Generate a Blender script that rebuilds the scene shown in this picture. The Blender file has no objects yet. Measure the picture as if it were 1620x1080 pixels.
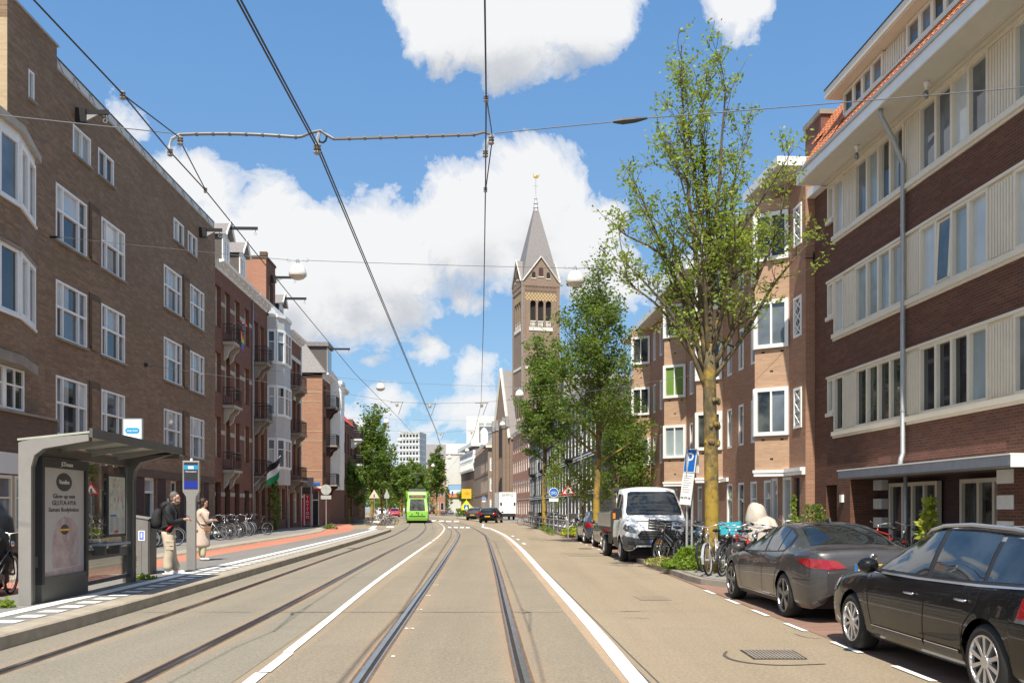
import bpy, bmesh, math, random
from math import sin, cos, pi, radians, atan2, sqrt, hypot
from mathutils import Vector, Matrix, noise
from mathutils.bvhtree import BVHTree
from mathutils.geometry import delaunay_2d_cdt
SC = bpy.context.scene
COL = SC.collection
R = random.Random(7)
# camera model of the photograph: focal length and horizon in photo pixels, eye height in metres
F, CX, HZ, EYE = 1500.0, 810.0, 803.0, 1.58
def P(px, py, Y): return Vector(((px-CX)*Y/F, Y, EYE-(py-HZ)*Y/F))
def G(px, py, z=0.0):
    Y = (EYE-z)*F/(py-HZ)
    return Vector(((px-CX)*Y/F, Y, z))
def catmull(pts, n=8):
    out = []
    for i in range(len(pts)-1):
        p0 = pts[max(i-1, 0)]; p1 = pts[i]; p2 = pts[i+1]; p3 = pts[min(i+2, len(pts)-1)]
        for k in range(n):
            t = k/n
            out.append(tuple(0.5*((2*b)+(-a+c)*t+(2*a-5*b+4*c-d)*t*t+(-a+3*b-3*c+d)*t**3) for a, b, c, d in zip(p0, p1, p2, p3)))
    out.append(tuple(pts[-1])); return out
def lerp(a, b, t): return a+(b-a)*t
def interp(keys, x):
    if x <= keys[0][0]: return keys[0][1]
    for (x0, y0), (x1, y1) in zip(keys, keys[1:]):
        if x <= x1: return lerp(y0, y1, (x-x0)/(x1-x0) if x1 > x0 else 1)
    return keys[-1][1]
def sinterp(keys, x):   # monotone cubic
    n = len(keys)
    if x <= keys[0][0]: return keys[0][1]
    if x >= keys[-1][0]: return keys[-1][1]
    d = [(keys[i+1][1]-keys[i][1])/(keys[i+1][0]-keys[i][0]) for i in range(n-1)]
    m = [d[0]]+[0 if d[i-1]*d[i] <= 0 else 2*d[i-1]*d[i]/(d[i-1]+d[i]) for i in range(1, n-1)]+[d[-1]]
    for i in range(n-1):
        if x <= keys[i+1][0]:
            h = keys[i+1][0]-keys[i][0]; t = (x-keys[i][0])/h
            return ((2*t**3-3*t*t+1)*keys[i][1]+(t**3-2*t*t+t)*h*m[i]+(-2*t**3+3*t*t)*keys[i+1][1]+(t**3-t*t)*h*m[i+1])

# ------------------------------------------------------------------ materials
MATS = {}
class NT:
    def __init__(s, name):
        s.mat = bpy.data.materials.new(name); s.mat.use_nodes = True
        s.n = s.mat.node_tree.nodes; s.l = s.mat.node_tree.links; s.n.clear()
        s.out = s.n.new('ShaderNodeOutputMaterial')
        MATS[name] = s.mat
    def add(s, t, **kw):
        nd = s.n.new(t)
        for k, v in kw.items():
            if k.startswith('_'): setattr(nd, k[1:], v)
            else:
                key = k.replace('__', ' ')
                sock = nd.inputs[int(key[1:])] if key[0] == 'i' and key[1:].isdigit() else nd.inputs[key]
                if hasattr(v, 'is_output'): s.l.new(v, sock)
                else: sock.default_value = v
        return nd
    def noise(s, vec, scale, detail=4, rough=.6):
        return s.add('ShaderNodeTexNoise', Vector=vec, Scale=scale, Detail=detail, Roughness=rough).outputs['Fac']
    def ramp(s, fac, stops):
        r = s.n.new('ShaderNodeValToRGB'); s.l.new(fac, r.inputs['Fac'])
        e = r.color_ramp.elements
        while len(e) < len(stops): e.new(.5)
        for el, (p, c) in zip(e, stops):
            el.position = p; el.color = (c, c, c, 1) if isinstance(c, (int, float)) else (*c, 1)
        return r.outputs['Color']
    def mix(s, fac, a, b, mode='MIX'):
        m = s.n.new('ShaderNodeMix'); m.data_type = 'RGBA'; m.blend_type = mode
        for k, v in ((0, fac), (6, a), (7, b)):
            if hasattr(v, 'is_output'): s.l.new(v, m.inputs[k])
            elif k and len(v) == 3: m.inputs[k].default_value = (*v, 1)
            else: m.inputs[k].default_value = v
        return m.outputs[2]
    def math(s, op, a, b=0.0, c=0.0):
        m = s.n.new('ShaderNodeMath'); m.operation = op
        for k, v in enumerate((a, b, c)):
            if hasattr(v, 'is_output'): s.l.new(v, m.inputs[k])
            else: m.inputs[k].default_value = v
        return m.outputs[0]
    def bsdf(s, col, rough=.7, metal=0, bump=None, bstr=.2, bdist=.02, **kw):
        b = s.n.new('ShaderNodeBsdfPrincipled')
        for k, v in (('Base Color', col), ('Roughness', rough), ('Metallic', metal)):
            if hasattr(v, 'is_output'): s.l.new(v, b.inputs[k])
            elif k == 'Base Color': b.inputs[k].default_value = (*v, 1)
            else: b.inputs[k].default_value = v
        for k, v in kw.items():
            b.inputs[k.replace('__', ' ')].default_value = v
        if bump is not None:
            bp = s.add('ShaderNodeBump', Height=bump, Strength=bstr, Distance=bdist)
            s.l.new(bp.outputs[0], b.inputs['Normal'])
        s.l.new(b.outputs[0], s.out.inputs['Surface']); s.b = b
        return b
    def obj(s): return s.add('ShaderNodeTexCoord').outputs['Object']
    def uv(s): return s.add('ShaderNodeTexCoord').outputs['UV']
def sc3(c, k): return tuple(min(1, x*k) for x in c)
def simple(name, col, rough=.6, metal=0, var=.12, scale=3.0, bump=0, dirt=0, **kw):
    s = NT(name); o = s.obj()
    n = s.noise(o, scale, 6, .65)
    c = s.ramp(n, [(.3, sc3(col, 1-var)), (.7, sc3(col, 1+var))])
    if dirt:
        d = s.ramp(s.noise(o, scale*.35, 8, .7), [(.5, 0.0), (.75, dirt)])
        c = s.mix(d, c, sc3(col, .45))
    s.bsdf(c, rough, metal, bump=s.noise(o, scale*12, 3) if bump else None, bstr=bump, **kw)
    return s.mat
def brick(name, c1, c2, mortar, bw=.21, rh=.0625, ms=.009, var=.35, dark=.35, bias=0.0):
    s = NT(name); uv = s.uv()
    b = s.n.new('ShaderNodeTexBrick'); s.l.new(uv, b.inputs['Vector'])
    b.inputs['Color1'].default_value = (*c1, 1); b.inputs['Color2'].default_value = (*c2, 1); b.inputs['Mortar'].default_value = (*mortar, 1)
    b.inputs['Scale'].default_value = 1; b.inputs['Brick Width'].default_value = bw; b.inputs['Row Height'].default_value = rh
    b.inputs['Mortar Size'].default_value = ms; b.inputs['Bias'].default_value = bias; b.inputs['Mortar Smooth'].default_value = .3
    mp = s.add('ShaderNodeMapping', Vector=uv, Scale=(1/bw*.5, 1/rh, 1))
    w = s.n.new('ShaderNodeTexWhiteNoise'); w.noise_dimensions = '2D'
    fl = s.n.new('ShaderNodeVectorMath'); fl.operation = 'FLOOR'; s.l.new(mp.outputs[0], fl.inputs[0]); s.l.new(fl.outputs[0], w.inputs[0])
    c = s.mix(s.math('MULTIPLY', w.outputs[0], var), b.outputs['Color'], sc3(c1, .45))
    n = s.noise(uv, .35, 8, .65)
    c = s.mix(s.ramp(n, [(.42, 0.0), (.72, dark)]), c, sc3(c1, .5))
    n2 = s.noise(s.add('ShaderNodeMapping', Vector=uv, Scale=(1.6, .25, 1)).outputs[0], 1.2, 6, .7)
    c = s.mix(s.ramp(n2, [(.5, 0.0), (.8, dark*.8)]), c, sc3(mortar, .8))
    s.bsdf(c, .88, 0, bump=b.outputs['Fac'], bstr=-.5, bdist=.006)
    return s.mat
def glass(name, col, var=.5, scale=.8, rough=.03, curtain=0, ior=1.6, coat=0.0):
    s = NT(name); o = s.obj()
    n = s.noise(o, scale, 3, .5)
    c = s.ramp(n, [(.35, sc3(col, 1-var)), (.65, sc3(col, 1+var))])
    if curtain:
        w = s.add('ShaderNodeTexWave', Vector=s.uv(), Scale=3.5, Distortion=1.5, Detail=2)
        c = s.mix(s.math('MULTIPLY', w.outputs['Fac'], curtain), c, sc3(col, .35))
    s.bsdf(c, rough, 0, IOR=ior, **{'Coat__Weight': coat, 'Coat__Roughness': .02})
    return s.mat

brick('brick_brown', (.31, .188, .108), (.185, .112, .067), (.26, .205, .145), bw=.24, rh=.078, ms=.013, var=.6, dark=.55)
brick('brick_brown_dark', (.16, .097, .06), (.115, .07, .044), (.1, .08, .065))
brick('brick_yellow', (.50, .37, .22), (.44, .31, .18), (.40, .34, .26), var=.2)
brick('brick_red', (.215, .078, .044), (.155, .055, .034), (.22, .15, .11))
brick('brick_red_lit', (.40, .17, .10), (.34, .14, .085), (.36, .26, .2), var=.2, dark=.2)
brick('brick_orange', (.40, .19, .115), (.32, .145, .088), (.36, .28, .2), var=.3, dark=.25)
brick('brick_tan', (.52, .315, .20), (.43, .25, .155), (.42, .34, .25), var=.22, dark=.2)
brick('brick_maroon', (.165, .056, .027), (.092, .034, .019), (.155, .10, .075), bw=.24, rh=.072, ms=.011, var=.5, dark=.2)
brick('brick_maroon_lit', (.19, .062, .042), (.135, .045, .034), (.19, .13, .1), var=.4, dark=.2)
brick('brick_church', (.285, .195, .14), (.23, .155, .112), (.28, .22, .17), dark=.3)
brick('brick_black', (.032, .033, .038), (.04, .041, .047), (.05, .05, .055), var=.2)
brick('brick_purple', (.075, .035, .032), (.055, .027, .027), (.07, .05, .045))
brick('paver_red', (.30, .165, .115), (.25, .14, .1), (.24, .19, .15), bw=.2, rh=.1, ms=.008)
brick('paver_grey', (.27, .255, .235), (.235, .225, .21), (.19, .175, .155), bw=.3, rh=.3, ms=.008, var=.12)
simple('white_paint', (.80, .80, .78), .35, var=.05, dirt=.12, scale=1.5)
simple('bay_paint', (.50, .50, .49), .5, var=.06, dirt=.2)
simple('cream_paint', (.74, .67, .55), .4, var=.05, dirt=.12, scale=1.5)
simple('beige_paint', (.62, .55, .44), .4, var=.05, dirt=.12, scale=1.5)
simple('grey_paint', (.34, .34, .34), .45, var=.08, dirt=.2)
simple('soffit_paint', (.62, .57, .48), .55, var=.05)
simple('concrete', (.42, .39, .34), .85, var=.15, bump=.3, dirt=.35, scale=2)
simple('concrete_dark', (.27, .24, .20), .88, var=.2, bump=.3, dirt=.4, scale=2)
simple('kerb_stone', (.36, .31, .24), .9, var=.2, bump=.45, dirt=.35, scale=4)
simple('stone_white', (.66, .63, .57), .8, var=.1, dirt=.25)
simple('slate', (.20, .185, .185), .6, var=.25, scale=8, bump=.3)
simple('black_metal', (.018, .018, .02), .4, var=.2)
simple('dark_grey_metal', (.055, .052, .046), .45, .2, var=.15, dirt=.2)
simple('shelter_grey', (.10, .097, .088), .5, .15, var=.08)
simple('shelter_light', (.25, .24, .225), .5, .1, var=.08, dirt=.1)
simple('steel', (.55, .56, .57), .35, .85, var=.1)
simple('steel_dark', (.16, .16, .165), .5, .4)
simple('galvanised', (.45, .46, .47), .5, .55, var=.15, scale=8)
simple('rail_steel', (.42, .44, .47), .22, .95, var=.2, scale=2)
simple('rail_rust', (.15, .095, .06), .85, .1, var=.35, scale=5)
simple('rail_groove', (.04, .028, .02), .8, .2, var=.3, scale=4)
simple('rubber', (.018, .018, .018), .8, var=.25, scale=20)
simple('chrome', (.8, .8, .82), .12, 1, var=.03)
simple('alloy', (.62, .62, .63), .3, .8, var=.06)
simple('alloy_dark', (.16, .16, .17), .3, .7, var=.06)
simple('plastic_black', (.02, .02, .022), .5, var=.15)
simple('plastic_grey', (.10, .10, .105), .6, var=.15)
simple('interior_dark', (.02, .018, .018), .9)
simple('red_lamp', (.27, .006, .010), .12, var=.1, scale=20, Coat__Weight=1)
simple('orange_lamp', (.8, .22, .02), .15, var=.1)
simple('lamp_clear', (.22, .23, .25), .08, .6, var=.3, scale=25, Coat__Weight=1)
simple('plate_yellow', (.75, .46, .02), .45, var=.05)
simple('sign_blue', (.01, .13, .48), .4, var=.05)
simple('sign_cyan', (.02, .27, .52), .4, var=.05)
simple('sign_white', (.82, .82, .82), .45, var=.03)
simple('sign_red', (.62, .03, .04), .4, var=.05)
simple('sign_yellow', (.70, .44, .03), .4, var=.05)
simple('sign_back', (.50, .52, .50), .5, .4, var=.06)
simple('ink', (.02, .02, .025), .6)
simple('tattoo_red', (.62, .02, .03), .5, var=.1)
simple('marking_white', (.80, .79, .75), .75, var=.1, scale=6, dirt=.25)
simple('bike_black', (.02, .02, .022), .35, var=.2)
simple('bike_blue', (.03, .33, .45), .35, var=.1)
simple('bike_red', (.5, .02, .02), .35, var=.1)
simple('bike_silver', (.5, .5, .5), .35, .5, var=.1)
simple('bike_white', (.75, .74, .7), .4, var=.1)
simple('wood_crate', (.06, .055, .05), .8, var=.3, scale=12)
simple('leather_brown', (.28, .14, .07), .6)
simple('tarp_beige', (.50, .44, .38), .75, var=.1, scale=5)
simple('tarp_black', (.012, .012, .014), .55, var=.3)
simple('skin', (.55, .32, .22), .55, var=.06)
simple('hair_grey', (.13, .115, .10), .8, var=.3, scale=60)
simple('hair_dark', (.03, .016, .012), .6, var=.3, scale=60)
simple('cloth_black', (.013, .013, .015), .8, var=.3, scale=10)
simple('cloth_khaki', (.50, .42, .315), .85, var=.1, scale=8)
simple('cloth_beige', (.50, .40, .325), .8, var=.08, scale=6)
simple('cloth_green', (.42, .42, .26), .85, var=.1, scale=8)
simple('cloth_red', (.55, .02, .03), .7)
simple('cloth_white', (.78, .77, .75), .7, var=.05)
simple('tram_green', (.22, .52, .05), .3, var=.04, Coat__Weight=.5)
simple('tram_dark', (.03, .035, .04), .25)
simple('flower_pink', (.7, .03, .15), .7)
simple('flag_green', (.01, .30, .10), .7)
simple('rainbow_yellow', (.85, .6, .05), .7); simple('rainbow_blue', (.05, .2, .6), .7); simple('rainbow_purple', (.3, .05, .4), .7)
simple('zinc', (.40, .42, .44), .5, .4, var=.1)
simple('gold', (.9, .6, .15), .25, .9, var=.05)
simple('roof_tile', (.50, .17, .07), .75, var=.3, scale=4, dirt=.35)
simple('lamp_white', (.72, .70, .64), .35, var=.06, dirt=.15, scale=6)
simple('lamp_glass', (.5, .46, .40), .2, var=.05)
simple('shelter_roof', (.40, .42, .34), .4, var=.08)
simple('poster_paper', (.44, .42, .42), .5, var=.1, scale=2)
simple('poster_pink', (.40, .31, .31), .5, var=.3, scale=5)
simple('poster_ink', (.035, .033, .035), .5)
simple('map_paper', (.55, .56, .50), .5, var=.15, scale=8)
simple('bench_blue', (.28, .32, .42), .3, .3)
simple('bin_grey', (.23, .22, .205), .45, .3, var=.12, dirt=.25, scale=4)
simple('sticker_blue', (.12, .2, .62), .5)
simple('sign_orange', (.75, .28, .02), .5)
simple('sign_fluor', (.75, .72, .03), .5)
simple('billboard_pale', (.70, .58, .48), .5)
simple('seam_dark', (.006, .006, .007), .7)
simple('plate_orange', (.72, .30, .03), .45, var=.05)
simple('tram_display', (.035, .012, .008), .3)
simple('orange_glow', (.9, .35, .05), .5)
simple('crate_turquoise', (.03, .38, .48), .45, var=.08)
simple('checker_yellow', (.50, .36, .15), .7)
simple('shingle_dark', (.10, .085, .08), .8, var=.3, scale=10)
simple('awning_grey', (.30, .31, .33), .6, var=.1, scale=4, dirt=.2)
simple('building_white', (.60, .60, .58), .7, var=.05, dirt=.15, scale=.4)
simple('building_grey', (.46, .48, .49), .7, var=.06, scale=.5)
simple('billboard_orange', (.75, .25, .08), .6); simple('billboard_sky', (.25, .45, .7), .6)
glass('glass_dark', (.022, .026, .03), curtain=0)
glass('glass_room', (.05, .055, .05), var=.8, scale=1.6)
glass('glass_curtain', (.42, .44, .43), var=.15, curtain=.55)
glass('glass_blind', (.30, .36, .38), var=.15)
glass('glass_grey', (.12, .14, .16), var=.4)
glass('glass_pale', (.52, .56, .58), var=.12)
glass('glass_lime', (.16, .27, .06), var=.1)
glass('glass_car_side', (.02, .026, .032), var=.8, scale=2.5, rough=.012, ior=1.9)
glass('glass_car', (.012, .016, .018), var=.6, scale=2, rough=.015, ior=1.75)
def car_paint(name, col, metal=.3, rough=.28, coat=1.0, spec=.5):
    s = NT(name); o = s.obj()
    n = s.noise(o, 400, 2)
    c = s.ramp(n, [(.3, sc3(col, .85)), (.7, sc3(col, 1.15))])
    d = s.noise(o, 2.5, 6, .7)
    r = s.ramp(d, [(.35, rough), (.75, rough+.12)])
    s.bsdf(c, r, metal, **{'Coat__Weight': coat, 'Coat__Roughness': .03, 'Specular__IOR__Level': spec}); return s.mat
car_paint('paint_black', (.004, .0045, .006), 0, .35, .75, .12)
car_paint('paint_gunmetal', (.075, .072, .074), .5, .3, .8, .3)
car_paint('paint_silver', (.74, .75, .76), .0, .35, .6)
car_paint('paint_blue', (.05, .065, .10), .4)
car_paint('paint_red', (.5, .01, .015), .1)
car_paint('paint_white', (.75, .75, .74), 0)
def screen():
    s = NT('screen_blue'); e = s.add('ShaderNodeEmission', Color=(.06, .09, .55, 1), Strength=.55); s.l.new(e.outputs[0], s.out.inputs[0])
screen()
def clear_glass():
    s = NT('clear_glass')
    f = s.add('ShaderNodeFresnel', IOR=1.45)
    t = s.add('ShaderNodeBsdfTransparent', Color=(.90, .92, .90, 1)); g = s.add('ShaderNodeBsdfGlossy', Roughness=.01)
    fac = s.math('MULTIPLY_ADD', f.outputs[0], .8, .02)
    m = s.add('ShaderNodeMixShader', i0=fac, i1=t.outputs[0], i2=g.outputs[0]); s.l.new(m.outputs[0], s.out.inputs[0])
clear_glass()
def leafmat(name, c1, c2, trans=.45):
    s = NT(name)
    g = s.add('ShaderNodeNewGeometry')
    o = s.obj(); n = s.noise(o, .9, 3)
    c = s.ramp(g.outputs['Random Per Island'], [(0, c1), (1, c2)])
    c = s.mix(s.ramp(n, [(.35, 0.0), (.7, .5)]), c, sc3(c2, 1.15))
    d = s.add('ShaderNodeBsdfPrincipled', Roughness=.5); s.l.new(c, d.inputs['Base Color'])
    t = s.add('ShaderNodeBsdfTranslucent'); s.l.new(s.mix(.6, c, (.35, .45, .03), 'ADD'), t.inputs['Color'])
    m = s.add('ShaderNodeMixShader', i0=trans, i1=d.outputs[0], i2=t.outputs[0]); s.l.new(m.outputs[0], s.out.inputs[0])
leafmat('leaf_bright', (.10, .155, .02), (.18, .235, .035), .38)
leafmat('leaf_lime', (.15, .215, .025), (.25, .31, .045), .42)
leafmat('leaf_mid', (.05, .10, .015), (.105, .165, .025), .38)
leafmat('leaf_dark', (.02, .05, .012), (.055, .10, .02), .3)
leafmat('leaf_hot', (.10, .19, .02), (.20, .28, .03), .4)
leafmat('leaf_yellow', (.28, .32, .03), (.42, .42, .05), .4)
leafmat('leaf_dry', (.20, .20, .06), (.34, .30, .12), .3)
def barkmat():
    s = NT('bark'); o = s.obj()
    n = s.noise(s.add('ShaderNodeMapping', Vector=o, Scale=(6, 6, 2)).outputs[0], 2, 7, .7)
    c = s.ramp(n, [(.3, (.055, .045, .028)), (.7, (.16, .125, .07))])
    z = s.add('ShaderNodeSeparateXYZ', Vector=o).outputs[2]
    n2 = s.noise(o, 3.5, 8, .75)
    f = s.math('ADD', s.math('MULTIPLY', s.math('SUBTRACT', 5.5, z), .10), s.math('MULTIPLY', s.math('SUBTRACT', n2, .5), 2.6))
    c = s.mix(s.ramp(f, [(.1, 0.0), (.5, .9)]), c, (.36, .235, .03))
    s.bsdf(c, .9, 0, bump=n, bstr=.8, bdist=.03)
barkmat()
def asphalt(name, c1, c2, speck=.75, scale=1.0, rust=None):
    s = NT(name); o = s.obj()
    big = s.noise(o, .22*scale, 7, .62); c = s.ramp(big, [(.32, c1), (.68, c2)])
    st = s.noise(s.add('ShaderNodeMapping', Vector=o, Rotation=(0, 0, .04), Scale=(1.4, .06, 1)).outputs[0], 1, 6, .6)
    c = s.mix(s.ramp(st, [(.42, 0.0), (.72, .55)]), c, sc3(c1, .74))
    pt = s.noise(o, .9*scale, 9, .7); c = s.mix(s.ramp(pt, [(.53, 0.0), (.72, .5)]), c, sc3(c1, .72)); p2 = s.noise(s.add('ShaderNodeMapping', Vector=o, Location=(31, 7, 0)).outputs[0], 2.2*scale, 6, .7); c = s.mix(s.ramp(p2, [(.62, 0.0), (.70, .45)]), c, sc3(c1, .66))
    fine = s.noise(o, 90, 3, .8); c = s.mix(s.math('MULTIPLY', s.ramp(fine, [(.35, 1.0), (.6, 0.0)]), speck), c, sc3(c1, .45))
    gr = s.noise(o, 26, 4, .8); c = s.mix(s.ramp(gr, [(.36, .55), (.49, 0.0)]), c, sc3(c1, .55)); c = s.mix(s.ramp(gr, [(.52, 0.0), (.66, .40)]), c, sc3(c2, 1.35))
    fl = s.noise(o, 55, 2, .7); c = s.mix(s.ramp(fl, [(.66, 0.0), (.72, .5)]), c, sc3(c2, 1.6))
    if rust:
        u = s.add('ShaderNodeSeparateXYZ', Vector=s.uv()).outputs[0]
        rn = s.noise(s.add('ShaderNodeMapping', Vector=o, Scale=(2.5, .25, 1)).outputs[0], 1.5, 7, .7)
        d = s.math('ABSOLUTE', s.math('SUBTRACT', s.math('ABSOLUTE', u), .7525))
        k = s.math('ADD', s.math('MULTIPLY', d, -1.6), rn)
        c = s.mix(s.ramp(k, [(.05, 0.0), (.6, rust)]), c, (.36, .235, .14))
    s.bsdf(c, .93, 0, bump=fine, bstr=.5, bdist=.012)
asphalt('asphalt', (.33, .26, .175), (.39, .315, .22))
asphalt('trackbed_grey', (.27, .24, .185), (.32, .28, .215), rust=.55)
asphalt('trackbed_tan', (.28, .235, .175), (.345, .285, .205), rust=.65)
asphalt('bike_lane_red', (.50, .19, .12), (.57, .235, .15), speck=.3)
asphalt('platform_asphalt', (.235, .225, .21), (.285, .27, .25))
asphalt('joint_sand', (.40, .29, .19), (.48, .35, .24), speck=.4)
asphalt('asphalt_patch', (.285, .23, .16), (.34, .275, .20))
asphalt('tar', (.09, .08, .075), (.12, .105, .09), speck=.3)
def grassmat():
    s = NT('soil'); o = s.obj(); n = s.noise(o, 5, 6, .7)
    s.bsdf(s.ramp(n, [(.35, (.10, .085, .05)), (.65, (.22, .19, .12))]), .95)
grassmat()

# ------------------------------------------------------------------ mesh builder
class MB:
    def __init__(s): s.v = []; s.f = []; s.m = []; s.u = []; s.T = None
    def pt(s, p):
        p = Vector(p)
        s.v.append(s.T @ p if s.T else p); return len(s.v)-1
    def face(s, pts, mat, uv=None):
        ids = [s.pt(p) for p in pts]; s.f.append(ids); s.m.append(mat); s.u.append(uv)
    def faces(s, pts, idx, mat):
        b = len(s.v)
        for p in pts: s.pt(p)
        for i in idx: s.f.append([b+k for k in i]); s.m.append(mat); s.u.append(None)
    def box(s, x0, x1, y0, y1, z0, z1, mat):
        s.faces([(x0, y0, z0), (x1, y0, z0), (x1, y1, z0), (x0, y1, z0), (x0, y0, z1), (x1, y0, z1), (x1, y1, z1), (x0, y1, z1)],
                [(3, 2, 1, 0), (4, 5, 6, 7), (0, 1, 5, 4), (1, 2, 6, 5), (2, 3, 7, 6), (3, 0, 4, 7)], mat)
    def prism(s, poly, lo, hi, mat, axis='z', caps=True):
        f = {'z': lambda a, b, c: (a, b, c), 'y': lambda a, b, c: (a, c, b), 'x': lambda a, b, c: (c, a, b)}[axis]
        n = len(poly)
        s.faces([f(a, b, lo) for a, b in poly]+[f(a, b, hi) for a, b in poly],
                [(i, (i+1) % n, n+(i+1) % n, n+i) for i in range(n)]+([list(range(n))[::-1], list(range(n, 2*n))] if caps else []), mat)
    def tube(s, pts, r, mat, n=6, caps=True):
        pts = [Vector(p) for p in pts]; rs = r if isinstance(r, (list, tuple)) else [r]*len(pts)
        ring = []; up = None
        for i, p in enumerate(pts):
            d = (pts[min(i+1, len(pts)-1)]-pts[max(i-1, 0)])
            d = d.normalized() if d.length > 1e-9 else Vector((0, 0, 1))
            if up is None: up = Vector((0, 0, 1)) if abs(d.z) < .9 else Vector((1, 0, 0))
            a = d.cross(up)
            if a.length < 1e-4: a = d.cross(Vector((1, .3, .1)))
            a.normalize(); b = a.cross(d).normalized(); up = b
            ring.append([p+(a*cos(2*pi*k/n)+b*sin(2*pi*k/n))*rs[i] for k in range(n)])
        idx = []
        for i in range(len(pts)-1):
            for k in range(n): idx.append((i*n+k, i*n+(k+1) % n, (i+1)*n+(k+1) % n, (i+1)*n+k))
        if caps: idx += [list(range(n))[::-1], [(len(pts)-1)*n+k for k in range(n)]]
        s.faces([q for r_ in ring for q in r_], idx, mat)
    def lathe(s, prof, mat, n=20, axis='z', c=(0, 0, 0)):
        c = Vector(c); vs = []
        for r, h in prof:
            for k in range(n):
                a = 2*pi*k/n
                q = {'z': (r*cos(a), r*sin(a), h), 'y': (r*cos(a), h, r*sin(a)), 'x': (h, r*cos(a), r*sin(a))}[axis]
                vs.append(c+Vector(q))
        idx = [(i*n+k, i*n+(k+1) % n, (i+1)*n+(k+1) % n, (i+1)*n+k) for i in range(len(prof)-1) for k in range(n)]
        s.faces(vs, idx, mat)
    def ellipsoid(s, c, rx, ry, rz, mat, n=12, m=8):
        c = Vector(c); vs = []; idx = []
        for i in range(m+1):
            t = pi*i/m
            for k in range(n):
                a = 2*pi*k/n; vs.append(c+Vector((rx*sin(t)*cos(a), ry*sin(t)*sin(a), rz*cos(t))))
        for i in range(m):
            for k in range(n): idx.append((i*n+k, i*n+(k+1) % n, (i+1)*n+(k+1) % n, (i+1)*n+k))
        s.faces(vs, idx, mat)
    def ribbon(s, L, Rr, mat):
        acc = 0
        for i in range(len(L)-1):
            d = (Vector(L[i+1])-Vector(L[i])).length
            w0 = (Vector(L[i])-Vector(Rr[i])).length/2; w1 = (Vector(L[i+1])-Vector(Rr[i+1])).length/2
            s.face([L[i], Rr[i], Rr[i+1], L[i+1]], mat, [(-w0, acc), (w0, acc), (w1, acc+d), (-w1, acc+d)]); acc += d
    def build(s, name, parent=None, smooth=False, recalc=True, weld=False, bevel=0):
        me = bpy.data.meshes.new(name)
        me.from_pydata([tuple(v) for v in s.v], [], s.f)
        mats = []
        for m in s.m:
            if m not in mats: mats.append(m)
        for m in mats: me.materials.append(MATS[m])
        mi = {m: i for i, m in enumerate(mats)}
        me.polygons.foreach_set('material_index', [mi[m] for m in s.m])
        uvl = me.uv_layers.new(name='UVMap'); data = []
        for poly, uv in zip(me.polygons, s.u):
            if uv: data += [c for q in uv for c in q]; continue
            n = poly.normal; ax, ay, az = abs(n.x), abs(n.y), abs(n.z)
            for vi in poly.vertices:
                c = me.vertices[vi].co
                if az > max(ax, ay)*1.2: data += [c.x, c.y]
                elif ay >= ax*.95: data += [c.x, c.z]
                else: data += [c.y, c.z]
        uvl.data.foreach_set('uv', data)
        if recalc or weld:
            bm = bmesh.new(); bm.from_mesh(me)
            if weld: bmesh.ops.remove_doubles(bm, verts=bm.verts, dist=1e-5)
            if recalc: bmesh.ops.recalc_face_normals(bm, faces=bm.faces)
            bm.to_mesh(me); bm.free()
        if smooth: me.polygons.foreach_set('use_smooth', [True]*len(me.polygons))
        ob = bpy.data.objects.new(name, me); COL.objects.link(ob)
        if parent: ob.parent = parent
        if bevel:
            md = ob.modifiers.new('edge', 'BEVEL'); md.width = bevel; md.segments = 2; md.limit_method = 'ANGLE'
        return ob
def tag(o, label, cat, group=None, kind=None):
    if label: o['label'] = label
    if cat: o['category'] = cat
    if group: o['group'] = group
    if kind: o['kind'] = kind
    return o
def thing(name, label, cat, loc=(0, 0, 0), rz=0, group=None):
    o = bpy.data.objects.new(name, None); COL.objects.link(o); o.empty_display_size = .3
    o.location = loc; o.rotation_euler = (0, 0, rz); return tag(o, label, cat, group)
def struct(name, mb, **kw):
    o = mb.build(name, **kw); o['kind'] = 'structure'; return o
def copy_tree(o, parent=None):
    c = o.copy(); COL.objects.link(c)
    if parent: c.parent = parent
    for ch in list(o.children): copy_tree(ch, c)
    return c
def place(o, loc, rz=0, scale=1, label=None, group=None):
    o.location = loc; o.rotation_euler = (0, 0, rz); o.scale = (scale,)*3
    if label: o['label'] = label
    if group: o['group'] = group
    return o
def text_mesh(mb, txt, size, mat, M, align='CENTER', depth=.002, xs=1.0):
    cu = bpy.data.curves.new('lettering', 'FONT'); cu.body = txt; cu.size = size; cu.align_x = align; cu.align_y = 'CENTER'; cu.extrude = depth; cu.resolution_u = 2
    ob = bpy.data.objects.new('lettering', cu); COL.objects.link(ob)
    dg = bpy.context.evaluated_depsgraph_get(); me = bpy.data.meshes.new_from_object(ob.evaluated_get(dg))
    old = mb.T; mb.T = M @ Matrix.Diagonal((xs, 1, 1, 1))
    mb.faces([v.co for v in me.vertices], [list(p.vertices) for p in me.polygons], mat); mb.T = old
    bpy.data.objects.remove(ob); bpy.data.curves.remove(cu); bpy.data.meshes.remove(me)
# facing matrices: text in local xy -> upright plane whose outward normal is n (2D)
def facing(pos, nx, ny):
    n = Vector((nx, ny, 0)).normalized(); x = Vector((-n.y, n.x, 0)); z = Vector((0, 0, 1))
    M = Matrix(((x.x, z.x, n.x, pos[0]), (x.y, z.y, n.y, pos[1]), (x.z, z.z, n.z, pos[2]), (0, 0, 0, 1))); return M

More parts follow.
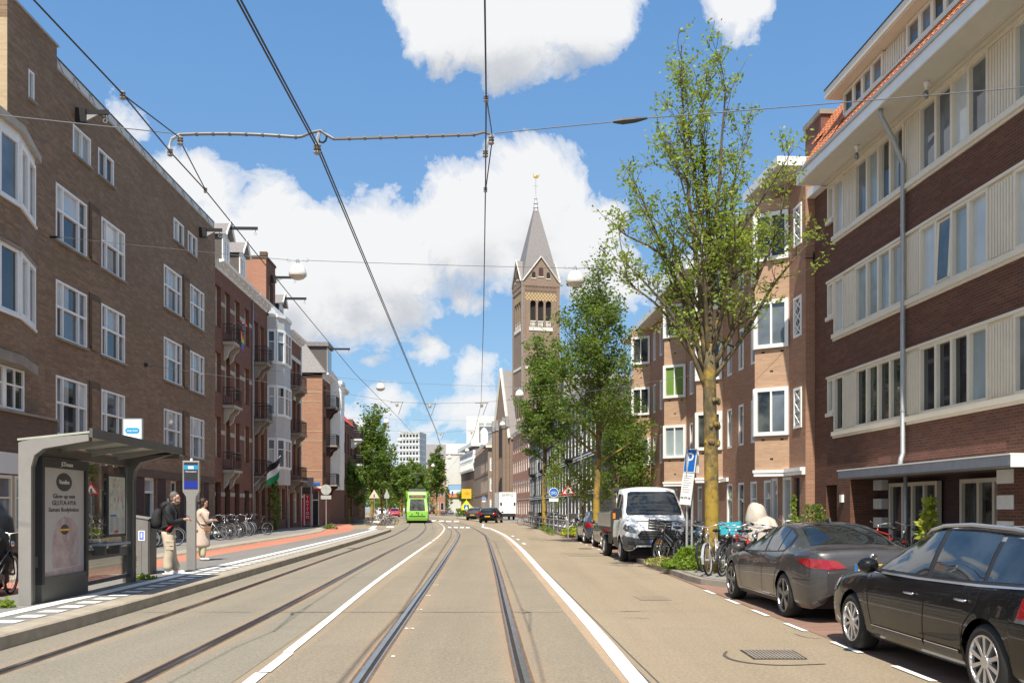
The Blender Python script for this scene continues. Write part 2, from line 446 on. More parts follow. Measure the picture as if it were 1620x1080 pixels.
# ------------------------------------------------------------------ walls and windows (root local: x along street, -y outward, z up)
def wall(mb, x0, x1, z0, z1, ops, mat, depth=.12, y=0.0, rmat=None):
    ops = [(max(a, x0), min(b, x1), max(c, z0), min(d, z1)) for a, b, c, d in ops if b > x0 and a < x1 and d > z0 and c < z1]
    xs = sorted({x0, x1, *[q for o in ops for q in o[:2]]}); zs = sorted({z0, z1, *[q for o in ops for q in o[2:]]})
    for i in range(len(xs)-1):
        run = None
        for j in range(len(zs)-1):
            mx, mz = (xs[i]+xs[i+1])/2, (zs[j]+zs[j+1])/2
            hole = any(a < mx < b and c < mz < d for a, b, c, d in ops)
            if not hole:
                if run is None: run = zs[j]
            if (hole or j == len(zs)-2) and run is not None:
                top = zs[j] if hole else zs[j+1]
                mb.face([(xs[i], y, run), (xs[i+1], y, run), (xs[i+1], y, top), (xs[i], y, top)], mat); run = None
    rm = rmat or mat
    for a, b, c, d in ops:
        e = y+depth
        mb.face([(a, y, c), (a, e, c), (a, e, d), (a, y, d)], rm); mb.face([(b, y, c), (b, y, d), (b, e, d), (b, e, c)], rm)
        mb.face([(a, y, c), (b, y, c), (b, e, c), (a, e, c)], rm); mb.face([(a, y, d), (a, e, d), (b, e, d), (b, y, d)], rm)
def cuts(n_or_fr):
    if isinstance(n_or_fr, int): return [i/n_or_fr for i in range(n_or_fr+1)]
    return [0]+list(n_or_fr)+[1]
PANES = ['glass_dark', 'glass_room', 'glass_curtain', 'glass_blind', 'glass_grey']
def window(root, x0, x1, z0, z1, cols=1, rows=1, y=.1, fw=.06, mull=.05, mf='white_paint', panes=None, sill=None, proud=.05, name='window', child=True, label=None, M=None, rnd=None, sashed=False):
    rnd = rnd or R
    mb = MB(); mb.T = M
    ya, yb = y-proud, y+.05
    mb.box(x0, x0+fw, ya, yb, z0, z1, mf); mb.box(x1-fw, x1, ya, yb, z0, z1, mf)
    mb.box(x0+fw, x1-fw, ya+.002, yb, z0, z0+fw, mf); mb.box(x0+fw, x1-fw, ya+.002, yb, z1-fw, z1, mf)
    cs = [x0+fw+(x1-x0-2*fw)*c for c in cuts(cols)]; rs = [z0+fw+(z1-z0-2*fw)*c for c in cuts(rows)]
    for c in cs[1:-1]: mb.box(c-mull/2, c+mull/2, ya+.008, yb-.004, z0+fw, z1-fw, mf)
    for r in rs[1:-1]:
        for a, b in zip(cs, cs[1:]):
            mb.box(a+(mull/2 if a != cs[0] else 0), b-(mull/2 if b != cs[-1] else 0), ya+.012, yb-.006, r-mull/2, r+mull/2, mf)
    if sill: mb.box(x0-.05, x1+.05, ya-.08, y, z0-.07, z0-.003, sill)
    gl = MB() if child else mb
    gl.T = M
    pal = panes or PANES; base = rnd.choice(pal); yy = y+.012
    for i, (a, b) in enumerate(zip(cs, cs[1:])):
        for j, (c, d) in enumerate(zip(rs, rs[1:])):
            m = base if rnd.random() < .6 else rnd.choice(pal)
            if sashed: m = rnd.choice(['glass_pale', 'glass_curtain', 'glass_pale', 'glass_grey']) if j == len(rs)-2 else rnd.choice(['glass_dark', 'glass_room', 'glass_grey', 'glass_curtain', 'glass_dark'])
            if sashed and i != 1: m = rnd.choice(['glass_grey', 'glass_room', m])
            t = rnd.uniform(-.004, .004); u = rnd.uniform(-.004, .004)
            if m == 'glass_curtain' and rnd.random() < .4 and b-a > .5:
                k = lerp(a, b, rnd.uniform(.25, .7)); gl.face([(a, yy, c), (k, yy, c), (k, yy, d), (a, yy, d)], m); gl.face([(k, yy, c), (b, yy+t, c), (b, yy+t, d), (k, yy, d)], 'glass_dark')
            else: gl.face([(a, yy, c), (b, yy+t, c), (b, yy+t+u, d), (a, yy+u, d)], m)
    o = mb.build(name, root)
    if label: o['label'] = label
    if child: gl.build('pane', o, recalc=False)
    return o
class Facade:
    """street front: X = a + s*Y in plan; px on the photo -> metres along the front"""
    def __init__(s, a, sl, pxo, side, Y0=None):
        s.a, s.s, s.side = a, sl, side; s.n = hypot(1, sl)
        s.Y0 = Y0 if Y0 is not None else s.Y(pxo)
        s.loc = (a+sl*s.Y0, s.Y0, 0); s.rz = atan2(1, sl) if side > 0 else atan2(-1, -sl)
    def Y(s, px, off=0): return (s.a+off)/((px-CX)/F-s.s)
    def x(s, px, off=0): return (s.Y(px, off)-s.Y0)*s.n*s.side
    def z(s, px, py, off=0): return EYE-(py-HZ)*s.Y(px, off)/F
# ------------------------------------------------------------------ camera, sun, world
cam = bpy.data.cameras.new('camera'); co = bpy.data.objects.new('camera', cam); COL.objects.link(co); SC.camera = co
co.location = (0, 0, EYE); co.rotation_euler = (pi/2, 0, 0)
cam.sensor_width = 36; cam.lens = 36*F/1620; cam.shift_y = (HZ-540)/1620; cam.clip_end = 5000; cam.clip_start = .1
SUN_EL, SUN_DIR = radians(55.6), Vector((.128, 1, 0)).normalized()
sun = bpy.data.lights.new('sun', 'SUN'); so = bpy.data.objects.new('sun', sun); COL.objects.link(so)
sun.energy = 4.9; sun.angle = radians(.5); sun.color = (1, .93, .80)
so.rotation_euler = Vector((SUN_DIR.x*cos(SUN_EL), SUN_DIR.y*cos(SUN_EL), -sin(SUN_EL))).to_track_quat('-Z', 'Y').to_euler(); so.location = (0, -20, 40)
def make_world():
    w = bpy.data.worlds.new('World'); SC.world = w; w.use_nodes = True
    s = NT.__new__(NT); s.n = w.node_tree.nodes; s.l = w.node_tree.links; s.n.clear()
    out = s.n.new('ShaderNodeOutputWorld'); bg = s.n.new('ShaderNodeBackground'); s.l.new(bg.outputs[0], out.inputs[0])
    sky = s.n.new('ShaderNodeTexSky'); sky.sky_type = 'NISHITA'; sky.sun_disc = False; sky.sun_elevation = SUN_EL; sky.sun_rotation = atan2(-SUN_DIR.x, -SUN_DIR.y)
    sky.air_density = 1.0; sky.dust_density = .4; sky.ozone_density = 1.2
    d = s.add('ShaderNodeTexCoord').outputs['Generated']
    # cumulus: lobes placed by compass direction and height, broken up with warped fractal noise
    wv = s.n.new('ShaderNodeTexNoise'); wv.inputs['Scale'].default_value = 7; wv.inputs['Detail'].default_value = 6; s.l.new(d, wv.inputs['Vector'])
    wm = s.n.new('ShaderNodeVectorMath'); wm.operation = 'MULTIPLY_ADD'; s.l.new(wv.outputs['Color'], wm.inputs[0]); wm.inputs[1].default_value = (.10,)*3; s.l.new(d, wm.inputs[2]); d2 = wm.outputs[0]
    blobs = [(415, 370, 95, 75, 1.0), (450, 440, 130, 110, 1.1), (540, 500, 140, 75, 1.0), (560, 420, 130, 95, 1.1), (640, 420, 150, 110, 1.1), (760, 330, 110, 75, 1.0), (845, 310, 95, 70, 1.0), (720, 380, 120, 90, 1.1), (860, 390, 140, 80, 1.1), (600, 490, 130, 55, .9), (500, 470, 90, 70, .9),
             (940, 370, 80, 60, .9), (960, 430, 120, 70, .9), (290, 290, 85, 65, .95), (335, 350, 60, 60, .8), (205, 200, 45, 45, .6), (1180, 420, 190, 90, .9), (380, 440, 90, 70, .8),
             (700, 20, 105, 60, 1.1), (800, 20, 130, 85, 1.2), (930, 5, 120, 65, 1.1), (680, 75, 60, 45, .8), (1165, 0, 45, 45, .6),
             (735, 480, 38, 30, .62), (680, 555, 62, 34, .6), (745, 585, 60, 40, .62), (585, 572, 30, 22, .45), (560, 680, 60, 50, .7), (650, 700, 70, 40, .6), (745, 650, 80, 38, .75), (505, 600, 40, 40, .5),
             (430, 330, 60, 45, .7), (350, 330, 60, 50, .7), (610, 630, 60, 40, .55), (-200, 150, 200, 90, .8), (-350, 500, 250, 120, .9), (1900, 300, 260, 110, .9)]
    def field(vec):
        f = None
        for px, py, rx, ry, st in blobs:
            v = Vector(((px-CX)/F, 1, (HZ-py)/F)); L = v.length; v.normalize()
            sub = s.n.new('ShaderNodeVectorMath'); sub.operation = 'SUBTRACT'; s.l.new(vec, sub.inputs[0]); sub.inputs[1].default_value = v
            mul = s.n.new('ShaderNodeVectorMath'); mul.operation = 'MULTIPLY'; s.l.new(sub.outputs[0], mul.inputs[0]); mul.inputs[1].default_value = (F*L/rx, 1.5, F*L/ry*.92)
            ln = s.n.new('ShaderNodeVectorMath'); ln.operation = 'LENGTH'; s.l.new(mul.outputs[0], ln.inputs[0])
            k = s.math('MULTIPLY', s.math('SUBTRACT', 1.0, ln.outputs['Value']), st)
            f = k if f is None else s.math('SMOOTH_MAX', f, k, .25)
        return f
    f = field(d)
    gen = s.math('MULTIPLY', s.math('SUBTRACT', s.noise(d, 2.3, 4, .5), .50), 4.0)
    yb = s.add('ShaderNodeSeparateXYZ', Vector=d).outputs[1]
    back = s.math('ADD', gen, s.math('MULTIPLY', s.ramp(yb, [(.30, 0.0), (.62, 1.0)]), -3.0))
    f = s.math('MAXIMUM', f, s.math('MAXIMUM', back, -1.6))
    def detail(vec): return s.math('ADD', s.math('MULTIPLY', s.math('SUBTRACT', s.noise(vec, 5.0, 12, .62), .5), 2.7), s.math('MULTIPLY', s.math('SUBTRACT', s.noise(vec, 19, 10, .66), .5), 1.2))
    tot = s.math('ADD', f, detail(d2))
    den = s.ramp(tot, [(.02, 0.0), (.13, .55), (.38, 1.0)])
    # self shading: compare the cloud with itself a little way towards the sun (up)
    up = s.n.new('ShaderNodeVectorMath'); up.operation = 'ADD'; s.l.new(d2, up.inputs[0]); up.inputs[1].default_value = (-.006, -.01, .045)
    lit = s.math('SUBTRACT', tot, s.math('ADD', f, detail(up.outputs[0])))
    up2 = s.n.new('ShaderNodeVectorMath'); up2.operation = 'ADD'; s.l.new(d, up2.inputs[0]); up2.inputs[1].default_value = (0, 0, .05)
    low = s.math('SUBTRACT', s.math('MAXIMUM', field(up2.outputs[0]), -.2), s.math('MULTIPLY', f, .6))
    sh = s.ramp(s.math('ADD', s.math('MULTIPLY', low, .75), s.math('MULTIPLY', lit, -.42)), [(.0, CLOUD_W), (.20, sc3k(CLOUD_W, .96)), (.46, sc3k((.84, .87, .92), 5.2)), (.8, sc3k((.69, .735, .81), 4.9))])
    skyc = s.mix(.78, s.mix(1.0, sky.outputs[0], SKY_TINT, 'MULTIPLY'), s.ramp(s.add('ShaderNodeSeparateXYZ', Vector=d).outputs[2], [(0, (2.7, 4.0, 5.3)), (.10, (2.1, 3.6, 5.2)), (.25, (1.4, 2.8, 4.85)), (.47, (.95, 2.25, 4.5)), (1.0, (.5, 1.3, 3.2))]))
    s.l.new(s.mix(den, skyc, sh), bg.inputs['Color']); bg.inputs['Strength'].default_value = .105
def sc3k(c, k): return tuple(x*k for x in c)
CLOUD_W = (5.95, 6.0, 6.1); SKY_TINT = (.86, 1.03, 1.16)
make_world()
SC.view_settings.view_transform = 'Standard'; SC.view_settings.look = 'None'; SC.view_settings.exposure = .55; SC.view_settings.gamma = 1
# ================================================================== ground, road, rails, platform, pavements
TR = catmull([(-.1, -8), (-.2, -3), (-.63, 8.5), (-.81, 14), (-1.25, 27.5), (-2.1, 50.4), (-2.6, 59), (-3.95, 76), (-5.75, 94), (-7.6, 112), (-10.9, 138), (-16, 172), (-24, 222), (-34, 280)], 6)
TL = catmull([(-3.55, -8), (-3.75, -3), (-4.15, 8.5), (-4.37, 15.3), (-4.7, 23), (-5.05, 31), (-5.3, 37.5), (-5.9, 52), (-7.3, 72), (-9.1, 91), (-11.9, 118), (-15, 141), (-20, 175), (-28, 224), (-38, 282)], 6)
def offset(path, d, z):
    out = []
    for i, p in enumerate(path):
        a = Vector(path[max(i-1, 0)][:2]); b = Vector(path[min(i+1, len(path)-1)][:2]); t = (b-a).normalized()
        out.append((p[0]+t.y*d, p[1]-t.x*d, z))
    return out
def xat(path, y): return interp([(p[1], p[0]) for p in path], y)
def sub(path, y0, y1): return [p for p in path if y0 <= p[1] <= y1]
mb = MB(); mb.face([(-1500, -300, -.03), (1500, -300, -.03), (1500, 3000, -.03), (-1500, 3000, -.03)], 'paver_grey'); struct('ground', mb)
KR = catmull([(4.0, -8), (3.95, 5), (3.8, 12.6), (3.72, 21), (3.55, 29), (2.85, 51.5), (1.17, 88), (-1.6, 118), (-6.0, 150), (-20, 222), (-31, 280)], 6)   # edge between carriageway and parking bays
road_l = [(xat(TL, y)-8.5 if y > 56 else xat(TL, y)-2, y, 0) for y in [-8, 5, 15, 25, 35, 45, 56, 57, 70, 85, 100, 120, 140, 170, 200, 240, 280]]
road_r = [(xat(KR, p[1]), p[1], 0) for p in road_l]
mb = MB(); mb.ribbon(road_l, road_r, 'asphalt'); struct('road', mb, recalc=False)
for path, mat, nm in ((TL, 'trackbed_grey', 'tram_lane'), (TR, 'trackbed_tan', 'tram_lane')):
    mb = MB(); mb.ribbon(offset(path, -1.62, .004), offset(path, 1.62, .004), mat); struct(nm, mb, recalc=False)
# concrete joint between tram lane and carriageway, and along the platform
mb = MB(); a = sub(TR, -8, 160)
mb.ribbon(offset(a, 1.62, .0045), offset(a, 1.86, .0045), 'joint_sand'); mb.ribbon(offset(a, 1.86, .004), offset(a, 1.885, .004), 'tar'); mb.ribbon(offset(a, 1.95, .0042), offset(a, 1.965, .0042), 'tar')
a = sub(TL, -8, 75); mb.ribbon(offset(a, -1.95, .0045), offset(a, -1.66, .0045), 'joint_sand'); mb.ribbon(offset(a, -1.64, .0045), offset(a, -1.615, .0045), 'tar')
struct('road_joint', mb, recalc=False)
# expansion joints and cracks across the tram lanes
mb = MB(); r = random.Random(3)
for path in (TL, TR):
    for y in (14.3, 21.5, 28.6, 36, 43.5):
        x = xat(path, y); pts = [(x-1.6+i*.4, y+r.uniform(-.012, .012)) for i in range(9)]
        for (x0, y0), (x1, y1) in zip(pts, pts[1:]):
            if any(abs(abs((x0+x1)/2-x)-.7525) < .16 for _ in (0,)): continue
            w = r.uniform(.004, .012); mb.face([(x0, y0-w, .0075), (x1, y1-w, .0075), (x1, y1+w, .0075), (x0, y0+w, .0075)], 'tar')
def stroke(mb, pts, w, z, mat):
    pts = catmull([(p.x, p.y) for p in pts], 5)
    for i in range(len(pts)-1):
        a, b = Vector(pts[i]), Vector(pts[i+1]); n = (b-a).normalized(); n = Vector((-n.y, n.x))
        w0 = w*(.55+.45*sin(3.1*i/len(pts))); w1 = w*(.55+.45*sin(3.1*(i+1)/len(pts)))
        mb.face([(*(a-n*w0), z), (*(b-n*w1), z), (*(b+n*w1), z), (*(a+n*w0), z)], mat)
stroke(mb, [G(1150, 1030), G(1146, 1036), G(1158, 1043), G(1190, 1049), G(1240, 1052), G(1306, 1050)], .022, .006, 'tar')
stroke(mb, [G(1256, 1002), G(1276, 1008), G(1300, 1010)], .008, .006, 'tar')
stroke(mb, [G(985, 977), G(1008, 977), G(1026, 978)], .010, .006, 'tar')
stroke(mb, [G(888, 875), G(908, 876), G(928, 877)], .05, .006, 'tar'); stroke(mb, [G(915, 868), G(940, 869)], .04, .006, 'tar')
struct('road_cracks', mb, recalc=False)
# white paint
mb = MB()
def dash(path, d, w, y0, y1, z=.011, rag=0):
    q = offset([p for p in path], d, z); ys = [p[1] for p in q]
    n = max(2, int((y1-y0)/1.5)+1); yy = [lerp(y0, y1, i/(n-1)) for i in range(n)]
    X = [(y, interp([(p[1], p[0]) for p in q], y)) for y in yy]
    mb.ribbon([(x-w/2, y, z) for y, x in X], [(x+w/2, y, z) for y, x in X], 'marking_white')
WL = catmull([(-1.95, -6), (-2.0, 0), (-2.37, 8.56), (-2.52, 12), (-2.9, 20), (-3.3, 31), (-3.95, 50), (-4.75, 66), (-5.6, 78), (-7.2, 95), (-9.5, 116)], 6)
dash(WL, 0, .12, -4, 9.05); dash(WL, .02, .115, 9.1, 10.3); dash(WL, .0, .11, 10.34, 44)
for y in range(45, 112, 3): dash(WL, 0, .12, y, y+2)
WR = catmull([(1.4, -6), (1.3, 0), (1.14, 8.56), (1.04, 13.4), (.72, 24), (.26, 38.8), (-.5, 56), (-1.75, 74), (-1.95, 77)], 6)
dash(WR, 0, .165, -4, 74)
for y in (41, 46.5, 52): dash(WR, .38, .13, y, y+1.6)
p = [G(776, 836), G(789, 833), G(830, 836.5), G(832, 839)]
PK = [(xat(KR, y)-.06, y) for y in (6, 60)]
for y in (6.9, 8.6, 10.3, 12.1, 13.8, 15.5, 17.3, 29.6, 31.6, 33.6, 35.6, 37.8, 40, 42.4, 45, 47.5): dash(KR, -.06, .075, y, y+.85)
def quadpx(pts, z=.011): mb.face([tuple(G(a, b, z)) for a, b in pts], 'marking_white')
# stop lines / crossing marks beyond the junction
for (a, b, c) in ((709, 714, 833.3), (718, 724, 833.5), (728, 734, 833.6), (737, 743, 833.7), (683, 690, 823), (694, 702, 823.4), (706, 714, 823.8), (718, 726, 824)):
    quadpx([(a, c+1.1), (b, c+1.1), (b, c-.6), (a, c-.6)])
quadpx([(762, 834), (775, 836), (776, 834.6), (765, 833)]); quadpx([(762, 834), (765, 834), (766, 828), (763.5, 828)])
quadpx([(611, 834), (623, 834), (622.5, 832), (612, 832)]); quadpx([(575, 842), (586, 842), (597, 831), (590, 831)])
struct('road_marking', mb, recalc=False)
# chainage numbers sprayed beside the rail
mb = MB()
for px, py, t in ((690, 924.5, 'n6'), (677, 941, 'u6'), (664, 963, 'v6'), (648, 993, '2/6'), (622, 1037, '6')):
    g = G(px, py, .012); text_mesh(mb, t, .13, 'marking_white', Matrix.Translation(g) @ Matrix.Rotation(.1, 4, 'Z'), xs=.8)
struct('road_lettering', mb, recalc=False)
# rails
for path, lab in ((TL, 'curving tram track nearest the platform kerb, duller grooved rails'), (TR, 'shiny tram track in the middle lane with polished grooved rails')):
    t = thing('tram_track', lab, 'tram track', (0, 0, 0), 0, 'tram tracks')
    for sgn in (-1, 1):
        m = MB(); c = sgn*.7525
        o = -sgn*1
        m.ribbon(offset(path, c-.058*sgn if sgn > 0 else c+.058, .0085)[::1] if False else offset(path, min(c+.052*sgn, c-.005*sgn), .0125), offset(path, max(c+.052*sgn, c-.005*sgn), .0125), 'rail_steel')
        m.ribbon(offset(path, min(c-.005*sgn, c-.048*sgn), .006), offset(path, max(c-.005*sgn, c-.048*sgn), .006), 'rail_groove')
        m.ribbon(offset(path, min(c-.048*sgn, c-.068*sgn), .010), offset(path, max(c-.048*sgn, c-.068*sgn), .010), 'rail_steel')
        m.ribbon(offset(path, min(c+.052*sgn, c+.085*sgn), .006), offset(path, max(c+.052*sgn, c+.085*sgn), .006), 'rail_rust')
        m.ribbon(offset(path, min(c-.068*sgn, c-.095*sgn), .006), offset(path, max(c-.068*sgn, c-.095*sgn), .006), 'rail_rust')
        m.build('rail', t, recalc=False)
# ---- left side: platform (z .17), bike lane, kerb band, pavement
ZP = .17
ke = catmull([(-5.35, -6), (-5.5, 0), (-5.66, 10.4), (-5.77, 15), (-6.06, 22), (-6.5, 33), (-7.1, 46), (-7.75, 58), (-8.1, 63.5)], 5)
mb = MB()
def strip(path, d0, d1, z0, z1, mat): mb.ribbon(offset(path, d0, z0), offset(path, d1, z1), mat)
strip(ke, 0, 0, ZP-.02, 0, 'kerb_stone')
strip(ke, -.03, 0, ZP, ZP-.02, 'kerb_stone'); strip(ke, -.36, -.03, ZP, ZP, 'kerb_stone')
e = ke[-1]; mb.box(e[0]-2.4, e[0]+.02, e[1], e[1]+.02, 0, ZP, 'kerb_stone')
struct('kerb', mb, recalc=False)
mb = MB(); bl_r = catmull([(-8.0, -6), (-8.05, 8), (-8.1, 15), (-8.25, 21), (-8.9, 27.5), (-9.0, 37), (-9.6, 50), (-9.9, 58), (-11.6, 70), (-14.5, 85)], 5)
bl_l = catmull([(-9.8, -6), (-9.8, 8), (-9.85, 15), (-9.9, 21), (-10.2, 28), (-10.7, 38), (-11.0, 48), (-11.6, 58), (-13.6, 70), (-16.2, 88)], 5)
def xs(path, ys, z, d=0): return [(xat(path, y)+d, y, z) for y in ys]
ys = [-6, 0, 8, 15, 20, 25, 30, 36, 42, 48, 54, 58, 63.5]
mb.ribbon(xs(bl_r, ys, ZP-.003, .0), xs(ke, ys, ZP-.003, -.36), 'platform_asphalt'); mb.ribbon(xs(bl_r, ys, .10, .0), xs(bl_r, ys, ZP-.003, 0), 'kerb_stone'); struct('platform', mb, recalc=False)
mb = MB(); yb = ys+[70, 78, 85]
mb.ribbon(xs(bl_l, yb, .11), xs(bl_r, yb, .11), 'bike_lane_red'); struct('bike_lane', mb, recalc=False)
mb = MB(); mb.ribbon(xs(bl_l, yb, .16, -.75), xs(bl_l, yb, .16, -.06), 'kerb_stone'); mb.ribbon(xs(bl_l, yb, .16, -.06), xs(bl_l, yb, .10, 0), 'concrete_dark'); struct('kerb', mb, recalc=False)
mb = MB(); LB = Facade(-14.16, -.0267, 10, 1, 28.0)
mb.ribbon([(-14.5-.0267*y-2, y, .157) for y in ys[:-1]+[70]], xs(bl_l, ys[:-1]+[70], .157, -.75), 'paver_grey'); struct('pavement', mb, recalc=False)
mb = MB(); mb.face([(-19.5, 79, .1), (-15.5, 79, .1), (-16.5, 89, .1), (-17, 110, .1), (-21, 110, .1)], 'paver_grey'); mb.face([(-40, 70, .012), (-13.4, 70, .012), (-15.6, 79, .012), (-40, 79, .012)], 'paver_red'); struct('pavement', mb, recalc=False)
# platform edge marking: solid white line and a row of white blocks
mb = MB()
mb.ribbon(xs(ke, ys, ZP+.004, -1.12), xs(ke, ys, ZP+.004, -.88), 'marking_white')
y = 2.0
while y < 60:
    x0 = xat(ke, y); x1 = xat(ke, y+.3); mb.face([(x0-.72, y, ZP+.004), (x0-.42, y, ZP+.004), (x1-.42, y+.30, ZP+.004), (x1-.72, y+.30, ZP+.004)], 'marking_white'); y += .6
struct('platform_marking', mb, recalc=False)
# ---- right side: parking bays of red pavers, pavement with bulb-outs
mb = MB(); yr = [-6, 0, 6, 12, 18, 24, 30, 36, 42, 48, 54, 60, 75, 90, 105]
mb.ribbon([(xat(KR, y)-.0, y, .005) for y in yr], [(xat(KR, y)+2.6, y, .005) for y in yr], 'paver_red'); struct('parking_bay', mb, recalc=False)
def raised(nm, poly, z, mat, kmat='concrete_dark', kw=.14):
    m = MB(); n = len(poly)
    c = [Vector((p[0], p[1])) for p in poly]; ins = []
    for i in range(n):
        a, b, d = c[i-1], c[i], c[(i+1) % n]; t1 = (b-a).normalized(); t2 = (d-b).normalized(); nn = (Vector((-t1.y, t1.x))+Vector((-t2.y, t2.x)))
        nn = nn/max(nn.length_squared, .2)*2; ins.append(b+nn*kw)
    for i in range(n):
        j = (i+1) % n
        m.face([(*c[i], 0), (*c[j], 0), (*c[j], z), (*c[i], z)], kmat); m.face([(*c[i], z), (*c[j], z), (*ins[j], z), (*ins[i], z)], kmat)
    m.face([(*p, z-.004) for p in ins], mat); struct(nm, m, recalc=False)
# counter-clockwise polygons
raised('pavement', [(5.75, -6), (16, -6), (16, 112), (1.2, 112), (2.1, 96), (3.9, 75), (4.9, 60), (5.35, 45), (5.65, 28), (5.72, 15)], .118, 'paver_grey')
B1 = [(3.98, 22.2), (4.4, 20.9), (6.2, 20.5), (6.2, 28.0), (4.5, 27.8), (3.72, 29.3)]
raised('verge', [(3.62, 27.6), (3.74, 23.2), (3.79, 20.5), (3.88, 19.5), (4.25, 18.75), (6.0, 18.4), (6.0, 27.0), (4.3, 27.2)], .124, 'soil')
mb = MB(); mb.face([tuple(Vector((x, y, .127))) for x, y in ((4.02, 19.6), (4.35, 19.0), (5.9, 18.6), (5.9, 22.0), (3.96, 22.0))], 'paver_grey'); struct('path', mb)
raised('verge', [(2.55, 58.5), (2.95, 51.6), (3.5, 49.6), (5.3, 49.4), (4.6, 62), (3.0, 82), (1.25, 88.5), (1.05, 87.6)], .124, 'soil')
# repair patches and an iron cover in the carriageway
mb = MB()
for x0, y0, w, l in ((1.9, 31, 1.1, 2.2), (2.2, 16.2, .55, .8), (.9, 47, .9, 3.0), (2.6, 60, 1.2, 4)):
    mb.face([(x0, y0, .0055), (x0+w, y0+.05, .0055), (x0+w-.05, y0+l, .0055), (x0-.04, y0+l-.04, .0055)], 'asphalt_patch')
struct('road_patch', mb, recalc=False)
# street drain
t = thing('storm_drain', 'rusty slotted storm drain cover set in the right carriageway', 'drain cover')
m = MB(); q = [G(1170, 1027, .007), G(1254, 1027, .007), G(1278, 1041.5, .007), G(1192, 1041.5, .007)]
m.face(q, 'rail_groove')
for i in range(1, 15):
    a, b = q[0].lerp(q[1], i/15), q[3].lerp(q[2], i/15); d = (q[1]-q[0]).normalized()*.010
    m.face([a-d+Vector((0, 0, .003)), a+d+Vector((0, 0, .003)), b+d+Vector((0, 0, .003)), b-d+Vector((0, 0, .003))], 'concrete_dark')
for i in range(1, 7):
    a, b = q[0].lerp(q[3], i/7), q[1].lerp(q[2], i/7); d = (q[3]-q[0]).normalized()*.008
    m.face([a-d+Vector((0, 0, .0045)), b-d+Vector((0, 0, .0045)), b+d+Vector((0, 0, .0045)), a+d+Vector((0, 0, .0045))], 'concrete_dark')
m.build('cover', t, recalc=False)
# ================================================================== left side of the street
def body(mb, W, D, H, mat, roof='shingle_dark', skip_front=True, end_mat=None):
    mb.face([(0, 0, 0), (0, D, 0), (0, D, H), (0, 0, H)], end_mat or mat); mb.face([(W, 0, 0), (W, 0, H), (W, D, H), (W, D, 0)], end_mat or mat)
    mb.face([(0, D, 0), (W, D, 0), (W, D, H), (0, D, H)], mat); mb.face([(0, 0, H), (W, 0, H), (W, D, H), (0, D, H)], roof)
def hoist_beam(root, x, z, L=1.1, y0=0.0, mat='black_metal', box=True):
    m = MB()
    m.box(x-.04, x+.04, y0-L, y0, z, z+.16, mat)
    if box: m.box(x-.12, x+.12, y0-.35, y0-.003, z-.28, z+.19, mat); m.prism([(y0-.75, z), (y0-.35, z), (y0-.35, z-.22)], x-.03, x+.03, 'grey_paint', 'x')
    m.tube([(x, y0-L+.12, z), (x, y0-L+.12, z-.14)], .015, mat, 5); c = [(x, y0-L+.12+.07*sin(a*.8), z-.21+.07*cos(a*.8)) for a in range(8)]; m.tube(c, .014, 'steel', 5)
    return m.build('hoist_beam', root)
def railing(root, x0, x1, yo, z, h=.95, mat='black_metal', name='railing', n=12):
    m = MB(); pts = [(x0, -.02), (x0, yo), (x1, yo), (x1, -.02)]
    for zz, r in ((z+h, .022), (z+.08, .015), (z+h-.2, .012)): m.tube([(a, b, zz) for a, b in pts], r, mat, 5)
    for (a, b), (c, d) in zip(pts, pts[1:]):
        k = max(2, int(hypot(c-a, d-b)/.11))
        for i in range(k+1): t = i/k; m.tube([(lerp(a, c, t), lerp(b, d, t), z), (lerp(a, c, t), lerp(b, d, t), z+h)], .008, mat, 4)
    return m.build(name, root)
def balcony(root, x0, x1, z, dep=.85, slab='concrete', corbel='concrete', rail='black_metal'):
    m = MB(); m.box(x0, x1, -dep, -.003, z-.14, z, slab)
    for x in (x0+.18, x1-.38):
        m.prism([(-.003, z-.14), (-dep*.85, z-.14), (-dep*.8, z-.3), (-dep*.45, z-.48), (-dep*.3, z-.8), (-.003, z-1.0)], x, x+.2, corbel, 'x')
    b = m.build('balcony', root); railing(b, x0+.04, x1-.04, -dep+.05, z)
    return b
def downpipe(root, x, z0, z1, y=-.07, r=.05, mat='zinc', path=None):
    m = MB(); m.tube(path or [(x, y, z0), (x, y, z1)], r, mat, 8)
    z = z0+1
    while z < z1: m.lathe([(r+.012, z-.03), (r+.012, z+.03)], mat, 8, 'z', (x, y, 0)); z += 2.4
    return m.build('downpipe', root, smooth=True)
# ---- brown brick block
L = LB; W = L.x(340); SASH = dict(cols=(.2, .74), rows=(.55,), fw=.07, mull=.07, mf='white_paint', y=.07, proud=.09, sashed=True)
root = thing('apartment_block', 'long brown brick apartment block with white sash windows beside the tram stop', 'building', L.loc, L.rz)
ops = []; wins = []
for (a, b) in ((88, 137), (160, 197), (259, 287), (300.5, 322.5)):
    for z0, z1 in ((4.0, 5.95), (7.2, 9.1), (10.4, 12.28)):
        o = (L.x(a), L.x(b), z0, z1); ops.append(o); wins.append((o, SASH))
for a, b in ((115, 143), (155, 179.5), (274.5, 290.5), (297, 311.5)):
    o = (L.x(a), L.x(b), 13.72, 14.72); ops.append(o); wins.append((o, dict(cols=2, fw=.07, mull=.07, y=.07, proud=.09)))
o = (L.x(45), L.x(54), 14.25, 15.15); ops.append(o); wins.append((o, dict(fw=.06, y=.07, proud=.08, panes=['glass_dark'])))
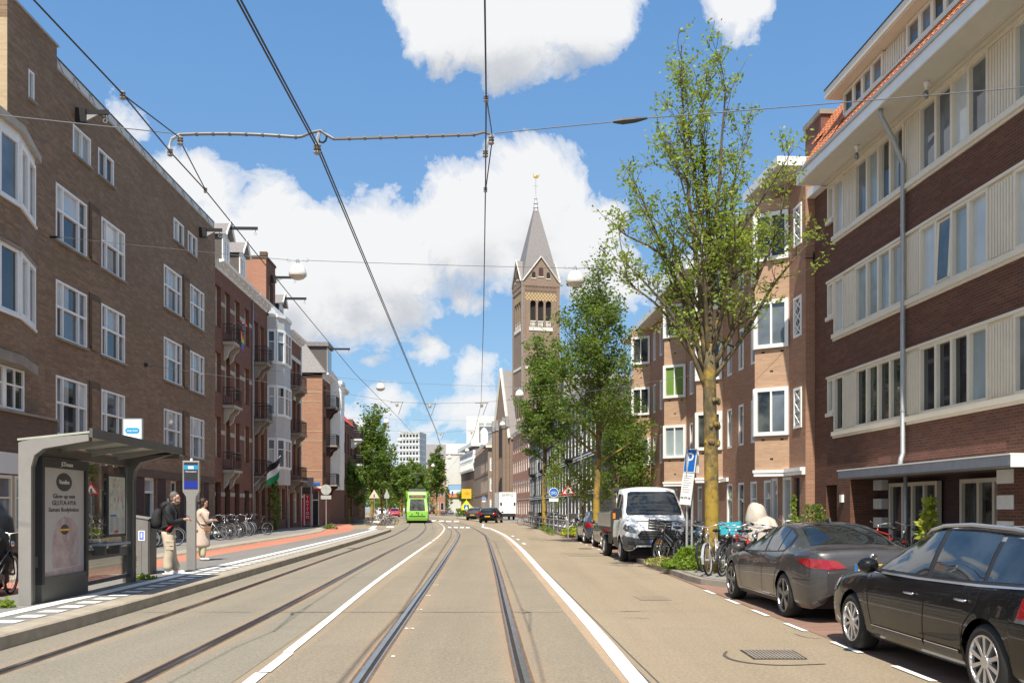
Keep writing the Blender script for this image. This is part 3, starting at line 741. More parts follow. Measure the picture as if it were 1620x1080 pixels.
for a, b, z0, z1, kind in ((118, 152, .9, 2.7, 'w'), (165, 190, .9, 2.7, 'w'), (229, 247.5, .16, 2.85, 'd'), (270, 284, .8, 2.8, 'w'), (311, 321, .16, 2.8, 'w'), (292, 303, .16, 2.75, 'd')):
    o = (L.x(a), L.x(b), z0, z1); ops.append(o)
    wins.append((o, dict(cols=(.5,), rows=(.7,), fw=.09, y=.2, proud=.03, mf='white_paint') if kind == 'w' else 'door'))
mb = MB()
wall(mb, 0, W, 3.15, 16.05, ops, 'brick_brown', .1); wall(mb, 0, W, 0, 2.85, ops, 'brick_brown', .28)
mb.box(-.003, W, -.05, .0, 2.85, 3.17, 'brick_brown_dark')
for a, b in ((212, 228), (249, 262), (284.5, 291), (322, 330)): mb.box(L.x(a), L.x(b), -.012, -.002, .15, 2.85, 'brick_purple')
mb.face([(0, 0, 0), (0, 11, 0), (0, 11, 16.05), (0, 0, 16.05)], 'brick_yellow'); body_W = W
mb.face([(W, 0, 0), (W, 0, 16.05), (W, 11, 16.05), (W, 11, 0)], 'brick_red'); mb.face([(0, 11, 0), (W, 11, 0), (W, 11, 16.05), (0, 11, 16.05)], 'brick_brown')
x9 = L.x(90)
mb.box(0, x9, .0, .35, 16.05, 16.75, 'brick_brown'); mb.box(-.06, x9+.05, -.06, .4, 16.75, 16.82, 'grey_paint')
mb.build('wall', root)
mb = MB(); mb.face([(0, 0, 16.0), (W, 0, 16.0), (W, 11, 16.0), (0, 11, 16.0)], 'shingle_dark'); mb.build('roof', root)
for (o, k) in wins:
    if k == 'door':
        m = MB(); a, b, c, d = o
        m.box(a, a+.1, .12, .3, c, d, 'white_paint'); m.box(b-.1, b, .12, .3, c, d, 'white_paint'); m.box(a+.1, b-.1, .122, .3, d-.1, d, 'white_paint'); m.box(a+.1, b-.1, .122, .3, 2.2, 2.3, 'white_paint')
        m.box(a+.1, b-.1, .24, .28, c, 2.2, 'plastic_black'); m.face([(a+.1, .25, 2.3), (b-.1, .25, 2.3), (b-.1, .25, d-.1), (a+.1, .25, d-.1)], 'glass_curtain'); dd = m.build('door', root)
        h = MB(); h.tube([(b-.22, .22, 1.1), (b-.22, .16, 1.1), (b-.32, .16, 1.1)], .012, 'steel'); h.build('handle', dd)
    else: window(root, *o, sill='concrete_dark' if o[2] > 3.5 else None, **k)
# recessed brick panels between the paired windows
for a, b in ((139.5, 158), (288.5, 299)):
    for z0, z1 in ((4.15, 6.1), (7.35, 9.25), (10.55, 12.45)):
        m = MB(); xa, xb = L.x(a)+.05, L.x(b)-.05; k = .12
        m.box(xa, xb, -.045, -.002, z0, z1, 'brick_brown_dark'); m.box(xa+.12, xb-.12, -.075, -.045, z0-.12, z1-.25, 'brick_brown'); m.build('brick_panel', root)
# parapet screen of zinc panels with diagonal wires and dark rail
m = MB(); m.box(x9+.05, W, .05, .09, 16.07, 16.42, 'building_white'); m.box(x9+.05, W, .02, .12, 16.42, 16.46, 'black_metal'); m.box(x9, W, -.05, .05, 16.0, 16.07, 'concrete')
n = 14
for i in range(n+1):
    x = lerp(x9+.1, W-.05, i/n); m.box(x-.02, x+.02, .025, .05, 16.07, 16.42, 'zinc')
    if i < n: m.tube([(x+.03, .04, 16.4), (x+.6, .04, 16.1)], .008, 'plastic_grey', 4)
m.build('parapet', root)
hoist_beam(root, L.x(121), 15.15); hoist_beam(root, L.x(316), 15.2)
m = MB(); xh = L.x(264); m.box(xh, xh+.16, -.03, -.003, 1.75, 2.0, 'sign_white'); m.build('house_number', root)
m = MB(); x2 = L.x(230); m.tube([(L.x(79), 0, 10.35), (L.x(79), -.25, 10.35)], .04, 'black_metal'); m.build('wall_anchor', root)
m = MB(); m.ellipsoid((L.x(229.5), -.05, 7.5), .09, .09, .09, 'black_metal'); m.build('wall_anchor', root)
# corner oriel over a projecting ground floor
def poly_wall(mb, pts, z0, z1, mat):
    for (a, b), (c, d) in zip(pts, pts[1:]): mb.face([(a, b, z0), (c, d, z0), (c, d, z1), (a, b, z1)], mat)
OP = [(-4.5, -.9), (-1.1, -.9), (.9, -.38), (.9, -.002)]
m = MB(); poly_wall(m, OP, 5.9, 7.0, 'brick_brown'); poly_wall(m, OP, 8.95, 10.15, 'brick_brown'); poly_wall(m, OP, 11.98, 12.2, 'white_paint')
m.face([(a, b, 5.9) for a, b in OP]+[(-4.5, 0, 5.9)], 'concrete_dark')
OL = [(-4.5, -1.05), (-1.1, -1.05), (1.3, -.4), (1.3, -.002), (-4.5, -.002)]
m.prism(OL, 12.2, 12.42, 'concrete'); m.prism([(-4.5, -1.0), (-1.1, -1.0), (1.05, -.42), (1.05, -.002), (-4.5, -.002)], 5.62, 5.9, 'concrete_dark')
m.prism([(-4.5, -.98), (-1.1, -.98), (1.0, -.42), (1.0, -.002), (-4.5, -.002)], 8.88, 8.95, 'concrete_dark'); m.prism([(-4.5, -.97), (-1.1, -.97), (1.0, -.42), (1.0, -.002), (-4.5, -.002)], 6.93, 7.0, 'white_paint'); m.prism([(-4.5, -.97), (-1.1, -.97), (1.0, -.42), (1.0, -.002), (-4.5, -.002)], 10.08, 10.15, 'white_paint')
bay = m.build('bay_window', root)
for z0, z1 in ((7.0, 8.88), (10.15, 11.98)):
    for a in (-4.4, -3.3, -2.2): window(bay, a, a+1.08, z0, z1, y=-.85, fw=.1, proud=.05, panes=['glass_grey', 'glass_curtain', 'glass_dark'], child=False)
    ang = atan2(.52, 2.0); Mx = Matrix.Translation((-1.1, -.9, 0)) @ Matrix.Rotation(ang, 4, 'Z')
    window(bay, .05, 1.0, z0, z1, y=.03, fw=.14, proud=.07, M=Mx, panes=['glass_blind'], child=False); window(bay, 1.05, 2.05, z0, z1, y=.03, fw=.14, proud=.07, M=Mx, panes=['glass_grey'], child=False)
m = MB()
m.box(-4.5, 1.9, -.6, -.003, 0, 2.55, 'brick_brown'); m.box(-4.5, 1.9, -.64, -.003, 2.55, 3.15, 'building_white'); m.box(-4.5, 1.95, -.6, -.003, 3.15, 4.3, 'brick_brown_dark'); m.box(-4.5, 2.0, -.68, -.003, 4.3, 4.36, 'concrete_dark')
ex = m.build('ground_floor_extension', root)
for a in (-3.5, -2.2, -.9, .5): window(ex, a, a+1.15, .9, 2.5, rows=(.62,), y=-.62, mf='beige_paint', fw=.09, child=False)
for a in (-3.6, -2.4, -1.2): window(root, a, a+1.1, 4.4, 5.6, cols=(.5,), rows=(.6,), y=-.5, child=False, panes=['glass_dark'])

# ---- red house with four window bays and stone balconies
def house(name, label, a_px, b_px, H, mat, D=10, a=-14.16, s=-.0267, side=1, group=None):
    fc = Facade(a, s, a_px, side); r = thing(name, label, 'house', fc.loc, fc.rz, group); return fc, r, fc.x(b_px)
TALL = dict(rows=(.72,), fw=.07, mull=.06, y=.26, proud=.04, mf='cream_paint')
h1, r1, W = house('terraced_house', 'red brick house with rainbow flag, two dormers and scrolled stone balconies', 340, 399, 14.3, 'brick_red')
cols = [h1.x(p) for p in (338.8, 352.3, 369.3, 384.6)]; cw = (W/4)*.42
c0 = [h1.x(p)-.52 for p in (349.5, 364, 379, 394)]; cw = .55
ops = [(c-cw*.95, c+cw*.95, z0, z1) for c in c0 for z0, z1 in ((4.25, 6.4), (7.68, 9.8), (11.1, 13.3))]+[(c-cw*.95, c+cw*.95, .9, 2.95) for c in c0[:3]]+[(c0[3]-.6, c0[3]+.6, .16, 2.6)]
mb = MB(); wall(mb, 0, W, 0, 14.2, ops, 'brick_red', .26)
for z in (12.35, 8.95, 5.5, 2.2):
    for i in range(5):
        xa = 0 if i == 0 else c0[i-1]+cw*.95; xb = W if i == 4 else c0[i]-cw*.95
        mb.box(xa+.001, xb-.001, -.02, -.002, z, z+.22, 'concrete')
body(mb, W, 10, 14.2, 'brick_red'); mb.build('wall', r1)
for o in ops: window(r1, *o, sill='concrete_dark' if o[2] > 1 else None, panes=['glass_dark', 'glass_room', 'glass_curtain'], **(TALL if o[2] > 1 else dict(TALL, mf='black_metal', rows=(.7,))))
def cornice(root, W, z, dep=.45, mat='white_paint', brackets=8, x0=0):
    m = MB(); m.prism([(-.003, z-.45), (-.08, z-.45), (-.1, z-.2), (-dep, z-.12), (-dep-.04, z), (-.003, z)], x0, W, mat, 'x')
    for i in range(brackets): x = lerp(x0+.25, W-.35, i/(brackets-1)); m.box(x, x+.12, -dep*.8, -.1, z-.36, z-.14, mat)
    return m.build('cornice', root)
cornice(r1, W, 14.55)
m = MB(); m.faces([(0, .1, 14.5), (W, .1, 14.5), (W, 2.4, 17.3), (0, 2.4, 17.3), (0, 10, 17.3), (W, 10, 17.3), (0, 10, 14.2), (W, 10, 14.2)], [(0, 1, 2, 3), (3, 2, 5, 4), (0, 3, 4, 6), (1, 7, 5, 2), (4, 5, 7, 6)], 'slate'); rf = m.build('roof', r1)
def dormer(root, x, z, w=1.3, h=1.75, gable=.75, dep=2.6, mat='shingle_dark', beam=False, y0=.05):
    m = MB(); a, b = x-w/2, x+w/2
    m.box(a, b, y0+.06, y0+dep, z, z+h, mat)
    m.faces([(a-.18, y0-.25, z+h-.05), (x, y0-.25, z+h+gable), (b+.18, y0-.25, z+h-.05), (a-.18, y0+dep, z+h-.05), (x, y0+dep, z+h+gable), (b+.18, y0+dep, z+h-.05)], [(0, 1, 4, 3), (1, 2, 5, 4)], 'slate')
    for (p, q) in (((a-.18, z+h-.1), (x, z+h+gable)), ((x, z+h+gable), (b+.18, z+h-.1))):
        m.faces([(p[0], y0-.29, p[1]), (q[0], y0-.29, q[1]), (q[0], y0-.29, q[1]+.16), (p[0], y0-.29, p[1]+.16), (p[0], y0-.22, p[1]), (q[0], y0-.22, q[1]), (q[0], y0-.22, q[1]+.16), (p[0], y0-.22, p[1]+.16)],
                [(0, 1, 2, 3), (7, 6, 5, 4), (0, 4, 5, 1), (3, 2, 6, 7), (0, 3, 7, 4), (1, 5, 6, 2)], 'white_paint')
    m.faces([(a, y0+.05, z+h), (b, y0+.05, z+h), (x, y0+.05, z+h+gable-.05)], [(0, 1, 2)], 'white_paint')
    m.box(a-.02, a+.16, y0, y0+.055, z, z+h, 'white_paint'); m.box(b-.16, b+.02, y0, y0+.055, z, z+h, 'white_paint'); m.box(a+.16, b-.16, y0+.002, y0+.055, z+h-.25, z+h, 'white_paint')
    d = m.build('dormer', root); window(d, a+.16, b-.16, z+.1, z+h-.25, cols=(.5,), y=y0+.03, child=False, proud=.02)
    if beam: hoist_beam(d, x, z+h+gable-.35, 1.6, y0-.1, box=False)
    return d
dormer(rf, W*.3, 14.6, beam=True); dormer(rf, W*.75, 14.55)
for z in (10.5, 7.1, 3.62): balcony(r1, c0[1]-.95, c0[1]+.75, z, .62)
downpipe(r1, W-.1, 0, 14)
# rainbow flag with flower box on the topmost balcony
fl = thing('rainbow_flag', 'rainbow flag hanging over the topmost balcony of the red house', 'flag', r1.matrix_basis @ Vector((c0[2]+.4, -.92, 10.45)) if False else Matrix.Translation(h1.loc) @ Matrix.Rotation(h1.rz, 4, 'Z') @ Vector((c0[1]+.45, -.70, 10.4)), h1.rz)
m = MB(); cs = ['sign_white', 'tattoo_red', 'orange_lamp', 'rainbow_yellow', 'flag_green', 'rainbow_blue', 'rainbow_purple']
for i, c in enumerate(cs[1:]):
    z0, z1 = .95-i*.15, .95-(i+1)*.15
    for k in range(8):
        xa, xb = k*.09-.36, (k+1)*.09-.36; ya, yb_ = -.03*sin(k*1.3+i*.3), -.03*sin((k+1)*1.3+i*.3); m.face([(xa, ya, z0-.05*k), (xb, yb_, z0-.05*(k+1)), (xb, yb_, z1-.05*(k+1)), (xa, ya, z1-.05*k)], c)
m.build('cloth', fl)
fb = thing('flower_box', 'flower box with red and pink blossoms above the rainbow flag', 'flower box', Matrix.Translation(h1.loc) @ Matrix.Rotation(h1.rz, 4, 'Z') @ Vector((c0[1]+.45, -.66, 11.35)), h1.rz)
m = MB(); m.box(-.4, .4, -.12, .06, 0, .2, 'plastic_grey'); m.build('box', fb)
m = MB()
for i in range(70): x, y, z = R.uniform(-.42, .42), R.uniform(-.2, .1), .2+R.uniform(0, .25); s_ = .05; m.face([(x-s_, y, z), (x, y-s_, z+.03), (x+s_, y, z+s_), (x, y+s_, z-.02)], R.choice(['tattoo_red', 'flower_pink', 'leaf_mid', 'sign_white']))
m.build('flowers', fb, recalc=False)
# ---- narrow red house with iron balconies and flag
h2, r2, W = house('terraced_house', 'narrow red brick house beside the grey downpipe with deep black balconies', 399.6, 421, 14.3, 'brick_red')
ops = [(c-.5, c+.5, z0, z1) for c in (W*.26, W*.7) for z0, z1 in ((3.75, 6.2), (7.2, 9.6), (10.6, 13.0))]+[(W*.15, W*.45, .9, 2.9), (W*.6, W*.9, .16, 2.9)]
mb = MB(); wall(mb, 0, W, 0, 14.2, ops, 'brick_red', .26); body(mb, W, 10, 14.2, 'brick_red'); mb.build('wall', r2)
for o in ops: window(r2, *o, panes=['glass_dark', 'glass_curtain'], **TALL)
cornice(r2, W, 14.55, brackets=4)
for z in (10.42, 6.98, 3.52): balcony(r2, .1, 1.75, z, .85, 'concrete_dark', 'concrete_dark')
m = MB(); m.faces([(0, .1, 14.5), (W, .1, 14.5), (W, 2.4, 17), (0, 2.4, 17), (0, 10, 17), (W, 10, 17)], [(0, 1, 2, 3), (3, 2, 5, 4)], 'slate'); m.build('roof', r2)
MT = Matrix.Translation(h2.loc) @ Matrix.Rotation(h2.rz, 4, 'Z')
fl = thing('national_flag', 'black white and green flag on a slanted pole at the narrow red house', 'flag', MT @ Vector((W*.05, -.75, 4.0)), h2.rz)
m = MB(); m.tube([(0, .95, -1.35), (-.0, -.9, .75)], .018, 'white_paint'); m.build('pole', fl)
m = MB()
for i, c in enumerate(('plastic_black', 'sign_white', 'flag_green')):
    for k in range(10):
        t0, t1 = k/10, (k+1)/10
        def q(t, j): return (-.9*t*.3-.12*sin(t*6+j*.5), -.85+1.0*t*.75-.06*sin(t*7), .70-.40*j-t*.75-.06*sin(t*5))
        m.face([q(t0, i), q(t1, i), q(t1, i+1), q(t0, i+1)], c)
m.build('cloth', fl, recalc=False)
# ---- gabled house with white bay
h3, r3, W = house('terraced_house', 'house with tall brick gable and white wooden three storey bay window', 421, 453.5, 14.3, 'brick_red')
ops = [(W*.08, W*.2, .16, 2.9), (W*.4, W*.62, .8, 2.9), (W*.7, W*.9, .8, 2.9)]+[(W*.68, W*.88, a, a+2.1) for a in (4.2, 7.5, 10.9)]
mb = MB(); wall(mb, 0, W, 0, 14.0, ops, 'brick_red', .26); body(mb, W, 10, 14.0, 'brick_red')
gx = W*.42; wall(mb, 0, gx, 14.0, 17.6, [(gx*.3, gx*.75, 14.1, 16.3)], 'brick_red', .2)
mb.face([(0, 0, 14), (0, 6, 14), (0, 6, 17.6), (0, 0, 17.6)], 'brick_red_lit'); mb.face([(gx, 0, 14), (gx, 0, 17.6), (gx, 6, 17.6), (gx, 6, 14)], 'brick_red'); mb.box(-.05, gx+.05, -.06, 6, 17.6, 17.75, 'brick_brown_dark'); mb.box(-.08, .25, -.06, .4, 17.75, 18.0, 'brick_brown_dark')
mb.build('wall', r3)
for o in ops+[(gx*.3, gx*.75, 14.1, 16.3)]: window(r3, *o, **TALL)
hoist_beam(r3, gx*.5, 16.6, 1.7, 0, box=True)
xa, xb, yo = .25, 3.7, -.95; BP = [(xa, -.002), (xa+.1, -.55), (xa+.75, yo), (xb-.75, yo), (xb-.1, -.55), (xb, -.002)]
m = MB(); 
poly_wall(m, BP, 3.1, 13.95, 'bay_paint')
for z in [3.1+i*.16 for i in range(1, 6)]+[6.1+i*.16 for i in range(1, 9)]+[9.5+i*.16 for i in range(1, 9)]:
    P2 = [(lerp(a, W/2, -.012), b-.012) for a, b in BP]; poly_wall(m, P2, z-.012, z, 'grey_paint')
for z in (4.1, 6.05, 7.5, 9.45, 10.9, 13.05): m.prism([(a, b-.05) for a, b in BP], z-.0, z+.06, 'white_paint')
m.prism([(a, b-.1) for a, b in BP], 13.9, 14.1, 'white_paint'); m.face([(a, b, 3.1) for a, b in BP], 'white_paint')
cx = (xa+xb)/2
m.faces([(a, b-.05, 14.1) for a, b in BP]+[(cx-.8, -.1, 14.9), (cx+.8, -.1, 14.9)], [(0, 1, 6), (1, 2, 6), (2, 3, 7, 6), (3, 4, 7), (4, 5, 7)], 'zinc')
bay = m.build('bay_window', r3)
for z0, z1 in ((4.16, 6.05), (7.56, 9.45), (10.96, 13.05)):
    for (p, q) in zip(BP, BP[1:]):
        ln = hypot(q[0]-p[0], q[1]-p[1]); Mx = Matrix.Translation((p[0], p[1], 0)) @ Matrix.Rotation(atan2(q[1]-p[1], q[0]-p[0]), 4, 'Z')
        window(bay, .02, ln-.02, z0, z1, cols=2 if ln > 1.6 else 1, rows=(.66,), y=-.03, fw=.1, proud=.05, M=Mx, child=False, panes=['glass_grey', 'glass_curtain', 'glass_dark', 'glass_blind'])
m = MB(); m.faces([(gx, .1, 14.1), (W, .1, 14.1), (W, 2.4, 16.6), (gx, 2.4, 16.6), (gx, 10, 16.6), (W, 10, 16.6)], [(0, 1, 2, 3), (3, 2, 5, 4)], 'slate'); rf = m.build('roof', r3)
dormer(rf, W*.78, 14.1, beam=True, h=1.5); downpipe(r3, W-.12, 0, 14, mat='zinc')
# ---- last house before the side street
h4, r4, W = house('terraced_house', 'dark red house with white stone lintels and a black corner balcony at the side street', 454, 475.5, 14.0, 'brick_red')
ops = [(c-.42, c+.42, z0, z1) for c in (W*.2, W*.52, W*.83) for z0, z1 in ((4.0, 6.3), (7.3, 9.5), (10.4, 12.4))]+[(W*.1, W*.4, .16, 2.9), (W*.5, W*.9, .5, 2.9)]
mb = MB(); wall(mb, 0, W, 0, 13.9, ops, 'brick_red', .26); body(mb, W, 10, 13.9, 'brick_red')
for z in (6.3, 9.5, 12.4): mb.box(0, W, -.03, -.002, z, z+.3, 'stone_white')
mb.build('wall', r4); cornice(r4, W, 14.2, brackets=6); downpipe(r4, W-.08, 0, 13.9, mat='white_paint')
for o in ops: window(r4, *o, **TALL, child=False)
for z in (3.6, 6.95, 10.2): balcony(r4, W*.15, W*.7, z, .8, 'concrete_dark', 'concrete_dark')
m = MB(); m.faces([(0, .1, 14.1), (W, .1, 14.1), (W, 2.4, 15.6), (0, 2.4, 15.6), (0, 10, 15.6), (W, 10, 15.6)], [(0, 1, 2, 3), (3, 2, 5, 4)], 'slate'); m.build('roof', r4)
# ---- corner house beyond the side street: sunlit gable wall facing us
c0p = P(510, 803, 80); ang = atan2(1, -.035)
rc = thing('corner_house', 'corner house with sunlit brick side wall and red shop door at the side street', 'house', (c0p.x, 80, 0), ang)
H = 12.5; Dp = 9; W = 13
fops = [(x-.55, x+.55, z0, z1) for x in (1.2, 10.2, 12) for z0, z1 in ((4.2, 6.3), (7.4, 9.4), (10.2, 12))]
mb = MB(); wall(mb, 0, W, 0, H, fops, 'brick_red', .2)
sd = [(.28, .88, .1, 3.0)]
old = mb.T; mb.T = Matrix.Rotation(pi/2, 4, 'Z') @ Matrix.Scale(-1, 4, (0, 1, 0)); wall(mb, 0, Dp, 0, H+.2, sd, 'brick_orange', .3)
for z in (11.3, 10.5, 8.0, 7.2, 4.7, 3.9): mb.box(0, 4.6, -.02, -.002, z, z+.08, 'brick_yellow')
mb.box(0, Dp, -.04, -.002, 3.05, 3.4, 'stone_white'); mb.box(4.7, 4.76, -.08, -.003, .2, 12.5, 'plastic_black'); mb.T = old
mb.face([(W, 0, 0), (W, 0, H), (W, Dp, H), (W, Dp, 0)], 'brick_red'); mb.face([(0, Dp, 0), (W, Dp, 0), (W, Dp, H), (0, Dp, H)], 'brick_red'); mb.build('wall', rc)
for o in fops: window(rc, *o, **TALL, child=False)
cornice(rc, W, 12.95, .5, brackets=10)
m = MB(); m.faces([(-.3, -.35, 12.95), (W, -.35, 12.95), (W, 1.6, 15.6), (.5, 1.6, 15.6), (-.3, 4.7, 12.95), (.5, 3.6, 15.6), (W, 9, 15.6), (.5, 9, 15.6)], [(0, 1, 2, 3), (0, 3, 5, 4), (3, 2, 6, 7)], 'slate')
m.box(-.1, 1.0, 4.6, 7.6, 12.4, 15.7, 'brick_orange'); m.box(-.15, 1.05, 4.5, 7.7, 15.7, 15.9, 'concrete'); rf = m.build('roof', rc)
m = MB(); m.box(1.2, 3.6, -.2, 2.6, 13.0, 15.4, 'shingle_dark'); m.box(1.0, 3.8, -.35, 2.7, 15.4, 15.75, 'slate'); m.box(1.2, 3.6, -.22, -.2, 13.1, 15.3, 'cream_paint'); m.box(1.5, 3.3, -.235, -.22, 13.3, 15.1, 'glass_grey'); d = m.build('dormer', rf); hoist_beam(d, 2.4, 15.3, 1.7, -.3, box=False)
m = MB(); 
for i in range(3): m.lathe([(.14, 15.9), (.11, 16.5)], 'concrete' if i else 'steel', 8, 'z', (.3, 5.2+i*.8, 0))
m.build('chimney', rc)
# white bay and dark balconies on the street front
BP = [(4.2, -.002), (4.5, -.9), (6.6, -.9), (6.9, -.002)]; m = MB()
poly_wall(m, BP, 3.2, 12.6, 'white_paint'); m.face([(a, b, 3.2) for a, b in BP], 'white_paint'); m.prism([(a, b-.12) for a, b in BP], 12.6, 12.9, 'white_paint'); bay = m.build('bay_window', rc)
for z0, z1 in ((4.3, 6.6), (7.5, 9.6), (10.4, 12.3)):
    for (p, q) in zip(BP, BP[1:]):
        ln = hypot(q[0]-p[0], q[1]-p[1]); Mx = Matrix.Translation((p[0], p[1], 0)) @ Matrix.Rotation(atan2(q[1]-p[1], q[0]-p[0]), 4, 'Z'); window(bay, .08, ln-.08, z0, z1, cols=2 if ln > 1.6 else 1, rows=(.68,), y=-.0, fw=.08, proud=.04, M=Mx, child=False, panes=['glass_dark', 'glass_blind'])
for z in (3.6, 7.0, 10.3): balcony(rc, 2.0, 3.9, z, .9, 'concrete_dark', 'brick_purple')
# shop fittings on the sunlit wall
m = MB(); m.T = Matrix.Rotation(pi/2, 4, 'Z') @ Matrix.Scale(-1, 4, (0, 1, 0))
m.box(.28, .35, -.02, .1, .1, 3.0, 'cream_paint'); m.box(.81, .88, -.02, .1, .1, 3.0, 'cream_paint'); m.box(.35, .81, -.018, .1, 2.2, 2.3, 'cream_paint'); m.box(.35, .81, .08, .1, .1, 2.2, 'plastic_black'); m.box(.35, .81, .07, .1, 2.3, 3.0, 'glass_grey'); m.box(.05, 1.0, -.25, -.003, 3.05, 3.2, 'sign_red'); m.build('door', rc)
m = MB(); m.T = Matrix.Rotation(pi/2, 4, 'Z') @ Matrix.Scale(-1, 4, (0, 1, 0)); m.box(1.05, 1.42, -.12, -.05, .5, 2.65, 'tattoo_red'); sg = m.build('shop_sign', rc); m = MB()
for i, ch in enumerate('TATTOO'): text_mesh(m, ch, .34, 'sign_white', Matrix.Translation((-2.4, -.13, 0)) @ Matrix.Identity(4) if False else (Matrix.Rotation(pi/2, 4, 'Z') @ Matrix.Scale(-1, 4, (0, 1, 0)) @ Matrix.Translation((1.235, -.125, 2.45-i*.33)) @ Matrix(((-1, 0, 0, 0), (0, 0, -1, 0), (0, 1, 0, 0), (0, 0, 0, 1)))), xs=1)
m.build('lettering', sg)
m = MB(); m.T = Matrix.Rotation(pi/2, 4, 'Z') @ Matrix.Scale(-1, 4, (0, 1, 0)); m.box(.2, .95, -.06, -.003, 3.5, 3.72, 'sign_blue'); m.build('street_name_sign', rc)
m = MB(); m.T = Matrix.Rotation(pi/2, 4, 'Z') @ Matrix.Scale(-1, 4, (0, 1, 0)); m.box(1.46, 1.54, -.1, -.003, .1, 3.3, 'sign_white'); m.box(1.6, 2.4, -.12, -.003, .1, 2.4, 'tattoo_red'); m.box(1.56, 2.5, -.35, -.003, 2.45, 2.6, 'sign_white'); m.build('shop_front', rc)
# projecting shop sign of the last house
ps = thing('shop_sign', 'grey and green hanging shop sign over the pavement at the side street', 'sign', P(496-17, 803, 74.5).xy.to_3d(), 0)
m = MB(); zc = EYE-(770-HZ)*74.5/F; m.box(-.85, .85, -.08, .08, zc, zc+.75, 'grey_paint'); m.box(-.95, .85, -.08, .08, zc-.55, zc-.003, 'brick_brown_dark'); m.box(-1.6, -.85, -.03, .03, zc+.6, zc+.68, 'black_metal'); m.build('panel', ps)
m = MB()
for i, t in enumerate(('Aannemers', 'Tattoo', 'Piercing')): text_mesh(m, t, .2, 'ink', facing((0, -.085, zc+.6-i*.22), 0, -1))
m.build('lettering', ps)
# red brick row further on
h5 = Facade(c0p.x+.035*80-.7, -.035, 528, 1); 
rr = thing('terraced_house', 'deep red house with orange tiled roof half hidden by the street trees', 'house', (c0p.x-.45-.5, 93.2, 0), atan2(1, -.05))
mb = MB(); fops = [(x-.6, x+.6, z0, z1) for x in (2, 4.4, 7, 9.5) for z0, z1 in ((4, 6.2), (7.2, 9.3), (.6, 2.9))]; wall(mb, 0, 11.5, 0, 10.5, fops, 'brick_maroon_lit', .2); body(mb, 11.5, 9, 10.5, 'brick_maroon_lit'); mb.build('wall', rr)
for o in fops: window(rr, *o, **dict(TALL, mf='white_paint'), child=False)
m = MB(); m.faces([(0, -.2, 10.4), (11.5, -.2, 10.4), (11.5, 3, 14), (0, 3, 14), (0, 9, 14), (11.5, 9, 14)], [(0, 1, 2, 3), (3, 2, 5, 4)], 'tattoo_red'); m.build('roof', rr)
for z in (6.3, 9.0): balcony(rr, 9, 11, z, 1.2, 'white_paint', 'white_paint')
rr2 = thing('terraced_house', 'farthest red brick house on the left glimpsed between tree trunks', 'house', (c0p.x-1.8, 106, 0), atan2(1, -.12))
mb = MB(); fops = [(x-.6, x+.6, z0, z1) for x in (2, 4.4, 7, 9.5, 12, 14.5, 17) for z0, z1 in ((4, 6.2), (7.2, 9.3), (.6, 2.9))]; wall(mb, 0, 40, 0, 11.5, fops, 'brick_red', .2); body(mb, 40, 9, 11.5, 'brick_red'); mb.build('wall', rr2)
for o in fops: window(rr2, *o, **dict(TALL, mf='white_paint'), child=False)
# ================================================================== right side of the street
RB = Facade(11.57, -.0533, 1289.5, -1)      # maroon brick block, local x runs towards the camera
W = 22.0
root = thing('apartment_block', 'dark maroon brick apartment block with ribbed cream window bands and orange tile eave', 'building', RB.loc, RB.rz)
X = RB.x
bands = [(3.93, 5.62), (6.94, 8.62), (9.96, 11.64)]
groups = []   # panes groups measured on the photo
g0, g1 = (X(1354), X(1431.5)), (X(1456), X(1565)); per = X(1606)-X(1456)
gs = [g0, g1]+[(g1[0]+per*k, g1[1]+per*k) for k in (1, 2, 3)]
x_small, x_tall0, x_tall1 = X(1310.5), X(1320.5), X(1336)
XE = W-.6
ops = [(x_tall0, XE, z0, z1) for z0, z1 in bands]+[(x_small, x_tall0, z0+.62, z1) for z0, z1 in bands]
al0, al1 = X(1345), X(1578)        # recessed shop front under the canopy
mb = MB(); wall(mb, 0, W, 3.0, 11.7, ops, 'brick_maroon', .09)
arch = (X(1307), X(1324))
wall(mb, 0, W, 0, 3.0, [(al0, al1, -.1, 2.42), (arch[0], arch[1], -.1, 2.3), (al1+1.3, al1+4.2, -.1, 2.42)], 'brick_maroon', .9)
xm = (arch[0]+arch[1])/2; aw = (arch[1]-arch[0])/2
for i in range(6):
    a0, a1 = pi*i/6, pi*(i+1)/6
    for sg in (0,): mb.face([(xm+aw*cos(a0), -.004, 2.3-.0), (xm+aw*cos(a1), -.004, 2.3), (xm+aw*cos(a1), -.004, 2.3-.01)], 'brick_maroon_lit')
mb.face([(0, 0, 0), (0, 11, 0), (0, 11, 11.7), (0, 0, 11.7)], 'brick_maroon'); mb.face([(W, 0, 0), (W, 0, 11.7), (W, 11, 11.7), (W, 11, 0)], 'brick_maroon'); mb.face([(0, 11, 0), (0, 11, 11.7), (W, 11, 11.7), (W, 11, 0)], 'brick_maroon')
mb.box(arch[0], arch[1], .85, .9, 0, 2.3, 'interior_dark')
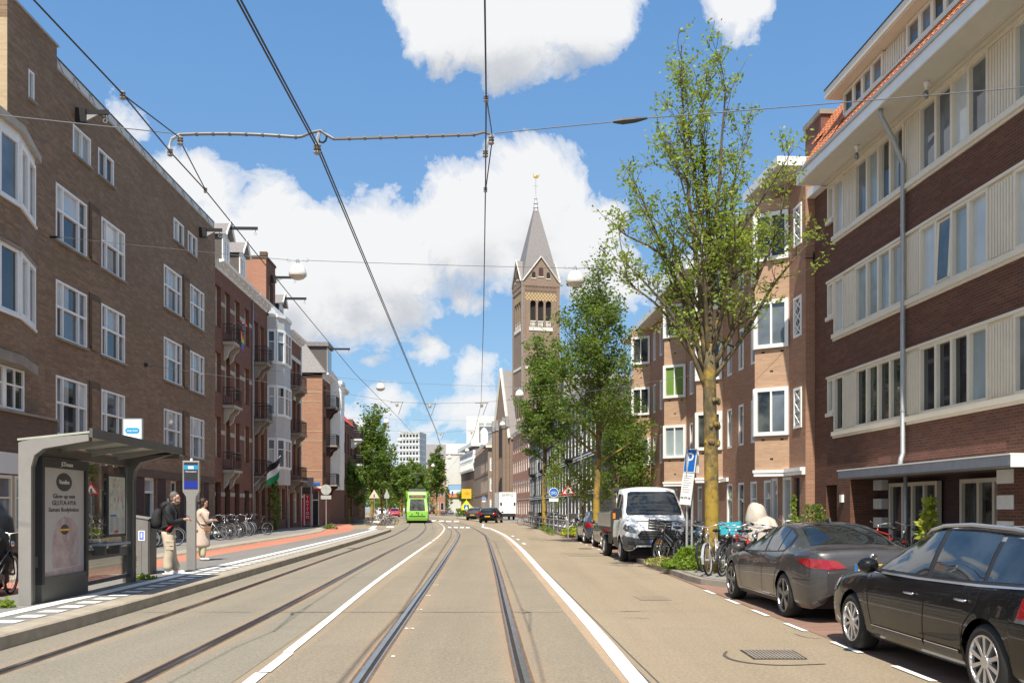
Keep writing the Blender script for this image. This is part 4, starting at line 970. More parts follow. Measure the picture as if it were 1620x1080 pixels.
# soldier course and white weep line above the canopy, stone banding
mb.box(X(1390), X(1592), -.012, -.002, 2.80, 3.0, 'brick_maroon_lit')
for i in range(4):
    z = .45+i*.55
    mb.box(al1, al1+.62, -.02, -.002, z, z+.30, 'stone_white'); mb.box(al1-.004, al1-.002+.0, 0, .6, z, z+.3, 'stone_white'); mb.box(al0+.0, al0+.55, .70, .92, z, z+.30, 'stone_white')
mb.build('wall', root)
SP = dict(y=.05, fw=.075, proud=.09, mf='cream_paint', panes=['glass_curtain', 'glass_blind', 'glass_grey', 'glass_curtain'])
rr_ = random.Random(11)
for bi, (z0, z1) in enumerate(bands):
    pans = [['glass_room', 'glass_dark', 'glass_grey', 'glass_blind'], ['glass_blind', 'glass_curtain', 'glass_pale'], ['glass_pale', 'glass_curtain', 'glass_grey', 'glass_blind']][bi]
    sp = dict(SP, panes=pans, rnd=rr_)
    window(root, x_small, x_tall0-.02, z0+.62, z1, **sp); window(root, x_tall0, x_tall1, z0, z1, **sp)
    prev = x_tall1
    for a, b in gs:
        if a > XE: break
        b = min(b, XE)
        m = MB(); m.box(prev, a, -.0, .06, z0, z1, 'cream_paint')
        n = max(3, int((a-prev)/.115))
        for i in range(n): x = lerp(prev+.05, a-.05, (i+.5)/n); m.box(x-.03, x+.03, -.035, 0, z0+.06, z1-.08, 'cream_paint')
        m.build('ribbed_panel', root)
        window(root, a, b, z0, z1, cols=4, mull=.11, **sp); prev = b
    m = MB(); m.box(x_tall0-.03, XE, -.11, -.005, z0-.13, z0-.003, 'cream_paint'); m.box(x_tall0-.06, XE, -.05, -.002, z0-.2, z0-.133, 'cream_paint'); m.box(x_small-.03, x_tall0-.033, -.1, -.005, z0+.5, z0+.617, 'cream_paint'); m.box(x_small-.03, XE, -.075, -.005, z1+.003, z1+.07, 'cream_paint'); m.build('window_sill', root)
# open sash in the middle band
m = MB(); a = lerp(*g1, .25)+.06; b = lerp(*g1, .5)-.06; z0, z1 = bands[1]
m.faces([(a, -.05, z0+.1), (b, -.05, z0+.1), (b, -.36, z1-.15), (a, -.36, z1-.15)], [(0, 1, 2, 3)], 'glass_grey') if False else None
m.box(a, b, .040, .046, z0+.03, z1-.03, 'interior_dark')
def bar(m, p, q, w, mat): m.tube([p, q], w, mat, 4)
k = .30
P4 = [(a, .0, z0+.1), (b, .0, z0+.1), (b, .0, z1-.1), (a, .0, z1-.1)]
P4 = [(a+.03, -.04, z0+.1), (b-.03, -.04, z0+.1), (b-.03, .03, z1-.12), (a+.03, .03, z1-.12)]
for p, q in zip(P4, P4[1:]+P4[:1]): bar(m, p, q, .035, 'cream_paint')
m.face(P4, 'glass_grey'); m.build('open_sash', root)
# eave, soffit, tiles, dormer
m = MB(); ov = -1.0; xe0 = 1.2
m.box(xe0, W, ov, .02, 11.72, 11.78, 'soffit_paint'); m.box(xe0, W, ov-.05, ov, 11.70, 12.06, 'white_paint'); m.box(xe0-.04, xe0, ov-.05, .02, 11.70, 12.06, 'white_paint'); m.box(-.1, xe0, -.25, 0, 11.7, 11.95, 'white_paint')
m.box(xe0, W, ov-.09, ov-.05, 11.98, 12.08, 'grey_paint')
for k in (1, 2): m.box(xe0, W, -.16-.07*k, -.13-.07*k, 11.70, 11.718, 'beige_paint')
m.build('eave', root)
m = MB()
tl = lambda u: (ov+.02+u*.68, 12.05+u*.97)
nr = 5; xx = xe0+.1
while xx < W:
    for r_ in range(nr):
        (ya, za), (yb_, zb_) = tl(r_/nr), tl((r_+1.12)/nr)
        pr = [(xx, 0), (xx+.06, .035), (xx+.12, .045), (xx+.18, .03), (xx+.225, -.005)]
        for (p, h0), (q, h1_) in zip(pr, pr[1:]): m.face([(p, ya, za+h0+.03), (q, ya, za+h1_+.03), (q, yb_, zb_+h1_), (p, yb_, zb_+h0)], 'roof_tile')
    xx += .225
# tiled hip end beside the chimney
xx = -.05
while xx < 3.2:
    for r_ in range(9):
        u0, u1 = r_/9, (r_+1.15)/9; y0_, z0_ = -1.0+u0*1.55, 12.06+u0*2.35; y1_, z1_ = -1.0+u1*1.55, 12.06+u1*2.35
        if u0 < .5 and xx < 1.2-0 and False: continue
        if xx < 1.2 and u0 < .45: continue
        m.face([(xx, y0_, z0_+.05), (xx+.11, y0_, z0_+.085), (xx+.11, y1_, z1_+.045), (xx, y1_, z1_+.01)], 'roof_tile'); m.face([(xx+.11, y0_, z0_+.085), (xx+.225, y0_, z0_+.04), (xx+.225, y1_, z1_), (xx+.11, y1_, z1_+.045)], 'roof_tile')
    xx += .225
m.face([(0, .2, 12.9), (W, .2, 12.9), (W, 11, 12.6), (0, 11, 12.6)], 'shingle_dark')
for i in range(9): m.box(-.14, .02, -.2+i*.2, -.0+i*.2, 12.35+i*.17, 12.52+i*.17, 'white_paint')
m.build('roof', root, recalc=False)
d = MB(); dx0, dz = 3.0, 13.03; yd = -.34
d.box(dx0, W, yd+.09, 5, dz-.3, 13.76, 'cream_paint'); d.box(dx0-.35, W, yd-.32, 5.1, 13.76, 13.8, 'cream_paint'); d.box(dx0-.4, W, yd-.36, 5.2, 13.8, 14.04, 'cream_paint'); d.box(dx0-.42, W, yd-.38, 5.22, 14.04, 14.07, 'plastic_black'); d.box(dx0-.05, W, yd-.05, yd+.09, dz-.1, dz-.01, 'cream_paint')
dm = d.build('dormer', root)
xx = dx0+.15
while xx < W-3:
    window(dm, xx, xx+2.6, dz, 13.74, cols=4, mull=.16, y=yd+.03, fw=.09, proud=.05, mf='cream_paint', panes=['glass_grey', 'glass_dark'], child=False)
    q = MB()
    for i in range(9): q.box(xx+2.62+i*.13, xx+2.69+i*.13, yd+.02, yd+.09, dz+.02, 13.7, 'cream_paint')
    q.build('ribbed_panel', dm); xx += 3.95
m = MB(); m.box(-1.15, .25, .1, 1.5, 11.7, 14.35, 'brick_maroon_lit'); m.box(-1.22, .32, .03, 1.57, 14.35, 14.5, 'concrete_dark'); m.box(.25, 2.6, .9, 1.3, 12.2, 14.35, 'brick_maroon_lit'); m.box(.33, 2.7, .85, 1.35, 14.35, 14.47, 'white_paint'); m.build('chimney', root)
for px in (1352, 1461):
    m = MB(); x = RB.x(px, -.55); m.lathe([(.001, 11.72), (.07, 11.72), (.08, 11.66), (.03, 11.6), (.03, 11.52)], 'white_paint', 10, 'z', (x, -.5, 0)); m.ellipsoid((x, -.5, 11.42), .065, .065, .11, 'lamp_clear', 10, 6); m.build('soffit_lamp', root, smooth=True)
xd = X(1435.5); xg = RB.x(1389, -.95)
downpipe(root, xd, 3.1, 11, path=[(xg, -.9, 11.75), (xg, -.9, 11.55), (lerp(xg, xd, .5), -.5, 11.1), (xd, -.12, 10.5), (xd, -.12, 3.0), (xd+.06, -.2, 2.85), (xd+.08, -.25, 2.6)], y=-.12, r=.062)
# canopy and shop front
m = MB(); cx0, cx1 = RB.x(1325, -.85), RB.x(1597, -.85)
m.box(cx0, cx1, -.85, -.003, 2.42, 2.62, 'awning_grey'); m.box(cx0-.02, cx1+.02, -.88, -.003, 2.62, 2.65, 'white_paint'); m.box(cx1, cx1+.015, -.86, -.003, 2.38, 2.62, 'white_paint'); m.build('canopy', root)
sf = MB(); sf.box(al0, al1, .9, .95, 0, 2.42, 'brick_purple'); sf.box(al0, al1, .84, .9, 0, .35, 'brick_maroon'); sfo = sf.build('shop_front', root)
for a, b, cs in ((X(1368), X(1440), (.28, .5, .76)), (X(1474), X(1577), (.27, .52, .78))):
    window(root, a, b, .15, 2.28, cols=cs, y=.78, mf='beige_paint', fw=.1, mull=.1, proud=.08, panes=['glass_room', 'glass_dark'])
window(root, al1+1.4, al1+4.1, .15, 2.3, cols=4, y=.78, mf='beige_paint', fw=.1, mull=.1, panes=['glass_room'])
m = MB(); m.tube([(xd+.1, -.1, 2.42), (xd+.1, -.1, .1)], .05, 'zinc', 8); m.build('downpipe', root, smooth=True)
m = MB(); x = X(1332); m.box(x, x+.16, -.08, -.003, 1.75, 1.98, 'white_paint'); m.build('letter_box', root)
m = MB(); m.T = None; x = X(1288); m.tube([(x, 0, 9.75), (x, -.3, 9.75)], .05, 'black_metal'); m.box(x-.05, x+.05, -.06, 0, 9.6, 9.95, 'black_metal'); m.build('wall_anchor', root)

# ---- orange-brown block with saw-tooth bays
A, S = 11.27, -.0533
BB = Facade(A, S, 1289, -1, Y0=62.0)
root = thing('apartment_block', 'orange brown brick block with saw tooth corner windows in thick white frames', 'building', BB.loc, BB.rz)
n_ = BB.n; Yx = lambda y: (62.0-y)*n_
W = Yx(31.05)
teeth = [32.6, 40.9, 47.5, 56.5]
# tooth: near base point at Y, prow d metres further towards the street
dir_s = Vector((S, 1)).normalized(); nrm = Vector((-1, S)).normalized()
def tooth_pts(y):
    b = Vector((A+S*y, y)); t = b+Vector((-1.4, 1))*.715
    rel = t-b; return Yx(y), Yx(y)-rel.dot(dir_s), -rel.dot(nrm)     # local x of base, x of tip, y of tip (negative)
fl = [(4.09, 5.75), (7.13, 8.79), (10.17, 11.83)]
ops = []; rec = []
prevx = 0
segs = []
for y in reversed(teeth):
    bx, tx, ty = tooth_pts(y); segs.append((bx, tx, ty))
    far = tx-.55            # hidden return side meets the wall here
    segs[-1] = (bx, tx, ty, far)
narrow = []
edges = [(0.4, segs[0][3])]+[(segs[i][0], segs[i+1][3]) for i in range(3)]+[(segs[3][0], W)]
for i, (a, b) in enumerate(edges):
    if i == 4: continue
    L_ = b-a; k = max(1, int(L_/1.55))
    for j in range(k):
        c = a+L_*(j+.62)/(k+.25)
        for z0, z1 in fl: narrow.append((c-.36, c+.36, z0, z1-.0))
        narrow.append((c-.42, c+.42, .35, 2.6))
xl = lerp(*edges[4], .55)
latt = [(xl-.36, xl+.36, z, z+1.35) for z in (4.25, 7.3, 10.35)]
gf = [(segs[3][0]-1.9, segs[3][0]-1.2, .35, 2.65), (segs[3][0]-.7, segs[3][0]+.2, .15, 2.65)]
door = [(segs[3][0]+.42, segs[3][0]+1.0, .1, 2.6)]
mb = MB(); wall(mb, 0, W, 0, 12.3, narrow+latt+gf+door, 'brick_orange', .11)
mb.face([(0, 0, 0), (0, 11, 0), (0, 11, 12.3), (0, 0, 12.3)], 'brick_tan'); mb.face([(W, 0, 0), (W, 0, 12.3), (W, 11, 12.3), (W, 11, 0)], 'brick_orange'); mb.face([(0, 11, 0), (0, 11, 12.3), (W, 11, 12.3), (W, 11, 0)], 'brick_orange')
mb.box(door[0][0], door[0][1], .105, .11, .1, 2.6, 'interior_dark')
mb.build('wall', root)
for o in narrow: window(root, *o, y=.06, fw=.09, proud=.05, rows=(.72,) if o[2] < 1 else 1, panes=['glass_room', 'glass_grey', 'glass_curtain'])
for o in gf: window(root, *o, y=.06, fw=.1, panes=['glass_grey', 'glass_curtain'])
for o in latt:
    w = window(root, *o, y=.02, fw=.085, proud=.06, panes=['glass_curtain', 'glass_blind'])
    m = MB(); a, b, c, d = o; h = (d-c-.16)/3
    for i in range(3):
        z = c+.08+i*h; xm_ = (a+b)/2
        for p, q in (((a+.08, z), (b-.08, z+h)), ((b-.08, z), (a+.08, z+h))): m.tube([(p[0], -.01, p[1]), (q[0], -.01, q[1])], .022, 'white_paint', 4)
        m.tube([(a+.08, -.012, z+h/2), (xm_, -.012, z+h)], .02, 'white_paint', 4) if False else None
    m.build('lattice', w)
# parallel front panel by the neighbour is slightly proud, with stone corner
for (bx, tx, ty, far), bi in zip(segs, range(4)):
    m = MB()
    tri = [(bx, -.0), (tx, ty), (far, 0)]
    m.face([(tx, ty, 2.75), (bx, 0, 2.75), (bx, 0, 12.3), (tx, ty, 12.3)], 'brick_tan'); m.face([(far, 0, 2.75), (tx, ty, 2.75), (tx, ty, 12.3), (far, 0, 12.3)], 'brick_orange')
    m.face([(a, b, 2.75) for a, b in tri], 'white_paint')
    ctr = ((bx+tx+far)/3, ty/3)
    def grow(k): return [(ctr[0]+(a-ctr[0])*k, ctr[1]+(b-ctr[1])*k) for a, b in tri]
    m.prism([(p[0], min(p[1], -.002)) for p in grow(1.06)], 2.68, 2.80, 'white_paint'); m.prism([(p[0], min(p[1], -.002)) for p in grow(1.12)], 2.80, 2.90, 'white_paint')
    for z in (3.7, 6.75, 9.8):     # vents
        Mx = Matrix.Translation((tx, ty, 0)) @ Matrix.Rotation(atan2(-ty, bx-tx), 4, 'Z'); ln = hypot(bx-tx, ty); m.T = Mx
        for f_ in (.2, .75): m.box(ln*f_, ln*f_+.11, -.006, -.002, z+.22, z+.28, 'interior_dark')
        m.box(ln*.45, ln*.45+.11, -.006, -.002, z-.45, z-.39, 'interior_dark'); m.T = None
    bay = m.build('bay_window', root)
    ln = hypot(bx-tx, ty); Mx = Matrix.Translation((tx, ty, 0)) @ Matrix.Rotation(atan2(-ty, bx-tx), 4, 'Z'); l2 = hypot(tx-far, ty); M2 = Matrix.Translation((far, 0, 0)) @ Matrix.Rotation(atan2(ty, tx-far), 4, 'Z')
    for fi, (z0, z1) in enumerate(fl):
        pn = ['glass_lime'] if (bi == 1 and fi == 1) else ['glass_blind'] if (bi == 1 and fi == 0) else ['glass_room', 'glass_grey', 'glass_dark']
        window(bay, 0, ln, z0, z1, cols=2, y=-.035, fw=.13, mull=.06, proud=.07, M=Mx, panes=pn, child=True); window(bay, 0, l2, z0, z1, y=-.035, fw=.12, proud=.06, M=M2, child=True, panes=pn)
# ledges at the near end and flat overhanging roofs
m = MB(); a, b = segs[3][0]-.1, W-.02
m.box(a, b, -.12, -.003, 2.68, 2.80, 'white_paint'); m.box(a-.04, b, -.18, -.003, 2.80, 2.92, 'white_paint')
m.box(segs[2][0]-.2, segs[2][0]+.9, -.1, -.003, 2.7, 2.86, 'white_paint'); m.box(segs[1][0]-.2, segs[1][0]+.5, -.1, -.003, 2.7, 2.86, 'white_paint'); m.build('ledge', root)
m = MB()
def flat(x0, x1, z, ov, y1=11): m.box(x0, x1, -ov, y1, z, z+.03, 'soffit_paint'); m.box(x0-.04, x1+.04, -ov-.04, y1, z+.03, z+.33, 'white_paint')
flat(segs[3][3]-.9, W-.05, 12.75, .9); m.box(segs[3][3]-.3, W-.1, .02, 10, 12.28, 12.76, 'brick_orange')
flat(segs[2][3]-1.0, segs[3][3]-1.0, 12.32, .75); flat(segs[1][3]-.9, segs[2][3]-1.1, 12.45, 1.0); flat(-.3, segs[1][3]-1.0, 12.3, .7)
m.build('roof', root)
# metal canopy poles, window boxes, low wall
pf = thing('window_box', 'planter with sprouting heather under the ground floor windows behind the bicycles', 'planter', (Vector(BB.loc)+Vector((0, 0, 0))), BB.rz)
m = MB(); m.box(segs[3][0]-2.2, segs[3][0]-.8, -.75, -.35, .6, .95, 'black_metal'); m.box(segs[3][0]-2.1, segs[3][0]-.9, -.7, -.4, .1, .6, 'brick_purple'); m.build('box', pf)
m = MB()
for i in range(500): x, y, z = R.uniform(segs[3][0]-2.2, segs[3][0]-.8), R.uniform(-.78, -.32), .95+abs(R.gauss(0, .13)); s_ = .035; m.face([(x-s_, y, z), (x, y-s_, z+.04), (x+s_, y, z+s_), (x, y+s_, z-.02)], R.choice(['leaf_dark', 'leaf_mid', 'brick_purple']))
m.build('plants', pf, recalc=False)
# ================================================================== far buildings, church, trees
def simple_windows(root, xs_, zs_, w, h, y=.1, **kw):
    for x in xs_:
        for z in zs_: window(root, x-w/2, x+w/2, z, z+h, y=y, child=False, **kw)
# ---- black painted terrace with white string courses
BK = Facade(11.3, -.06, 838.5, -1); W = BK.x(946)
root = thing('terraced_house', 'long black painted terrace with white string courses and tall white windows behind the bicycle racks', 'house', BK.loc, BK.rz)
nb = int(W/2.6); xs_ = [W*(i+.5)/nb for i in range(nb)]; zz = [(.4, 2.5), (3.2, 5.7), (6.4, 8.8), (9.3, 11.2)]
ops = [(x-.55, x+.55, a, b) for x in xs_ for a, b in zz]
mb = MB(); wall(mb, 0, W, 0, 11.8, ops, 'brick_black', .14); body(mb, W, 10, 11.8, 'brick_black')
for z in (2.75, 2.98, 5.9, 6.12, 8.95, 9.12, 11.5): mb.box(0, W, -.03, -.002, z, z+.11, 'white_paint')
mb.build('wall', root); cornice(root, W, 12.1, .4, brackets=30)
for o in ops: window(root, *o, rows=(.7,), cols=2, y=.1, fw=.11, mull=.1, child=False, proud=.06, panes=['glass_dark', 'glass_room'])
for i in (3, 9, 14, 19):
    if i < nb: balcony(root, xs_[i]-1.2, xs_[i]+1.2, 6.3, .9, 'black_metal', 'black_metal')
for x in (W*.2, W*.55, W*.86): downpipe(root, x, 0, 11.6)
# ---- garden house between: brick backdrop behind the trees
mb = MB(); gp = thing('house', 'low brick house set back behind the green trees at the end of the orange block', 'house', (8.6, 66, 0), BK.rz)
mb.box(-10, 4, 0, 9, 0, 8.2, 'brick_orange'); mb.build('wall', gp); simple_windows(gp, (-7, -4.5, -2, .5), (1, 4.6), 1.1, 1.9, y=-.02)
# ---- orange brick house under the tower
q0, q1 = Vector((2.7, 143.8)), Vector((.15, 166)); dv = (q0-q1); W = dv.length
root = thing('terraced_house', 'orange brick house with white windows in front of the church tower', 'house', (q1.x, q1.y, 0), atan2(dv.y, dv.x))
xs_ = [W*(i+.5)/8 for i in range(8)]; ops = [(x-.6, x+.6, a, a+2.2) for x in xs_ for a in (.5, 4.0, 7.4, 10.8)]
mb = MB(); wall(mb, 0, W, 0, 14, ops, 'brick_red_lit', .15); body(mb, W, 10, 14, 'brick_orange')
for z in (2.9, 5.6): mb.box(0, W, -.03, -.002, z, z+.15, 'concrete')
mb.build('wall', root)
for o in ops: window(root, *o, rows=(.7,), y=.1, fw=.14, child=False, panes=['glass_room', 'glass_curtain', 'glass_dark'])
cornice(root, W, 14.3, .4, brackets=12)
m = MB(); m.faces([(0, 0, 14.3), (W, 0, 14.3), (W, 4, 17.5), (0, 4, 17.5), (0, 8, 14.3), (W, 8, 14.3)], [(0, 1, 2, 3), (3, 2, 5, 4)], 'slate'); m.build('roof', root)
# ---- church tower
TW = 6.7; th = radians(14); base = Vector(((826.5-810)*166/F, 166))
root = thing('church_tower', 'tall brick church tower with grey slate spire and golden weathercock', 'church tower', (base.x, base.y, 0), -th*-1 if False else th)
m = MB(); Hb = 41.2
def arch_poly(x, w, z0, zs_, n=8): return [(x-w, z0), (x+w, z0)]+[(x+w*cos(pi*i/n), zs_+w*sin(pi*i/n)) for i in range(n+1)]
ax = [TW*.29, TW*.5, TW*.71]; aw = .52; zb0, zb1 = 33.3, 38.0
for side in range(4):
    Mx = Matrix.Translation((TW/2, TW/2, 0)) @ Matrix.Rotation(pi/2*side, 4, 'Z') @ Matrix.Translation((-TW/2, -TW/2, 0)); m.T = Mx
    wall(m, 0, TW, 0, Hb, [(x-aw, x+aw, zb0, zb1) for x in ax], 'brick_church', .6)
    for x in ax:      # round heads
        for i in range(6):
            a0, a1 = pi*i/6, pi*(i+1)/6; p0, p1 = (x+aw*cos(a0), zb1-aw+aw*sin(a0)), (x+aw*cos(a1), zb1-aw+aw*sin(a1)); xo = x+aw*(1 if i < 3 else -1)
            m.face([(p0[0], -.003, p0[1]), (p1[0], -.003, p1[1]), (xo, -.003, zb1)], 'brick_church')
        m.face([(x-aw, .6, zb0), (x+aw, .6, zb0), (x+aw, .6, zb1), (x-aw, .6, zb1)], 'interior_dark')
        for k in range(4): m.lathe([(.05, zb0), (.1, zb0+.5), (.05, zb0+1.0)], 'stone_white', 6, 'z', (x-.36+k*.24, .15, 0))
        m.box(x-aw, x+aw, .05, .25, zb0+1.0, zb0+1.15, 'stone_white')
    m.box(ax[0]-.75, ax[2]+.75, -.12, -.002, zb0-.6, zb0-.02, 'stone_white')
    # checker band
    for i in range(20):
        for j in range(4):
            x0 = .45+i*(TW-.9)/20; m.box(x0, x0+(TW-.9)/20-.005, -.02, -.003, 38.0+j*.32, 38.31+j*.32, 'checker_yellow' if (i+j) % 2 else 'brick_church') if not any(abs(x0+.14-x) < aw+.05 and 38.0+j*.32 < zb1 for x in ax) else None
    for i in range(24): x0 = .3+i*(TW-.6)/24; m.box(x0, x0+.12, -.14, -.003, 39.7, 40.5, 'brick_church')
    m.box(-.1, TW+.1, -.18, -.002, 40.5, 41.2, 'brick_church')
    m.box(0, .5, -.12, -.003, 0, Hb, 'brick_church'); m.box(TW-.5, TW, -.12, -.003, 0, Hb, 'brick_church')
    m.box(.5, TW-.5, -.1, -.003, 26.0, 26.4, 'stone_white')
    for x in (TW*.3, TW*.5, TW*.7): m.box(x-.18, x+.18, -.03, -.003, 17.5, 22.5, 'interior_dark'); m.box(x-.3, x+.3, -.06, -.003, 17.0, 17.45, 'stone_white')
    # gable
    m.faces([(0, -.1, Hb), (TW, -.1, Hb), (TW/2, -.1, Hb+4.2), (0, 1.6, Hb), (TW, 1.6, Hb), (TW/2, 3.0, Hb+4.2)], [(0, 1, 2)], 'brick_church')
    m.faces([(0, -.3, Hb+.02), (TW/2, -.3, Hb+4.4), (TW/2, 3.2, Hb+4.4), (.2, 1.6, Hb+.02), (TW, -.3, Hb+.02), (TW-.2, 1.6, Hb+.02)], [(0, 1, 2, 3), (4, 5, 2, 1)], 'slate')
    for sg in (0, 1):
        xa, xb = (0, TW/2) if sg == 0 else (TW, TW/2); m.tube([(xa, -.28, Hb+.1), (xb, -.28, Hb+4.5)], .12, 'stone_white', 4)
    for x, s_ in ((TW*.3, .32), (TW*.5, .42), (TW*.7, .32)):
        z0 = Hb+.7 if s_ < .4 else Hb+1.0; m.prism(arch_poly(x, s_, z0, z0+.8+(s_-.32)*4), -.14, -.105, 'interior_dark' if s_ < .4 else 'brick_purple', 'y'); m.box(x-s_-.1, x+s_+.1, -.2, -.103, z0-.15, z0-.002, 'stone_white')
    m.T = None
m.build('tower_shaft', root)
m = MB(); c = TW/2; hb = TW/2-.1
sp = [(hb, Hb+.3), (hb*.72, Hb+5.0), (.32, 55.2)]; ring = [[(c+sx*r_, c+sy*r_, z) for sx, sy in ((-1, -1), (1, -1), (1, 1), (-1, 1))] for r_, z in sp]
for i in range(2):
    for k in range(4): m.face([ring[i][k], ring[i][(k+1) % 4], ring[i+1][(k+1) % 4], ring[i+1][k]], 'slate')
s_ = m.build('spire', root)
m = MB(); m.lathe([(.55, 54.6), (.42, 55.2), (.5, 55.3), (.3, 55.9), (.42, 56.0), (.2, 56.8), (.28, 56.9), (.1, 57.6), (.06, 57.7), (.05, 60.6)], 'zinc', 10, 'z', (c, c, 0)); m.box(c-.4, c+.4, c-.03, c+.03, 59.2, 59.3, 'zinc'); m.build('finial', s_)
m = MB(); m.ellipsoid((c, c, 60.9), .5, .12, .32, 'gold', 10, 6); m.prism([(c+.3, 61.0), (c+.75, 61.5), (c+.55, 60.9)], c-.04, c+.04, 'gold', 'y'); m.prism([(c-.3, 61.0), (c-.55, 61.55), (c-.4, 60.8)], c-.04, c+.04, 'gold', 'y'); m.build('weathercock', s_)
m = MB(); m.box(-.15, -.05, -.15, -.05, 0, Hb, 'zinc'); m.box(TW+.05, TW+.15, -.15, -.05, 0, Hb, 'zinc'); m.build('downpipe', root)
# ---- church nave gable along the street
root = thing('church', 'dark brick church front with steep gable and arched door beside the tower', 'church', (.15-.5, 168.5, 0), atan2(-1, .14) if False else radians(104)+pi)
m = MB(); Wn = 13
m.faces([(-Wn, 0, 0), (0, 0, 0), (0, 0, 14), (-Wn/2, 0, 27), (-Wn, 0, 14), (-Wn, 26, 0), (0, 26, 0), (0, 26, 14), (-Wn/2, 26, 27), (-Wn, 26, 14)], [(0, 1, 2, 3, 4), (5, 9, 8, 7, 6), (0, 4, 9, 5), (1, 6, 7, 2)], 'brick_church')
m.prism(arch_poly(-Wn/2, 2.2, 0, 5), -.08, -.005, 'interior_dark', 'y'); m.prism(arch_poly(-Wn/2, 1.8, 11, 15.5), -.08, -.005, 'interior_dark', 'y')
for sg in (-1, 1): m.tube([(-Wn/2+sg*Wn/2, -.1, 14), (-Wn/2, -.1, 27.2)], .3, 'stone_white', 4)
for x in (-Wn*.92, -Wn*.72, -Wn*.28, -Wn*.08): m.box(x-.4, x+.4, -.5, -.003, 0, 16, 'brick_church'); m.prism([(x-.55, 16), (x+.55, 16), (x, 18)], -.6, 0, 'slate', 'y')
m.build('wall', root)
m = MB(); m.faces([(.3, .1, 13.8), (-Wn/2, .1, 26.9), (-Wn/2, 26.2, 26.9), (.3, 26.2, 13.8), (-Wn-.3, .1, 13.8), (-Wn-.3, 26.2, 13.8)], [(0, 1, 2, 3), (4, 5, 2, 1)], 'slate'); m.build('roof', root)
# ---- brown corner building with mansard
def blockpx(name, label, cat, pxs, Y0, Y1px, top, mat, eave=None):
    """corner building: sunlit front between two photo columns at distance Y0, street side running back"""
    x0, x1 = (pxs[0]-CX)*Y0/F, (pxs[1]-CX)*Y0/F
    r = thing(name, label, cat, (x0, Y0, 0), radians(5)); return r, x1-x0
root, W = blockpx('corner_building', 'brown brick corner building with grey mansard roof left of the church', 'building', (772, 805), 205, 0, 14, 'brick_church')
H = 14.6; Ln = 46
fops = [(W*.25-.75, W*.25+.75, a, a+2.9) for a in (.6, 5.2, 9.6)]+[(W*.7-.75, W*.7+.75, a, a+2.9) for a in (.6, 5.2, 9.6)]
mb = MB(); wall(mb, 0, W, 0, H, fops, 'brick_church', .2); mb.face([(W, 0, 0), (W, 0, H), (W, Ln, H), (W, Ln, 0)], 'brick_church')
LM = Matrix.Rotation(radians(1), 4, 'Z') @ Matrix.Rotation(-pi/2, 4, 'Z') @ Matrix.Translation((-Ln, 0, 0)); mb.T = LM
sops = [(Ln-2.5-i*2.6-.6, Ln-2.5-i*2.6+.6, a, a+3.0) for i in range(8) for a in (.8, 5.0, 9.6)]; wall(mb, 0, Ln, 0, H, sops, 'brick_church', .2)
for z in (4.2, 8.8): mb.box(0, Ln, -.04, -.002, z, z+.3, 'brick_brown_dark')
mb.T = None; mb.build('wall', root)
for o in fops: window(root, *o, cols=3, rows=(.6, .8), y=.12, fw=.2, mull=.12, child=False, panes=['glass_blind', 'glass_curtain'])
for o in sops: window(root, *o, rows=(.6,), y=.12, fw=.16, child=False, panes=['glass_dark', 'glass_curtain'], M=LM)
m = MB(); dxl = -sin(radians(1))*Ln
m.box(-.5, W+.5, -.6, 0, H, H+.5, 'cream_paint'); m.faces([(-.5, -.6, H+.5), (W+.5, -.6, H+.5), (W, 3.5, H+5.2), (3, 3.5, H+5.2), (-.5+dxl, Ln, H+.5), (3+dxl, Ln, H+5.2), (W, Ln, H+5.2)], [(0, 1, 2, 3), (0, 3, 5, 4), (3, 2, 6, 5)], 'slate'); rf = m.build('roof', root)
m = MB(); m.box(1.2, 2.4, -.1, 1.5, H+1.3, H+3, 'zinc'); m.box(1.35, 2.25, -.12, -.1, H+1.5, H+2.8, 'glass_grey'); m.build('dormer', rf)
m = MB(); m.box(-1.4, .2, 3.0, 5, H+.8, H+3.4, 'white_paint'); m.lathe([(.9, H+3.4), (.8, H+3.9), (.4, H+4.4), (.05, H+4.7)], 'white_paint', 10, 'z', (-.6, 4, 0)); m.build('dormer', rf)
# brown hall with white upper storey further left
root = thing('hall_building', 'brown brick hall with white glazed upper storey between the white block and brown corner', 'building', ((752-CX)*252/F, 252, 0), radians(8))
Lh = 30; LM = Matrix.Rotation(-pi/2+radians(2), 4, 'Z') @ Matrix.Translation((-Lh, 0, 0))
mb = MB(); mb.box(0, 6, 0, Lh, 0, 18, 'brick_church'); mb.T = LM; mb.box(0, Lh, -.15, -.003, 0, 11.5, 'brick_church'); mb.box(0, Lh, -.6, -.003, 11.5, 17, 'white_paint'); mb.box(-.5, Lh+.5, -1.2, 6, 18.0, 18.9, 'white_paint'); mb.T = None; mb.build('wall', root)
for i in range(11):
    for z in (12.0, 14.6): window(root, Lh-1.0-i*2.6-1.9, Lh-1.0-i*2.6, z, z+2.1, cols=2, y=-.64, fw=.2, child=False, M=LM, panes=['glass_grey', 'glass_blind'])
